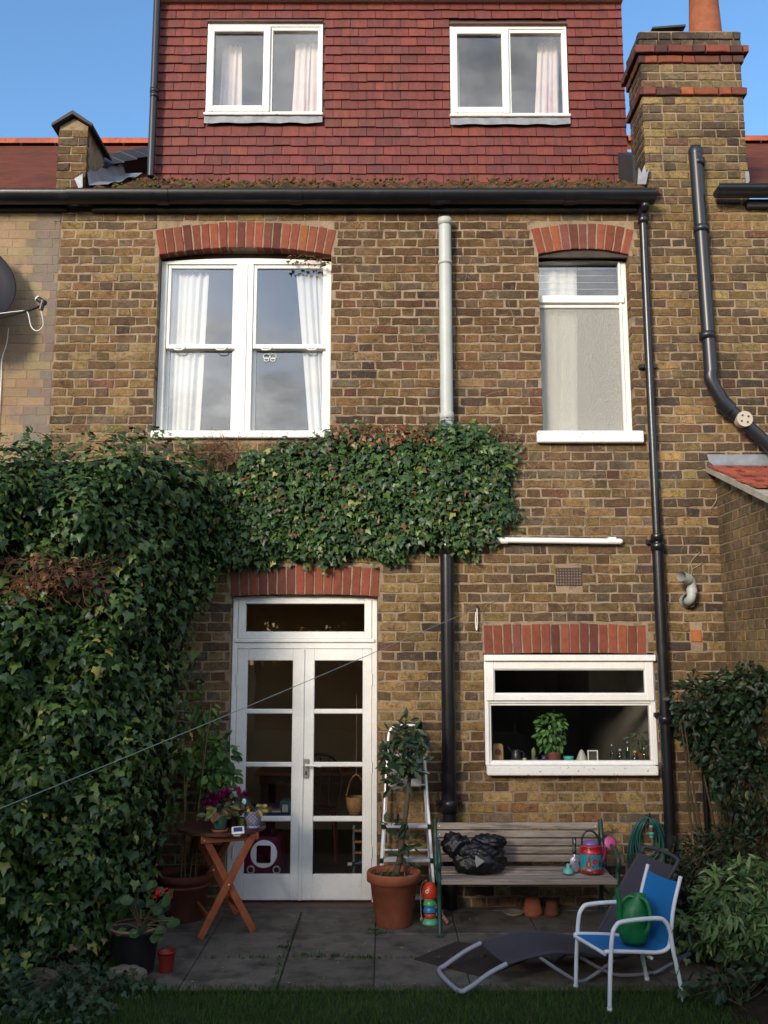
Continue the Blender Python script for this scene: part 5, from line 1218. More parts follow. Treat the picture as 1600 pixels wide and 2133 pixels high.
for sgn in (-1, 1):
    a = fc + ta * (-.13 * sgn) + V((0, 0, .13)); mb = MB(); mb.bar(a, a + tn * .49, .02, .035); obj('stretcher', mb, m_teak, tb)
def on_table(x, y): return G(x, y, TZ + .001)
# patterned pot with saucer and a yellowing plant
def leaf_plant(t, c, n, rad, zr, shape, size, cols, wts, seed, key, m=None, n_obj=None, up=.7):
    rn = np.random.default_rng(seed); an = rn.uniform(0, 2 * math.pi, n); rr = rad * np.sqrt(rn.uniform(.05, 1, n)); z_ = rn.uniform(zr[0], zr[1], n)
    P = np.c_[c[0] + rr * np.cos(an), c[1] + rr * np.sin(an), c[2] + z_]; N = np.c_[.4 * np.cos(an), .4 * np.sin(an) - .45, np.full(n, up)] + rn.normal(0, .3, (n, 3)); T = np.c_[np.cos(an), np.sin(an), rn.normal(-.2, .35, n)] + rn.normal(0, .3, (n, 3))
    leaf_objs('leaf', shape, P, N, T, rn.uniform(size[0], size[1], n), palette(n, cols, wts, .18, rn), m or m_softleaf, t, key); return P
def stems(t, base, tips, r, col=(.05, .06, .02)):
    mb = MB(); mb.col = col
    for p in tips: b = V(base); q = V(p); mb.tube(bez([b, b.lerp(q, .5) + V((0, 0, .02)), q], 4), r, 5, False)
    obj('stems', mb, m_stem, t)
c = on_table(458, 1733)
def pattern_mat(name, c1, c2, scale, lo, hi):
    return mat(name, c1, rough=.35, var=.1, col2=c2, mask=(lo, hi), mscale=scale, spec=.5)
t = thing('patterned_pot', c, 'blue and green patterned pot on a terracotta saucer with yellowing leaves', 'plant pot')
mb = MB(); mb.lathe([(0, 0), (.052, 0), (.062, .022), (.056, .022), (.05, .008), (0, .006)], c, 24); obj('saucer', mb, m_terra, t)
mb = MB(); mb.lathe([(0, .008), (.040, .008), (.056, .105), (.060, .112), (.060, .122), (.052, .122), (.05, .11), (0, .105)], c, 26); obj('pot', mb, pattern_mat('painted_leaf_glaze', (.05, .16, .19), (.10, .20, .05), 26, .48, .52), t)
Pn = leaf_plant(t, c + V((-.01, 0, .12)), 30, .10, (.0, .06), OVAL, (.05, .085), [(.14, .13, .03), (.08, .09, .025), (.16, .07, .035), (.08, .035, .025)], [4, 5, 3, 2], 61, 'yel'); stems(t, c + V((0, 0, .1)), Pn[:12], .002)
# magenta cyclamen
c = on_table(484, 1722)
t = thing('cyclamen', c, 'pot of cyclamen with magenta flowers in the middle of the table', 'potted plant')
mb = MB(); mb.lathe(pot_profile(.042, .058, .10), c, 22); obj('pot', mb, mat('maroon_plastic_pot', (.045, .014, .012), rough=.5, var=.15), t)
Pn = leaf_plant(t, c + V((0, 0, .11)), 46, .115, (-.01, .08), ROUND, (.04, .062), [(.022, .04, .026), (.035, .055, .035), (.07, .05, .04), (.02, .03, .02)], [4, 3, 1, 3], 62, 'cyc'); stems(t, c + V((0, 0, .09)), Pn[:16], .002)
rn = np.random.default_rng(63); nf = 34; fp = np.c_[c.x - .05 + rn.uniform(-.16, .14, nf), c.y + rn.uniform(-.07, .07, nf), c.z + .20 + rn.uniform(-.025, .05, nf)]; fp[:, 2] -= np.abs(fp[:, 0] - c.x + .02) * .25
stems(t, c + V((0, 0, .1)), fp, .0018, (.08, .02, .03))
for i in range(nf):
    mb = MB(); mb.col = (0.16, .004, .055) if i % 3 else (.20, .006, .085)
    for k in range(5):
        a = k * 1.257 + i; d = V((math.cos(a) * .02, math.sin(a) * .02, .042)); o = V(fp[i]); s = V((-math.sin(a), math.cos(a), 0)) * .017
        mb.add([o, o + d * .5 + s, o + d + V((0, 0, .004)), o + d * .5 - s], [(0, 1, 2, 3)])
    obj('flower', mb, m_softleaf, t)
mb = MB(); p = c + V((.09, -.05, .185)); mb.blob(p, (.016, .004, .022), 12, 8, 0, 1); mb.bar(p - V((.01, -.005, .09)), p - V((0, 0, .015)), .006, .002); obj('plant_tag', mb, mat('pale_blue_plastic', (.25, .50, .62), rough=.4, var=.05), t)
# small green pot and the blue and white pot
c = on_table(503, 1724); t = plant_pot('small_green_pot', 'small plain green pot between the cyclamen and the blue white pot', 'plant pot', c, .026, .034, .07, mat('green_glaze', (.13, .16, .035), rough=.4, var=.1))
c = on_table(527, 1724); t = thing('blue_white_pot', c, 'white pot with blue lattice pattern holding a plant with yellow leaves', 'plant pot')
def lattice_mat():
    m = bpy.data.materials.new('blue_white_lattice'); m.use_nodes = True; n, l = m.node_tree.nodes, m.node_tree.links; b = n['Principled BSDF']; b.inputs['Roughness'].default_value = .3
    tcn = n.new('ShaderNodeTexCoord'); sp = n.new('ShaderNodeSeparateXYZ'); l.new(tcn.outputs['Object'], sp.inputs[0])
    def mth(op, a, b_=None):
        q = n.new('ShaderNodeMath'); q.operation = op
        for i, k in enumerate((a, b_)):
            if k is None: continue
            if isinstance(k, (int, float)): q.inputs[i].default_value = k
            else: l.new(k, q.inputs[i])
        return q.outputs[0]
    an = mth('MULTIPLY', mth('ARCTAN2', sp.outputs[1], sp.outputs[0]), 13 / 6.2832); zz_ = mth('MULTIPLY', sp.outputs[2], 36)
    fr = lambda x: mth('ABSOLUTE', mth('SUBTRACT', mth('FRACT', x), .5))
    u = fr(mth('ADD', an, zz_)); v = fr(mth('SUBTRACT', an, zz_)); mn = mth('MINIMUM', u, v); dot = mth('MAXIMUM', u, v)
    k1 = mth('LESS_THAN', mn, .07); k2 = mth('GREATER_THAN', mth('MINIMUM', u, v), .36); k = mth('MAXIMUM', k1, k2)
    mx = n.new('ShaderNodeMix'); mx.data_type = 'RGBA'; mx.inputs[6].default_value = (.022, .028, .10, 1); mx.inputs[7].default_value = (.62, .62, .66, 1); l.new(k, mx.inputs['Factor']); l.new(mx.outputs[2], b.inputs['Base Color']); return m
m_lat = lattice_mat()
mb = MB(); mb.lathe([(0, .0), (.048, .0), (.052, .012), (.044, .018), (.05, .024), (.064, .075), (.066, .115), (.070, .12), (.060, .12), (.058, .10), (0, .09)], c, 32); obj('pot', mb, m_lat, t)
mb = MB(); mb.lathe([(0, 0), (.07, .0), (.078, .008), (.072, .009), (.05, .004)], c, 24); obj('saucer', mb, mat('blue_glaze', (.05, .06, .16), rough=.3), t)
Pn = leaf_plant(t, c + V((0, 0, .118)), 26, .075, (-.005, .035), OVAL, (.035, .062), [(.42, .26, .05), (.33, .22, .06), (.18, .16, .04)], [4, 3, 2], 65, 'gold'); stems(t, c + V((0, 0, .1)), Pn[:10], .002)
# white plastic tub with a blue lid print
c = on_table(495, 1741); t = thing('margarine_tub', c, 'small white plastic tub with a blue printed lid at the front of the table', 'tub')
mb = MB(); mb.box(c.x - .026, c.x + .026, c.y - .034, c.y + .034, c.z, c.z + .032, .008); obj('tub', mb, m_upvc, t)
mb = MB(); Mt = Matrix.Translation(c + V((.002, 0, .036))) @ Matrix.Rotation(math.radians(14), 4, 'X') @ Matrix.Rotation(.18, 4, 'Z'); mb.box(-.044, .044, -.055, .055, -.004, .007, .006, Mt); ld = obj('lid', mb, m_upvc, t)
mb = MB(); mb.box(-.03, .03, -.035, .035, .0072, .0078, 0, Mt); obj('lid_print', mb, mat('blue_print', (.045, .05, .17), rough=.5), ld)

# ------------------------------------------------------------------ pots on the left
c = G(392, 1893); c.y -= .12; c = V((-1.50, -.30, 0)); t = plant_pot('climber_pot', 'big dark terracotta pot with bamboo canes and a leafy climber behind the table', 'plant pot', c, .15, .20, .335, m_terradark, .012, .06)
mb = MB(); mb.lathe([(.186, .235), (.195, .24), (.196, .25), (.188, .256)], c, 28); obj('pot_band', mb, m_terradark, t)
q = random.Random(66); mb = MB()
for k in range(6):
    mb = MB(); mb.col = (.18, .12, .05); a = q.uniform(0, 6.3); b = c + V((.09 * math.cos(a), .09 * math.sin(a), .28)); mb.tube([b, b + V((q.uniform(-.06, .12), q.uniform(.0, .10), q.uniform(.9, 1.35)))], .005, 6); obj('cane', mb, m_stem, t)
blobs = [wb(425, 1480, -.22, 26, 34, 20), wb(430, 1560, -.25, 38, 26, 24), wb(462, 1570, -.28, 30, 40, 24), wb(440, 1625, -.3, 36, 30, 24), wb(470, 1625, -.3, 26, 32, 20), wb(395, 1590, -.3, 24, 22, 18), wb(418, 1425, -.15, 10, 14, 8), wb(485, 1660, -.32, 18, 12, 10)]
rn = np.random.default_rng(67); n = 290; w_ = np.array([b[1][0] * b[1][2] for b in blobs]); ix = rn.choice(len(blobs), n, p=w_ / w_.sum()); Pl = []; Nl = []
for i in ix:
    d = rn.normal(0, 1, 3); d /= np.linalg.norm(d); b = blobs[i]; Pl.append([b[0][j] + b[1][j] * d[j] * rn.uniform(.3, 1) ** .5 for j in range(3)]); Nl.append(d)
Pl = np.array(Pl); Nl = np.array(Nl); Pl[:, 1] = np.minimum(Pl[:, 1], -.05); CL = [(.075, .155, .025), (.05, .115, .022), (.13, .21, .035), (.20, .25, .05), (.03, .07, .018)]
leaf_objs('leaf', OVAL, Pl, Nl * .5 + np.array([0, -.7, .6]) + rn.normal(0, .4, (n, 3)), Nl * .7 + np.c_[rn.normal(0, .4, n), rn.normal(0, .3, n), rn.normal(-.5, .3, n)], rn.uniform(.055, .10, n), palette(n, CL, [5, 4, 3, 1, 3], .18, rn), m_softleaf, t, 'climber')
mb = MB(); mb.col = (.06, .05, .025)
for b in blobs: e = V(b[0]); mb.tube(bez([c + V((0, .05, .3)), V((c.x + .1, -.15, .7)).lerp(e, .3), e], 6), .005, 6, False)
obj('stems', mb, m_stem, t)

c = V((-1.555, -1.48, 0)); gp = plant_pot('geranium_pot', 'dark grey pot of red geranium at the foot of the ivy', 'plant pot', c, .115, .15, .27, mat('charcoal_glazed_pot', (.018, .019, .022), rough=.5, var=.2, scale=8), .008, .03)
mb = MB(); mb.lathe([(.152, .262), (.163, .266), (.165, .275), (.155, .280), (.143, .274)], c, 28); obj('rim', mb, mat('tan_rim', (.22, .12, .06), rough=.7, var=.2), gp)
rn = np.random.default_rng(68); n = 34; an = rn.uniform(0, 6.28, n); Pl = np.c_[c.x + .04 + .15 * np.cos(an) * rn.uniform(.2, 1.2, n), c.y - .03 + .11 * np.sin(an), c.z + .29 + rn.uniform(0, .20, n)]; Pl[:6, 0] = c.x + rn.uniform(.14, .27, 6); Pl[:6, 2] = c.z + rn.uniform(.2, .36, 6)
leaf_objs('leaf', ROUND, Pl, np.c_[rn.normal(0, .4, n), rn.normal(-.6, .3, n), rn.uniform(.3, 1, n)], np.c_[np.cos(an), np.sin(an) - .3, rn.normal(0, .4, n)], rn.uniform(.05, .085, n), palette(n, [(.03, .065, .02), (.05, .09, .03), (.02, .045, .018)], [4, 3, 2], .2, rn), m_softleaf, gp, 'geran'); stems(gp, c + V((.03, 0, .25)), Pl[:20], .004, (.13, .10, .05))
for k, (x, y) in enumerate(((327, 1862), (350, 1857), (354, 1868))):
    e = W(x, y, -1.45); mb = MB(); mb.col = (.55, .012, .010)
    for j in range(9): o = e + V((rnd.gauss(0, .009), rnd.gauss(0, .009), rnd.gauss(0, .013 if k == 0 else .007))); mb.blob(o, (.012, .01, .012) if k == 0 else (.007, .007, .007), 6, 4, .25, j)
    obj('flower', mb, m_softleaf, gp); mb = MB(); mb.col = (.06, .07, .03); mb.tube(bez([c + V((.03, 0, .26)), V((e.x, e.y, .42)), e], 5), .0025, 5); obj('flower_stalk', mb, m_stem, gp)
c = G(346, 2024); plant_pot('small_red_pot', 'small empty red plastic pot beside the dark grey geranium pot', 'plant pot', c, .042, .054, .125, mat('red_plastic', (.20, .018, .012), rough=.5, var=.15), .004, .02)

# ------------------------------------------------------------------ bay tree in a terracotta pot
c = V((.072, -.455, 0)); bt = plant_pot('bay_tree', 'small bay tree on a thin trunk in a big terracotta pot by the doors', 'potted tree', c, .132, .185, .375, m_terra, .014, .075)
tr = [c + V((.0, .02, .30)), c + V((.045, .03, .45)), W(838, 1740, -.42), W(846, 1690, -.42), W(851, 1640, -.42), W(853, 1610, -.42), W(850, 1570, -.42), W(850, 1530, -.42)]
mb = MB(); mb.col = (.085, .065, .05); mb.tube(bez(tr, 6), [.026 - .018 * i / 42 for i in range(43)], 10, False); obj('trunk', mb, m_stem, bt)
rn = np.random.default_rng(70); tips = [W(x, y, -.42 + rn.uniform(-.12, .12)) for x, y in ((815, 1560), (812, 1600), (828, 1535), (846, 1520), (864, 1540), (876, 1560), (835, 1580), (860, 1590), (816, 1625), (862, 1606), (845, 1552), (806, 1578), (868, 1530), (840, 1604))]
mb = MB(); mb.col = (.07, .055, .04)
for e in tips: mb.tube(bez([W(852, 1625, -.42), W(850, 1590, -.42).lerp(e, .4), e], 5), [.006 - .004 * i / 10 for i in range(11)], 6, False)
obj('branches', mb, m_stem, bt)
Pl = []
for e in tips:
    for k in range(17): Pl.append(e + V(rn.normal(0, .033, 3)))
for (x, y) in ((832, 1718), (846, 1735), (852, 1770), (850, 1795), (840, 1780), (856, 1760), (812, 1722), (828, 1712)):
    for k in range(4): Pl.append(W(x, y, -.46) + V(rn.normal(0, .022, 3)))
n = len(Pl); Pl = np.array([tuple(p) for p in Pl]); BY = [(.020, .042, .018), (.014, .030, .015), (.035, .065, .024), (.05, .085, .03)]
leaf_objs('leaf', BAY, Pl, rn.normal(0, .5, (n, 3)) + np.array([0, -.7, .6]), rn.normal(0, .8, (n, 3)) + np.array([0, -.2, .15]), rn.uniform(.065, .115, n), palette(n, BY, [4, 4, 3, 1], .2, rn), m_leaf, bt, 'bay')
n = 60; Pp = np.c_[c.x + rn.normal(0, .07, n), c.y + rn.normal(0, .06, n), np.full(n, .335)]; leaf_mass('pot_weeds', LANCE, Pp, rn.normal(0, 1, (n, 3)), rn.normal(0, .6, (n, 3)) + np.array([0, 0, 1]), rn.uniform(.02, .06, n), palette(n, [(.12, .13, .05), (.20, .17, .09), (.05, .08, .02)], [2, 2, 2], .2, rn), m_grass, bt)

# ------------------------------------------------------------------ aluminium stepladder folded against the wall
ld = thing('stepladder', (.17, -.2, 0), 'aluminium stepladder with its platform tipped up against the brick wall', 'stepladder')
lad = lambda z: -.07 - .26 * (1 - z / 1.42)              # it leans back towards the wall
LTOP = 1.40
def lx(z, s): t = z / LTOP; return .172 + s * (.215 - .085 * t)
for s in (-1, 1):
    mb = MB(); mb.bar((lx(0.02, s), lad(.02), .02), (lx(.76, s), lad(.76), .76), .022, .045, up=(0, 1, 0)); obj('stile', mb, m_alu, ld)
mb = MB(); pts = [(lx(.76, -1), lad(.76), .76), (lx(1.2, -1), lad(1.2), 1.2), (lx(1.34, -1) + .004, lad(1.34), 1.335), (lx(1.38, -1) + .045, lad(1.38), 1.385), (.172, lad(1.39), 1.392), (lx(1.38, 1) - .045, lad(1.38), 1.385), (lx(1.34, 1) - .004, lad(1.34), 1.335), (lx(1.2, 1), lad(1.2), 1.2), (lx(.76, 1), lad(.76), .76)]
mb.tube(bez(pts, 5), .0125, 10); obj('handrail', mb, m_alu, ld)
m_step = mat('ribbed_aluminium', (.55, .55, .58), rough=.4, metal=.3, var=.1)
for z in (.14, .40, .64):
    mb = MB(); mb.box(lx(z, -1) + .01, lx(z, 1) - .01, lad(z) - .045, lad(z) + .055, z, z + .018, .004)
    for k in range(6): y = lad(z) - .035 + k * .016; mb.box(lx(z, -1) + .014, lx(z, 1) - .014, y, y + .007, z + .0185, z + .021)
    so_ = obj('step', mb, m_step, ld)
    for s in (-1, 1): mb = MB(); mb.box(lx(z, s) - .016, lx(z, s) + .016, lad(z) - .05, lad(z) + .04, z - .006, z + .026, .004); obj('step_cap', mb, m_blackpl, so_)
z0, z1 = .935, 1.185
mb = MB(); a, b = lx(z0, -1) + .035, lx(z0, 1) - .04
mb.box(a, b, lad(z0) - .03, lad(z0) - .012, z0, z1, .006)
for k in range(18): z = z0 + .012 + k * .013; mb.box(a + .008, b - .008, lad(z0) - .034, lad(z0) - .029, z, z + .006)
obj('platform', mb, m_step, ld)
mb = MB(); mb.tube([(lx(z0, -1), lad(z0), z0 + .012), (lx(z0, 1), lad(z0), z0 + .012)], .006, 6); obj('platform_rod', mb, m_alu, ld)
for s in (-1, 1):
    mb = MB(); mb.bar((lx(.02, s) - s * .015, -.11, .02), (lx(.9, s) - s * .012, -.075, .9), .016, .025, up=(0, 1, 0)); obj('rear_leg', mb, m_alu, ld)
for z in (.10, .45): mb = MB(); mb.tube([(lx(z, -1) + .015, -.107, z), (lx(z, 1) - .015, -.107, z)], .008, 8); obj('rear_bar', mb, m_alu, ld)

# ------------------------------------------------------------------ stacking toy
c = G(896, 1924); ty = thing('stacking_toy', c, 'colourful stacking toy with a red domed head and round eye beside the bench leg', 'toy')
def tcol(nm, col): return mat('toy_' + nm, col, rough=.32, var=.06, spec=.5)
for nm, prof, col in (('base_ring', [(0, 0), (.062, 0), (.064, .01), (.05, .035), (.042, .04), (0, .04)], (.10, .38, .20)), ('ring', [(0, .041), (.036, .041), (.042, .055), (.042, .072), (.03, .08), (0, .08)], (.50, .06, .018)),
                      ('ring', [(0, .081), (.050, .083), (.051, .09), (.042, .122), (.036, .126), (0, .126)], (.03, .20, .46)), ('ring', [(0, .127), (.049, .129), (.050, .136), (.042, .166), (.036, .17), (0, .17)], (.07, .38, .13)),
                      ('neck', [(0, .171), (.042, .171), (.044, .18), (.036, .19), (0, .19)], (.55, .44, .36)), ('head', [(0, .185), (.056, .185), (.060, .192), (.058, .23), (.050, .262), (.032, .284), (0, .292)], (.56, .045, .014))):
    mb = MB(); mb.lathe(prof, c, 28); ho_ = obj(nm, mb, tcol(nm + str(len(bpy.data.materials)), col), ty)
e = c + V((-.022, -.0535, .237)); dn_ = V((-.38, -.92, .05)).normalized()
mb = MB(); mb.tube([e - dn_ * .004, e + dn_ * .003], .013, 14); ey = obj('eye', mb, m_upvc, ho_); mb = MB(); mb.tube([e + dn_ * .003, e + dn_ * .0045], .006, 12); obj('pupil', mb, m_black, ho_)
mb = MB(); mb.tube(bez([c + V((-.054, -.022, .212)), c + V((-.049, -.034, .204)), c + V((-.036, -.048, .208))], 4), .0025, 5); obj('mouth', mb, m_black, ho_)
mb = MB(); mb.tube(bez([c + V((-.02, 0, .29)), c + V((-.03, -.01, .305)), c + V((-.065, -.02, .26)), c + V((-.068, -.02, .12)), c + V((-.064, -.02, .05))], 5), .0025, 5)
for d in (0, .01): mb.tube(bez([c + V((.03, -.045, .16 - d * 3)), c + V((.07 + d, -.05, .11)), c + V((.10, -.03, .05))], 5), .002, 5)
mb.col = (.4, .36, .26); obj('cord', mb, mat('twine', (.32, .30, .22), rough=.9), ty)
m_bead = mat('pinkish_wood_bead', (.36, .15, .10), rough=.7, var=.2)
for k, (dx, dz) in enumerate(((.10, .05), (.112, .036), (.122, .022), (-.064, .04))):
    mb = MB(); mb.blob(c + V((dx, -.03, dz)), (.013, .013, .016), 10, 8, .05, k); obj('bead', mb, m_bead, ty)

# ------------------------------------------------------------------ bench
bx0, bx1 = .405, 1.655; bn = thing('garden_bench', (1.03, -.45, 0), 'weathered grey slatted bench with dark green iron ends under the kitchen window', 'bench')
SZ = .375
for k in range(5):                                    # back slats, leaning
    t_ = k / 4; z = .655 - t_ * .225; y = -.245 - t_ * .055
    mb = MB(); mb.box(bx0, bx1 - .02, y - .012, y + .010, z - .025, z + .024, .005); o = obj('back_slat', mb, m_grey, bn)
for k in range(6):
    y = -.705 + k * .073; z = SZ - .012 * math.sin(k / 5 * math.pi)
    mb = MB(); mb.box(bx0 - (.0), bx1 + .0, y - .031, y + .031, z - .036 if k == 0 else z - .024, z, .005); obj('seat_slat', mb, m_grey, bn)
for X in (bx0 - .012, bx1 + .005):
    e = MB(); pth = lambda pts, r=.013: e.tube(bez([(X, y, z) for y, z in pts], 5), r, 8)
    pth([(-.13, .0), (-.20, .2), (-.325, .36), (-.30, .45), (-.245, .60), (-.232, .705)], .017); pth([(-.75, .0), (-.715, .12), (-.70, .25), (-.725, .355)], .016)
    pth([(-.725, .345), (-.5, .325), (-.325, .35)], .014); pth([(-.275, .56), (-.45, .575), (-.66, .56), (-.745, .52), (-.75, .47), (-.715, .43), (-.72, .36)], .014); pth([(-.715, .13), (-.5, .20), (-.2, .2)], .010)
    e.box(X - .02, X + .02, -.775, -.73, 0, .018, .004); e.box(X - .02, X + .02, -.155, -.11, 0, .018, .004); en = obj('iron_end', e, m_bgreen, bn)
    for k in range(5): z = .655 - k / 4 * .225; mb = MB(); mb.tube([(X + (.03 if X < 1 else -.045), -.262 - k / 4 * .055, z), (X + (.03 if X < 1 else -.045), -.250, z)], .006, 8); obj('bolt', mb, m_alu, en)
# black bin bag
bc = W(993, 1790, -.52); m_bag = mat('black_bin_bag', (.005, .005, .007), rough=.36, var=.3, scale=9, bump=1.0, bscale=22, spec=.45)
t = thing('bin_bag', (bc.x, bc.y, SZ), 'crumpled black plastic bag lying on the left side of the bench', 'plastic bag')
def crumple(mb, cen, r, n, m, amp, seed):
    q = np.random.default_rng(seed); ph = q.uniform(0, 6.3, (10,)); k = q.normal(0, 4.6, (10, 3)); o = len(mb.v); mb.blob(cen, r, n, m, 0, seed, .85)
    for i in range(o, len(mb.v)):
        p = V(mb.v[i]); d = (p - V(cen)); u = V((d.x / r[0], d.y / r[1], d.z / r[2])); s = 1 + amp * sum(abs(math.sin(k[j][0] * u.x + k[j][1] * u.y + k[j][2] * u.z + ph[j])) - .6 for j in range(10)) / 4
        p = V(cen) + d * s; p.z = max(p.z, SZ + .002); mb.v[i] = tuple(p)
mb = MB(); crumple(mb, (bc.x + .02, -.51, SZ + .09), (.185, .11, .105), 54, 32, .34, 5); obj('bag_body', mb, m_bag, t)
mb = MB(); crumple(mb, (bc.x + .10, -.46, SZ + .20), (.12, .08, .055), 44, 26, .38, 6); obj('bag_flap', mb, m_bag, t)
mb = MB(); crumple(mb, (bc.x - .14, -.50, SZ + .175), (.11, .07, .085), 44, 26, .38, 7)
Mr = Matrix.Translation((bc.x - .14, -.5, SZ + .17)) @ Matrix.Rotation(.6, 4, 'Y') @ Matrix.Translation((-bc.x + .14, .5, -SZ - .17)); mb.v = [tuple(Mr @ V(p)) for p in mb.v]; mb.v = [(p[0], p[1], max(p[2], SZ + .002)) for p in mb.v]; obj('bag_neck', mb, m_bag, t)
mb = MB(); s = bc + V((-.0, -.125, .015)); mb.add([s + V((-.02, 0, .04)), s + V((.045, -.005, .0)), s + V((-.015, .0, -.045)), s + V((-.024, .0, .0))], [(0, 1, 2, 3)]); obj('label_patch', mb, mat('grey_paper', (.26, .25, .25), rough=.5), t)
# painted tin watering can with a pink rose
wc = W(1232, 1812, -.50); wc.z = SZ; t = thing('painted_watering_can', wc, 'red and turquoise painted tin watering can with a pink rose on the bench', 'watering can')
def tin(nm, col, col2=None, sc=30, mk=(.52, .56)): return mat('tin_' + nm, col, rough=.3, var=.1, scale=12, spec=.55, col2=col2, mask=mk, mscale=sc)
mb = MB(); mb.lathe([(0, 0), (.082, 0), (.086, .004), (.086, .032), (.082, .036)], wc, 36); obj('base_band', mb, tin('base', (.22, .018, .02), (.32, .16, .05), 40), t)
mb = MB(); mb.lathe([(.0815, .036), (.082, .115), (.080, .135)], wc, 36); bd = obj('body', mb, tin('turq', (.02, .23, .31)), t)
mb = MB(); mb.lathe([(.082, .134), (.0835, .137), (.083, .143), (.080, .146), (.076, .180), (.078, .186), (.074, .19), (.0, .19)], wc, 36); obj('shoulder', mb, tin('red', (.34, .012, .02), (.50, .25, .03), 34, (.60, .63)), t)
mb = MB(); mb.lathe([(.06, .19), (.063, .2), (.058, .212), (.035, .222), (0, .224)], wc, 28, sy=.9); obj('lid', mb, tin('lilac', (.18, .09, .28)), t)
mb = MB(); mb.tube(bez([wc + V((-.064, 0, .19)), wc + V((-.06, 0, .24)), wc + V((-.03, 0, .285)), wc + V((.02, 0, .285)), wc + V((.055, 0, .245)), wc + V((.068, 0, .19))], 6), .0075, 8); obj('bail_handle', mb, m_blackpl, t)
def patch(ax, az, rx, rz, col, nm, k=16):
    vs = []
    for i in range(k):
        a = 2 * math.pi * i / k; th = ax + rx * math.cos(a) / .083; vs.append(wc + V((.0838 * math.sin(th), -.0838 * math.cos(th), az + rz * math.sin(a))))
    mb = MB(); mb.add(vs, [tuple(range(k))]); obj('painted_' + nm, mb, tin(nm + str(len(bpy.data.materials)), col), bd)
patch(.15, .088, .022, .022, (.36, .02, .035), 'flower')
for k in range(14):
    a = 2 * math.pi * k / 14; patch(.15 + .036 / .083 * math.cos(a), .088 + .034 * math.sin(a), .0045, .004, (.02, .10, .20), 'ray', 8)
patch(-.45, .065, .020, .024, (.32, .035, .02), 'bird'); patch(-.38, .098, .008, .022, (.32, .035, .02), 'bird'); patch(-.35, .122, .009, .008, (.32, .045, .03), 'bird'); patch(-.42, .07, .008, .012, (.45, .28, .08), 'bird_wing')
patch(.62, .07, .014, .022, (.02, .12, .06), 'leaf'); patch(-.05, .05, .008, .008, (.16, .03, .22), 'dot')
mb = MB(); e = W(1266, 1758, -.52); mb.tube(bez([wc + V((.075, -.01, .06)), wc + V((.10, -.015, .13)), e + V((-.02, 0, -.02)), e], 5), [.018 - .006 * i / 15 for i in range(16)], 10); obj('spout', mb, tin('spout', (.20, .015, .06)), t)
dr_ = V((.25, -.85, .35)).normalized(); Mq = dr_.to_track_quat('Z', 'Y').to_matrix().to_4x4(); mb = MB(); mb.lathe([(.014, -.035), (.044, .0), (.047, .01), (.039, .014), (.016, .019), (0, .02)], e + V((.012, -.01, .008)), 20, Mq); obj('rose', mb, tin('pink', (.52, .09, .26)), t)
# trowel and turquoise funnel
c = W(1197, 1808, -.50); t = thing('trowel', (c.x, c.y, SZ), 'garden trowel with a dark handle propped upright against the bench back', 'trowel')
rows_ = [[(c.x + s * w, -.50 - .012 * (1 - s * s) + .02 * (z - SZ), z) for s in (-1, -.5, 0, .5, 1)] for z, w in ((SZ + .002, .026), (SZ + .02, .034), (SZ + .06, .033), (SZ + .095, .026), (SZ + .105, .012))]
mb = MB(); mb.sheet(rows_); mb.sheet([[(p[0], p[1] + .002, p[2]) for p in r] for r in rows_]); obj('blade', mb, mat('dull_blade_steel', (.36, .36, .42), rough=.35, metal=.6, var=.12), t)
mb = MB(); mb.tube([(c.x, -.508, SZ + .08), (c.x + .002, -.497, SZ + .13)], .0055, 8); obj('neck', mb, m_alu, t)
mb = MB(); mb.tube(bez([(c.x + .002, -.497, SZ + .125), (c.x + .004, -.49, SZ + .16), (c.x + .008, -.475, SZ + .22), (c.x + .008, -.47, SZ + .238)], 5), [.011, .013, .0145, .015, .0145, .0135, .013, .0135, .0145, .015, .015, .015, .0145, .013, .011, .008], 10); h_ = obj('handle', mb, m_blackpl, t)
mb = MB(); mb.tube([(c.x + .008, -.4895, SZ + .2), (c.x + .0085, -.485, SZ + .225)], .006, 8); obj('grip_inlay', mb, m_ltube, h_)
c = W(1184, 1822, -.54); c.z = SZ; mb = MB(); mb.lathe([(.0, .0), (.040, .0), (.041, .006), (.034, .026), (.017, .038), (.013, .045), (.013, .066), (.0, .067)], c, 24); obj('funnel', mb, mat('turquoise_plastic', (.10, .36, .32), rough=.45, var=.1), label='small turquoise plastic funnel upside down on the bench beside the trowel', cat='funnel')
# pots under the bench
c = G(1070, 1906); mb = MB(); mb.lathe([(0, .006), (.055, .0), (.082, .026), (.076, .027), (.052, .010), (0, .010)], c, 24); obj('saucer', mb, mat('pale_clay', (.18, .15, .11), rough=.9, var=.25), label='pale clay saucer on the ground under the bench', cat='saucer')
c = G(1110, 1905); mb = MB(); mb.lathe([(0, .118), (.045, .117), (.055, .11), (.068, .04), (.076, .036), (.077, .004), (.072, 0), (.066, .0), (.05, .09), (0, .1)], c, 26); obj('flower_pot', mb, m_terra, label='pale terracotta flower pot turned upside down under the bench', cat='plant pot')
c = G(1150, 1906); mb = MB(); mb.lathe([(0, .102), (.036, .102), (.041, .098), (.051, .03), (.056, .028), (.056, .0), (.05, .0), (.04, .08), (0, .09)], c, 24); obj('flower_pot', mb, m_terradark, label='small dark terracotta pot upside down at the right under the bench', cat='plant pot')

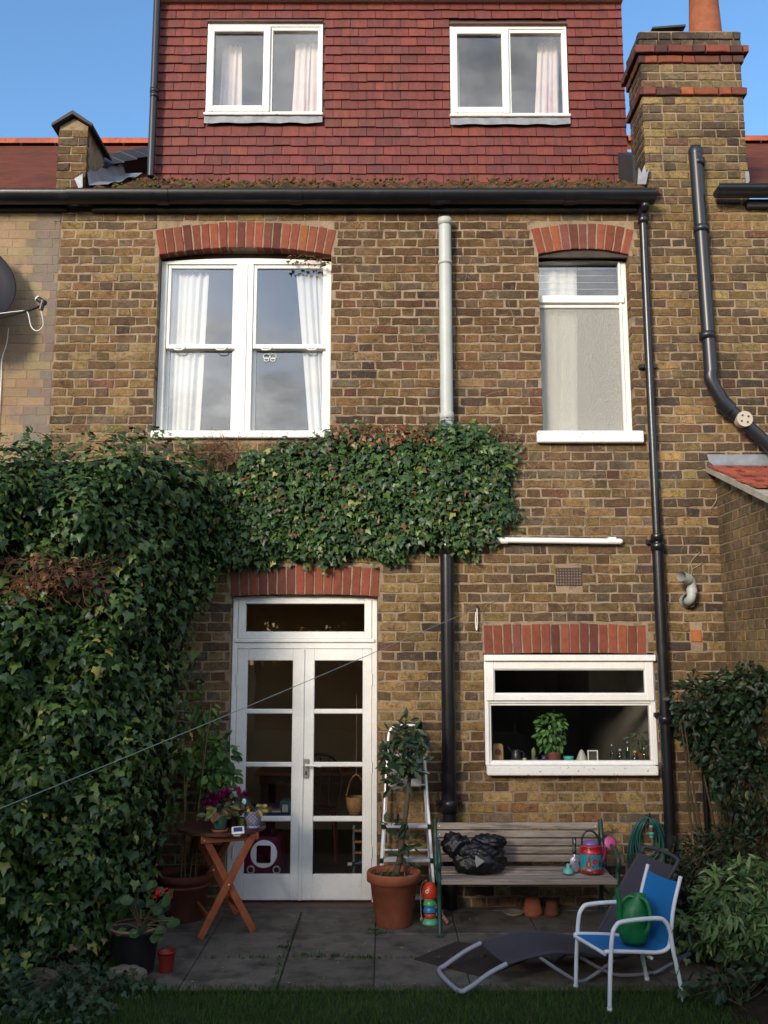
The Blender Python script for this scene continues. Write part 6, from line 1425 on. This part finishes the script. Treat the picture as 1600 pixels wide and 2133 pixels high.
# ------------------------------------------------------------------ sun lounger
LA, LN = V((.964, .265, 0)), V((-.265, .964, 0)); L0 = V((.445, -1.88, 0)); LW = .415
lg = thing('sun_lounger', L0 + LA * .7 + LN * .2, 'dark grey mesh sun lounger on bent tube frame in front of the bench', 'sun lounger')
def lp_(s, w, z): return L0 + LA * s + LN * (LW * w) + V((0, 0, z))
prof = [(.29, .148), (.42, .172), (.55, .186), (.62, .186), (.74, .170), (.90, .138), (1.03, .125), (1.10, .15), (1.17, .235), (1.28, .41), (1.38, .55), (1.45, .635)]
pc_ = bez([V((s, 0, z)) for s, z in prof], 4)
mb = MB(); mb.sheet([[lp_(p.x - (.014 * (abs(2 * w - 1) ** 4) if p.z > .58 else 0), w, p.z - .012 * (1 - (2 * w - 1) ** 2)) for w in np.linspace(0.02, .98, 9)] for p in pc_]); mb.sheet([[lp_(p.x + .003 - (.014 * (abs(2 * w - 1) ** 4) if p.z > .58 else 0), w, p.z - .004 - .012 * (1 - (2 * w - 1) ** 2)) for w in np.linspace(0.02, .98, 9)] for p in pc_]); obj('sling', mb, m_sling, lg)
rail = [lp_(p.x, 0, p.z) for p in pc_]; rail2 = [lp_(p.x, 1, p.z) for p in pc_]
foot = bez([rail[0], lp_(.18, 0, .105), lp_(.05, 0, .035), lp_(.0, .06, .016), lp_(-.012, .5, .014), lp_(.0, .94, .016), lp_(.05, 1, .035), lp_(.18, 1, .105), rail2[0]], 6)
mb = MB(); mb.tube(foot, .0145, 12); obj('foot_frame', mb, m_ltube, lg)
topf = bez([rail[-1], lp_(1.475, .06, .672), lp_(1.48, .5, .682), lp_(1.475, .94, .672), rail2[-1]], 6)
mb = MB(); mb.tube(rail[:29], .011, 10); obj('side_rail', mb, m_sling, lg); mb = MB(); mb.tube(rail2[:29], .011, 10); obj('side_rail', mb, m_sling, lg)
mb = MB(); mb.tube(rail[28:] + topf + rail2[:27:-1], .0125, 10); obj('back_frame', mb, m_sling, lg)
for w in (0.03, .97):
    mb = MB(); mb.tube(bez([lp_(.50, w, .17), lp_(.60, w, .10), lp_(.74, w, .015), lp_(.82, w, .016), lp_(1.02, w, .12)], 6), .011, 10); obj('support_leg', mb, m_ltube, lg)
    mb = MB(); mb.tube(bez([lp_(.78, w, .14), lp_(.92, w, .06), lp_(1.05, w, .016), lp_(1.3, w, .014), lp_(1.36, w, .05)], 6), .011, 10); obj('support_leg', mb, m_ltube, lg)
a, b = G(1362, 2028, .02), W(1438, 1986, -1.55); mb = MB(); mb.tube([a, b], .010, 10); pr = obj('prop_bar', mb, m_ltube, lg); mb = MB(); mb.tube([a.lerp(b, .52), b], .0155, 10); obj('grip', mb, mat('blue_grey_foam', (.06, .065, .12), rough=.7), pr)

# ------------------------------------------------------------------ blue garden chair
F1, F2, B2, B1 = V((1.138, -1.755, 0)), V((1.25, -2.12, 0)), V((1.708, -1.976, 0)), V((1.596, -1.627, 0))
ch_ = thing('garden_chair', (F1 + F2 + B1 + B2) / 4, 'blue mesh garden chair with white tube frame at the edge of the lawn', 'chair')
fd = ((F1 - B1) + (F2 - B2)).normalized()
sides = []
for Fp, Bp in ((F1, B1), (F2, B2)):
    inn = ((F1 + F2 + B1 + B2) / 4 - (Fp + Bp) / 2).normalized() * .018
    fr = [Fp + V((0, 0, .006)), Fp + fd * -.012 + V((0, 0, .2)), Fp + fd * -.03 + V((0, 0, .38)), Fp + fd * -.055 + V((0, 0, .440)), Fp + fd * -.11 + V((0, 0, .463)), Bp + fd * .16 + V((0, 0, .462)), Bp + fd * .10 + V((0, 0, .440)), Bp + fd * .07 + V((0, 0, .38)), Bp + fd * .055 + V((0, 0, .28)), Bp + V((0, 0, .006))]
    mb = MB(); mb.tube(bez(fr, 6), .0125, 12); obj('arm_frame', mb, m_tube, ch_)
    mb = MB(); mb.lathe([(0, 0), (.015, 0), (.015, .018), (0, .018)], Fp, 10); obj('foot_cap', mb, m_upvc, ch_); mb = MB(); mb.lathe([(0, 0), (.015, 0), (.015, .018), (0, .018)], Bp, 10); obj('foot_cap', mb, m_upvc, ch_)
    sp_ = bez([Fp + inn + fd * .012 + V((0, 0, .300)), Fp + inn + fd * -.02 + V((0, 0, .306)), Fp + inn + fd * -.2 + V((0, 0, .288)), Bp + inn + fd * .15 + V((0, 0, .272)), Bp + inn + fd * .085 + V((0, 0, .285)), Bp + inn + fd * .06 + V((0, 0, .33)), Bp + inn + fd * .03 + V((0, 0, .5)), Bp + inn + fd * -.028 + V((0, 0, .675))], 6)
    mb = MB(); mb.tube(sp_, .0115, 12); obj('seat_rail', mb, m_tube, ch_); sides.append(sp_)
mb = MB(); mb.sheet([[a.lerp(b, t) - V((0, 0, .012 * (1 - (2 * t - 1) ** 2))) for t in np.linspace(.03, .97, 8)] for a, b in zip(*sides)][3:-1]); mb.sheet([[a.lerp(b, t) - V((0, 0, .004 + .012 * (1 - (2 * t - 1) ** 2))) - fd * .003 for t in np.linspace(.03, .97, 8)] for a, b in zip(*sides)][3:-1]); obj('sling', mb, m_blue, ch_)
for i in (2,): mb = MB(); mb.tube([sides[0][i] - V((0, 0, .008)), sides[1][i] - V((0, 0, .008))], .0105, 10); obj('cross_bar', mb, m_tube, ch_)
mb = MB(); mb.tube([sides[0][16] - V((0, 0, .03)), sides[1][16] - V((0, 0, .03))], .0095, 10); obj('cross_bar', mb, m_tube, ch_)
# green watering can on the chair
c = (F1 + F2) / 2 * .40 + (B1 + B2) / 2 * .60 + V((0, 0, .283)); t = thing('green_watering_can', c, 'green plastic watering can standing on the seat of the blue chair', 'watering can')
rows_ = []
for z, rx, ry, dx in ((.0, .05, .04, 0), (.004, .078, .062, 0), (.03, .092, .075, 0), (.08, .098, .08, 0), (.14, .096, .08, 0), (.19, .088, .075, .004), (.225, .072, .064, .010), (.25, .052, .052, .022), (.262, .048, .048, .030), (.27, .050, .05, .034), (.268, .042, .042, .034), (.24, .042, .042, .03)):
    rows_.append([c + V((dx + rx * math.cos(a) * .92, ry * math.sin(a) * 1.05, z)) for a in [2 * math.pi * i / 28 for i in range(29)]])
mb = MB(); mb.sheet(rows_); obj('body', mb, m_canegreen, t)
mb = MB(); mb.tube(bez([c + V((-.07, -.02, .06)), c + V((-.085, -.025, .16)), c + V((-.088, -.03, .24)), c + V((-.10, -.03, .31))], 6), [.024 - .012 * i / 18 for i in range(19)], 12, False); obj('spout', mb, m_canegreen, t)
mb = MB(); mb.tube(bez([c + V((.035, -.045, .262)), c + V((.062, -.07, .245)), c + V((.078, -.085, .17)), c + V((.06, -.088, .10)), c + V((.045, -.075, .07))], 6), .013, 10); obj('handle', mb, m_canegreen, t)
mb = MB(); mb.tube(bez([c + V((-.07, -.02, .235)), c + V((-.03, -.02, .262)), c + V((.0, -.03, .262))], 5), .011, 10); obj('top_strap', mb, m_canegreen, t)
# a stray bindweed stem round the chair leg
mb = MB(); mb.col = (.05, .09, .025); q = random.Random(5); mb.tube(bez([B2 + V((.02 * math.cos(k * 1.6), .02 * math.sin(k * 1.6), .02 + k * .055)) + fd * (.055 * min(1, k / 5)) for k in range(8)], 4), .0025, 5); bw = obj('bindweed', mb, m_stem, label='bindweed stem twining up the right leg of the blue chair', cat='weed')
n = 12; rn = np.random.default_rng(9); Pl = np.array([tuple(B2 + V((rn.normal(0, .03), rn.normal(-.02, .02), rn.uniform(.05, .45)))) for i in range(n)]); leaf_objs('leaf', IVY, Pl, rn.normal(0, .4, (n, 3)) + np.array([0, -1, .5]), rn.normal(0, .4, (n, 3)) + np.array([0, 0, -1]), rn.uniform(.04, .06, n), palette(n, [(.05, .09, .025), (.035, .065, .02)], [1, 1], .2, rn), m_softleaf, bw, 'bind', 3)

# ------------------------------------------------------------------ hose and washing line
hk_ = W(1350, 1700, -.05); t = thing('garden_hose', (hk_.x, -.05, .2), 'coiled green hose hanging on the wall beside the bench', 'hose'); m_hose = mat('green_hose', (.012, .075, .068), rough=.45, var=.15, scale=20)
q = random.Random(15); mb = MB()
for k in range(8):
    s = k / 7; wl_, wr_ = .05 + .12 * s + q.uniform(-.01, .01), .05 + .085 * s + q.uniform(-.01, .01); L = .24 + .26 * s + q.uniform(-.03, .03); y = -.03 - .05 * q.random()
    mb.tube(bez([(hk_.x, y, hk_.z), (hk_.x - wl_ * .62, y - .02, hk_.z - .06), (hk_.x - wl_, y, hk_.z - L * .55), (hk_.x - wl_ * .8, y, hk_.z - L * .9), (hk_.x - .01, y, hk_.z - L), (hk_.x + wr_ * .8, y, hk_.z - L * .85), (hk_.x + wr_, y, hk_.z - L * .5), (hk_.x + wr_ * .6, y - .02, hk_.z - .06), (hk_.x, y, hk_.z - .004)], 6), .0065, 7)
obj('hose_coil', mb, m_hose, t)
mb = MB(); mb.tube([hk_ + V((0, .05, .0)), hk_ + V((0, -.05, .004)), hk_ + V((0, -.052, .03))], .006, 7); obj('hook', mb, m_black, t)
for k, (dz, r, col) in enumerate(((-.07, .016, (.12, .26, .22)), (-.095, .014, (.24, .02, .03)), (-.12, .02, (.06, .34, .26)), (-.145, .017, (.05, .26, .21)))):
    mb = MB(); mb.lathe([(0, -.012), (r * .7, -.012), (r, -.006), (r, .008), (r * .7, .012), (0, .012)], hk_ + V((.004, -.06, dz)), 14); obj('connector', mb, mat('connector' + str(k), col, rough=.45), t)
a, b = W(990, 1268, -.02), V((W(0, 1662, -3.1))); d = (b - a); b2 = a + d * 1.9; mb = MB(); pts = [a.lerp(b2, i / 40) - V((0, 0, .05 * math.sin(math.pi * min(1, i / 40)))) for i in range(41)]
mb.tube(pts, .0024, 6); obj('washing_line', mb, mat('grey_green_line', (.16, .20, .20), rough=.6), label='thin grey washing line running from the wall hook across the doors to the left', cat='washing line')
# ------------------------------------------------------------------ things seen through the glass
m_darkwood = mat('dark_polished_wood', (.10, .04, .022), rough=.4, var=.25, scale=9)
def simple(name, label, cat, mb, m): return obj(name, mb, m, label=label, cat=cat)
# kitchen window sill
Ys = .17; kz = zt(1588, Ys) + .0
mb = MB(); mb.box(KW['x0'] + .004, KW['x1'] - .004, .105, .30, kz - .03, kz - .001, .004); obj('window_board', mb, m_upvc, kwin)
def sx_(x, Y=Ys): return W(x, 1580, Y).x
c = V((sx_(1154), Ys, kz)); t = plant_pot('basil', 'bushy green basil in a red brown pot on the kitchen windowsill', 'potted plant', c, .046, .060, .085, mat('red_brown_pot', (.16, .045, .03), rough=.6, var=.1))
rn = np.random.default_rng(81); n = 230; d = rn.normal(0, 1, (n, 3)); d /= np.linalg.norm(d, axis=1, keepdims=True); k = rn.uniform(.3, 1, (n, 1)) ** .4; Pl = np.array([c.x - .012, Ys, kz + .25]) + d * k * np.array([.125, .07, .175])
leaf_objs('leaf', OVAL, Pl, d * .5 + np.array([0, -.6, .6]) + rn.normal(0, .3, (n, 3)), d + rn.normal(0, .4, (n, 3)) - np.array([0, 0, .5]), rn.uniform(.035, .062, n), palette(n, [(.07, .17, .03), (.045, .12, .025), (.12, .24, .05), (.025, .07, .02)], [4, 4, 3, 3], .2, rn), m_softleaf, t, 'basil'); stems(t, c + V((0, 0, .06)), Pl[:18], .002, (.06, .10, .03))
c = V((sx_(1184), Ys - .01, kz)); plant_pot('turquoise_pot', 'small turquoise pot right of the basil on the kitchen windowsill', 'plant pot', c, .03, .042, .05, mat('turquoise_glaze', (.07, .42, .36), rough=.35))
c = V((sx_(1037), Ys, kz)); t = thing('wooden_clock', c, 'small wooden mantel clock at the left end of the kitchen windowsill', 'clock'); mb = MB()
mb.prism([c + V((x, -.025, z)) for x, z in ((-.042, .02), (.042, .02), (.042, .13), (.034, .145), (.012, .152), (-.012, .152), (-.034, .145), (-.042, .13))], (0, 0, 0), (0, .05, 0)); mb.box(c.x - .046, c.x + .046, c.y - .03, c.y + .03, kz, kz + .02, .003); obj('case', mb, mat('pale_wood', (.34, .18, .08), rough=.6, var=.25, scale=20), t)
mb = MB(); mb.tube([c + V((0, -.025, .085)), c + V((0, -.029, .085))], .026, 18); obj('dial', mb, m_darkwood, t)
def vase(name, label, cat, x, prof, m, Y=Ys): c = V((sx_(x, Y), Y, kz)); mb = MB(); mb.lathe(prof, c, 18); return obj(name, mb, m, label=label, cat=cat)
m_jug = mat('dark_enamel', (.02, .022, .028), rough=.35); m_bottle = glass_mat('bottle_glass', .06, (.75, .82, .78)); m_bottleg = glass_mat('green_bottle_glass', .06, (.45, .7, .6))
c = V((sx_(1076), Ys, kz)); t = thing('milk_jug', c, 'dark jug left of the basil on the kitchen windowsill', 'jug'); mb = MB(); mb.lathe([(0, 0), (.038, 0), (.042, .02), (.036, .07), (.03, .085), (.034, .1), (.03, .1), (.026, .08), (0, .02)], c, 20); obj('body', mb, m_jug, t)
mb = MB(); mb.tube(bez([c + V((.034, 0, .09)), c + V((.06, 0, .075)), c + V((.055, 0, .03)), c + V((.038, 0, .02))], 4), .005, 6); obj('handle', mb, m_jug, t); mb = MB(); mb.tube(bez([c + V((-.03, 0, .07)), c + V((-.05, 0, .10)), c + V((-.065, 0, .125))], 4), .005, 6); obj('spout', mb, m_jug, t)
vase('egg_cup', 'tiny pale egg cup between the jug and the basil', 'egg cup', 1093, [(0, 0), (.018, 0), (.012, .012), (.018, .03), (.014, .034), (0, .036)], mat('pale_china', (.42, .38, .32), rough=.4))
c = V((sx_(1114), Ys, kz)); t = thing('cactus', c, 'small pale green cactus in a spotted cup on the windowsill', 'cactus'); mb = MB(); mb.lathe([(0, 0), (.026, 0), (.03, .04), (.026, .04), (0, .03)], c, 16); obj('cup', mb, pattern_mat('spotted_cup', (.04, .04, .05), (.4, .4, .42), 60, .55, .58), t); mb = MB(); mb.blob(c + V((-.008, 0, .075)), (.018, .016, .045), 12, 8, .06, 2); obj('stem', mb, mat('cactus_green', (.13, .17, .05), rough=.7, var=.3, scale=60), t)
vase('blue_beaker', 'dark blue beaker close to the left of the basil pot', 'beaker', 1134, [(0, 0), (.02, 0), (.024, .055), (.02, .055), (0, .01)], mat('dark_blue_glaze', (.03, .03, .10), rough=.3))
vase('white_pear_ornament', 'pear shaped cream ornament right of the turquoise pot', 'ornament', 1212, [(0, 0), (.044, .0), (.046, .02), (.032, .055), (.02, .085), (.008, .1), (0, .102)], mat('cream_china', (.46, .40, .36), rough=.4))
c = V((sx_(1236), Ys + .02, kz)); t = thing('photo_frame', c, 'small white photo frame on the kitchen windowsill', 'picture frame'); mb = MB(); frame_rect(mb, c.x - .042, c.x + .042, kz, kz + .095, c.y - .008, c.y + .004, .008, .001); obj('frame', mb, m_upvc, t); mb = MB(); mb.box(c.x - .035, c.x + .035, c.y - .001, c.y + .003, kz + .007, kz + .088); obj('picture', mb, mat('dark_print', (.05, .055, .04), rough=.6, var=.6, scale=50), t)
for i, (x, h, r, mm, lab) in enumerate(((1275, .125, .014, m_bottle, 'slim clear glass bottle left of the others on the windowsill'), (1292, .09, .026, m_bottle, 'short wide clear glass jar among the windowsill bottles'), (1308, .15, .017, m_bottleg, 'tall green glass bottle among the windowsill bottles'), (1323, .075, .030, m_bottle, 'squat glass jar with yellow stopper on the windowsill'), (1342, .10, .012, m_bottle, 'thin glass vial at the right end of the windowsill'))):
    ob = vase('glass_bottle', lab, 'bottle', x, [(0, 0), (r, 0), (r, h * .6), (r * .4, h * .75), (r * .38, h), (r * .3, h), (r * .3, h * .75), (r * .85, h * .58), (r * .85, .006), (0, .006)], mm)
    mb = MB(); mb.lathe([(0, 0), (r * .42, 0), (r * .45, .016), (0, .018)], (sx_(x), Ys, kz + h), 12); obj('stopper', mb, mat('stopper%d' % i, ((.35, .3, .25), (.4, .4, .45), (.2, .2, .2), (.4, .34, .08), (.5, .5, .5))[i], rough=.5), ob)
c = V((sx_(1338), Ys + .07, kz)); t = plant_pot('trailing_plant', 'dim trailing houseplant at the right end of the kitchen window', 'potted plant', c, .035, .045, .07, m_terradark); Pl = leaf_plant(t, c + V((0, 0, .10)), 40, .08, (-.02, .14), LANCE, (.04, .07), [(.03, .06, .025), (.05, .08, .03)], [1, 1], 82, 'trail'); stems(t, c + V((0, 0, .06)), Pl[:12], .0018)
mb = MB(); mb.box(.52, 1.0, 1.1, 1.7, .04, 2.3, .01); obj('tall_cupboard', mb, mat('grey_cupboard', (.20, .19, .18), rough=.6), label='dim grey tall cupboard inside the kitchen at the left', cat='cupboard')
mb = MB(); mb.box(1.85, 2.19, .9, 2.4, 1.5, 2.2, .01); obj('wall_cupboard', mb, mat('dim_cupboard', (.26, .25, .22), rough=.6), label='pale wall cupboard inside the kitchen at the upper right', cat='cupboard')
# dining room behind the doors
zf = .04
c = V((-.62, 2.3, zf)); t = thing('dining_table', c, 'brown wooden dining table at the back of the room behind the doors', 'table')
mb = MB(); mb.box(-1.3, .2, 1.95, 2.75, .74, .775, .006); obj('table_top', mb, m_teak, t); mb = MB(); mb.box(-1.25, .15, 2.0, 2.7, .66, .739); obj('apron', mb, m_darkwood, t)
for x in (-1.2, .1):
    for y in (2.03, 2.67): mb = MB(); mb.box(x - .035, x + .035, y - .035, y + .035, zf, .66, .004); obj('leg', mb, m_darkwood, t)
mb = MB(); mb.lathe([(0, 0), (.06, .0), (.09, .05), (.085, .05), (0, .01)], (-.42, 2.2, .776), 18); simple('red_bowl', 'small red bowl on the dining table indoors', 'bowl', mb, mat('red_glaze', (.40, .03, .03), rough=.4))
mb = MB(); mb.lathe([(0, 0), (.10, .0), (.16, .07), (.155, .07), (0, .01)], (-.1, 2.3, .776), 20); simple('dark_bowl', 'wide dark bowl on the right of the dining table indoors', 'bowl', mb, m_jug)
c = V((-.62, 1.55, zf)); t = thing('dining_chair', c, 'dark wooden chair with a curved back indoors behind the doors', 'chair')
mb = MB(); mb.lathe([(0, .43), (.19, .43), (.2, .445), (.19, .46), (0, .462)], c, 20); obj('seat', mb, m_darkwood, t)
for x in (-.14, .14):
    for y in (-.14, .14): mb = MB(); mb.tube([c + V((x * 1.2, y * 1.2, 0)), c + V((x, y, .44))], .016, 8); obj('leg', mb, mat('red_chair_leg', (.20, .035, .025), rough=.5), t)
mb = MB(); mb.tube(bez([c + V((-.17, .08, .45)), c + V((-.2, .12, .75)), c + V((-.1, .15, .92)), c + V((.1, .15, .92)), c + V((.2, .12, .75)), c + V((.17, .08, .45))], 6), .015, 8); obj('back_hoop', mb, m_darkwood, t)
for x in (-.08, 0, .08): mb = MB(); mb.tube([c + V((x, .1, .45)), c + V((x * 1.1, .148, .91))], .008, 6); obj('spindle', mb, m_darkwood, t)
# low blue table with packets, right behind the left door leaf
zb_ = zt(1694, .45); c = V((-.98, .7, zf)); t = thing('play_table', c, 'low table with a dark blue top close behind the left door', 'table')
mb = MB(); mb.box(-1.32, -.68, .36, .98, zb_ - .03, zb_, .006); obj('table_top', mb, mat('dark_blue_top', (.02, .03, .15), rough=.4), t)
for x in (-1.29, -.71):
    for y in (.4, .94): mb = MB(); mb.box(x - .02, x + .02, y - .02, y + .02, zf, zb_ - .031, .003); obj('leg', mb, mat('blue_leg', (.02, .04, .18), rough=.4), t)
for i, (x, w, d, h, col, lab) in enumerate(((553, .10, .12, .045, (.30, .20, .10), 'tan cardboard packet on the low blue table'), (578, .13, .10, .03, (.24, .17, .11), 'flat brown box in the middle of the low blue table'), (596, .09, .14, .10, (.07, .14, .14), 'green box at the right of the low blue table'))):
    p = W(x, 1680, .5); mb = MB(); mb.box(p.x - w / 2, p.x + w / 2, .45, .45 + d, zb_ + .001, zb_ + h, .005); ob = simple('packet', lab, 'box', mb, mat('packet%d' % i, col, rough=.6, var=.3, scale=30)); mb = MB(); mb.box(p.x - w * .3, p.x + w * .25, .448, .4495, zb_ + .008, zb_ + h * .7); obj('paper_label', mb, m_curtain, ob)
# magenta pet carrier behind the cat flap
p = W(540, 1790, .4); t = thing('pet_carrier', (p.x, .6, zf), 'magenta plastic carrier with pale ring wheels behind the cat flap', 'pet carrier'); m_mag = mat('magenta_plastic', (.22, .01, .07), rough=.45, var=.1)
mb = MB(); mb.box(p.x - .20, p.x + .17, .42, .85, zf + .04, zf + .40, .03); obj('shell', mb, m_mag, t)
mb = MB(); mb.tube(bez([(p.x - .1, .6, zf + .4), (p.x - .08, .6, zf + .46), (p.x + .06, .6, zf + .46), (p.x + .08, .6, zf + .4)], 5), .012, 8); obj('handle', mb, m_mag, t)
for x in (522, 576):
    e = W(x, 1812, .40); ring = [V((e.x + .028 * math.cos(a), .40, e.z + .028 * math.sin(a))) for a in [2 * math.pi * i / 18 for i in range(18)]]; mb = MB(); mb.tube(ring, .007, 8, closed=True); obj('wheel_ring', mb, m_upvc, t)
# basket and bottle rack behind the right door leaf
e = W(742, 1672, .55); t = thing('wicker_basket', e - V((0, 0, .12)), 'wicker basket hanging behind the lower panes of the right door', 'basket'); m_wick = mat('wicker', (.30, .15, .06), rough=.8, var=.5, scale=60, bump=1, bscale=120)
mb = MB(); mb.lathe([(0, -.10), (.055, -.10), (.08, -.03), (.09, .05), (.085, .05), (.07, -.03), (0, -.09)], e, 20); obj('bowl', mb, m_wick, t)
mb = MB(); mb.tube(bez([e + V((-.085, 0, .05)), e + V((-.05, 0, .18)), e + V((0, 0, .23)), e + V((.05, 0, .18)), e + V((.085, 0, .05))], 6), .007, 7); obj('handle', mb, m_wick, t)
mb = MB(); mb.tube([e + V((0, 0, .23)), e + V((0, .0, .9))], .003, 5); obj('hanging_cord', mb, m_wick, t)
p = W(748, 1790, .7); t = thing('bottle_rack', (p.x, .8, zf), 'wooden bottle rack on the floor behind the right door', 'rack')
for k in range(5): mb = MB(); mb.box(p.x - .05, p.x + .16, .62, .65, zf + .05 + k * .09, zf + .068 + k * .09, .002); obj('slat', mb, mat('rack_wood', (.32, .17, .07), rough=.6) if k == 0 else bpy.data.materials['rack_wood'], t)
for x in (-.045, .15): mb = MB(); mb.box(p.x + x - .01, p.x + x + .01, .655, .68, zf, zf + .46, .002); obj('upright', mb, m_ltube, t)
mb = MB(); b0 = V((p.x - .09, .56, zf + .16)); mb.tube([b0, b0 + V((.06, .02, 0)), b0 + V((.09, .03, 0)), b0 + V((.25, .08, 0))], [.013, .013, .036, .036], 12); bo = simple('wine_bottle', 'dark wine bottle with pale top lying in the bottle rack', 'bottle', mb, m_jug); mb = MB(); mb.tube([b0 - V((.002, 0, 0)), b0 + V((.03, .01, 0))], .0145, 12); obj('foil_cap', mb, m_upvc, bo)
# ------------------------------------------------------------------ unseen garden end: reflected trees, more trees and fences added for shade
m_bark = mat('bark', (.05, .038, .028), rough=.95, var=.3, scale=9, bump=.8, bscale=30)
m_far = mat('tree_leaf', attr=True, rough=.6, var=.2, scale=3, spec=.3)
def far_tree(label, x, y, h, rx, seed, crown=None):
    rn = np.random.default_rng(seed); t = thing('garden_tree', (x, y, 0), label, 'tree', 'trees at the far end of the garden')
    mb = MB(); tops = [V((x + rn.uniform(-rx, rx) * .5, y + rn.uniform(-1, 1), h * rn.uniform(.6, .85))) for k in range(7)]
    mb.tube(bez([(x, y, 0), (x + .1, y, h * .25), (x, y + .1, h * .5), (x, y, h * .8)], 5), [.22 - .16 * i / 15 for i in range(16)], 10, False)
    for e in tops: mb.tube(bez([(x, y, h * .3), V((x, y, h * .45)).lerp(e, .4), e], 5), [.08 - .06 * i / 10 for i in range(11)], 7, False)
    obj('trunk', mb, m_bark, t); cl = [(V((x + rn.uniform(-rx, rx) * .7, y + rn.uniform(-1.4, 1.4), h * rn.uniform(.42, .88))), rn.uniform(.7, 1.3)) for k in range(16)]
    n = 5200; ix = rn.integers(0, len(cl), n); d = rn.normal(0, 1, (n, 3)); d /= np.linalg.norm(d, axis=1, keepdims=True); P = np.array([tuple(cl[i][0]) for i in ix]) + d * (rn.uniform(.2, 1, (n, 1)) ** .5) * np.array([cl[i][1] for i in ix])[:, None] * np.array([1.1, 1, .75])
    P[:, 2] = np.maximum(P[:, 2], .4); leaf_mass('crown', OVAL, P, d + rn.normal(0, .5, (n, 3)), rn.normal(0, 1, (n, 3)), rn.uniform(.16, .30, n), palette(n, [(.03, .06, .018), (.045, .085, .022), (.02, .04, .014)], [1, 1, 1], .2, rn), m_far, t)
TREES = [('leafy garden tree behind the viewer, reflected dark in the door panes', -.6, -21, 6.8, 2.4, 1), ('garden tree behind the viewer near the end fence on the left', -4.6, -19, 7.4, 2.4, 2),
         ('garden tree behind the viewer near the end fence on the right', 3.8, -20, 6.2, 2.2, 3), ('garden tree behind the viewer at the far right', 8.4, -19, 6.8, 2.6, 5),
         ('tall tree in the left neighbouring garden, nearest the viewer', -7.2, -10.5, 5.5, 2.2, 4), ('tall tree in the left neighbouring garden, second from the viewer', -11.2, -11.5, 6.2, 2.3, 6),  # left-hand trees are added out of view to shade the lower wall
         ('tall tree in the left neighbouring garden, third from the viewer', -15.0, -14.0, 8.2, 2.6, 7), ('tree in the left neighbouring garden beside the end fence', -9.5, -15.5, 7.4, 2.4, 8),
         ('small tree in the left neighbouring garden close to the boundary fence', -4.5, -12.2, 5.4, 2.0, 9), ('garden tree behind the viewer just beyond the middle of the end fence', -2.8, -18.5, 6.4, 2.2, 10)]
for tr_ in TREES: far_tree(*tr_)
# unseen fences added on both sides and at the end to shade the garden
m_fence = mat('creosoted_board', (.085, .055, .035), rough=.9, var=.35, scale=6, bump=.5, bscale=20, stretch=(1, 1, .2))
def fence(label, a, b, h):
    a, b = V(a), V(b); t = thing('added_board_fence', (a + b) / 2, label, 'fence'); d = (b - a); L = d.length; d.normalize(); n = int(L / .16); mb0 = MB()
    s = V((-d.y, d.x, 0))
    for i in range(n):
        mb = MB(); p = a + d * (L * i / n); hh = h + rnd.uniform(-.01, .01); mb.bar(p + d * .075 + V((0, 0, .03)), p + d * .075 + V((0, 0, hh)), .155, .018, up=s); obj('board', mb, m_fence, t)
    for i in range(int(L / 2.4) + 1): p = a + d * min(L, i * 2.4) + s * .06; mb = MB(); mb.bar(p, p + V((0, 0, h + .06)), .09, .09, up=s); obj('post', mb, m_fence, t)
fence('unseen brown board fence added for shade on the left, behind the viewer', (-3.4, -16, 0), (-3.4, -3.0, 0), 1.8); fence('unseen brown board fence added for shade on the right, behind the viewer', (3.3, -3.4, 0), (3.3, -16, 0), 1.8); fence('unseen brown board fence added for shade at the far end, behind the viewer', (3.2, -16.1, 0), (-3.3, -16.1, 0), 1.8)
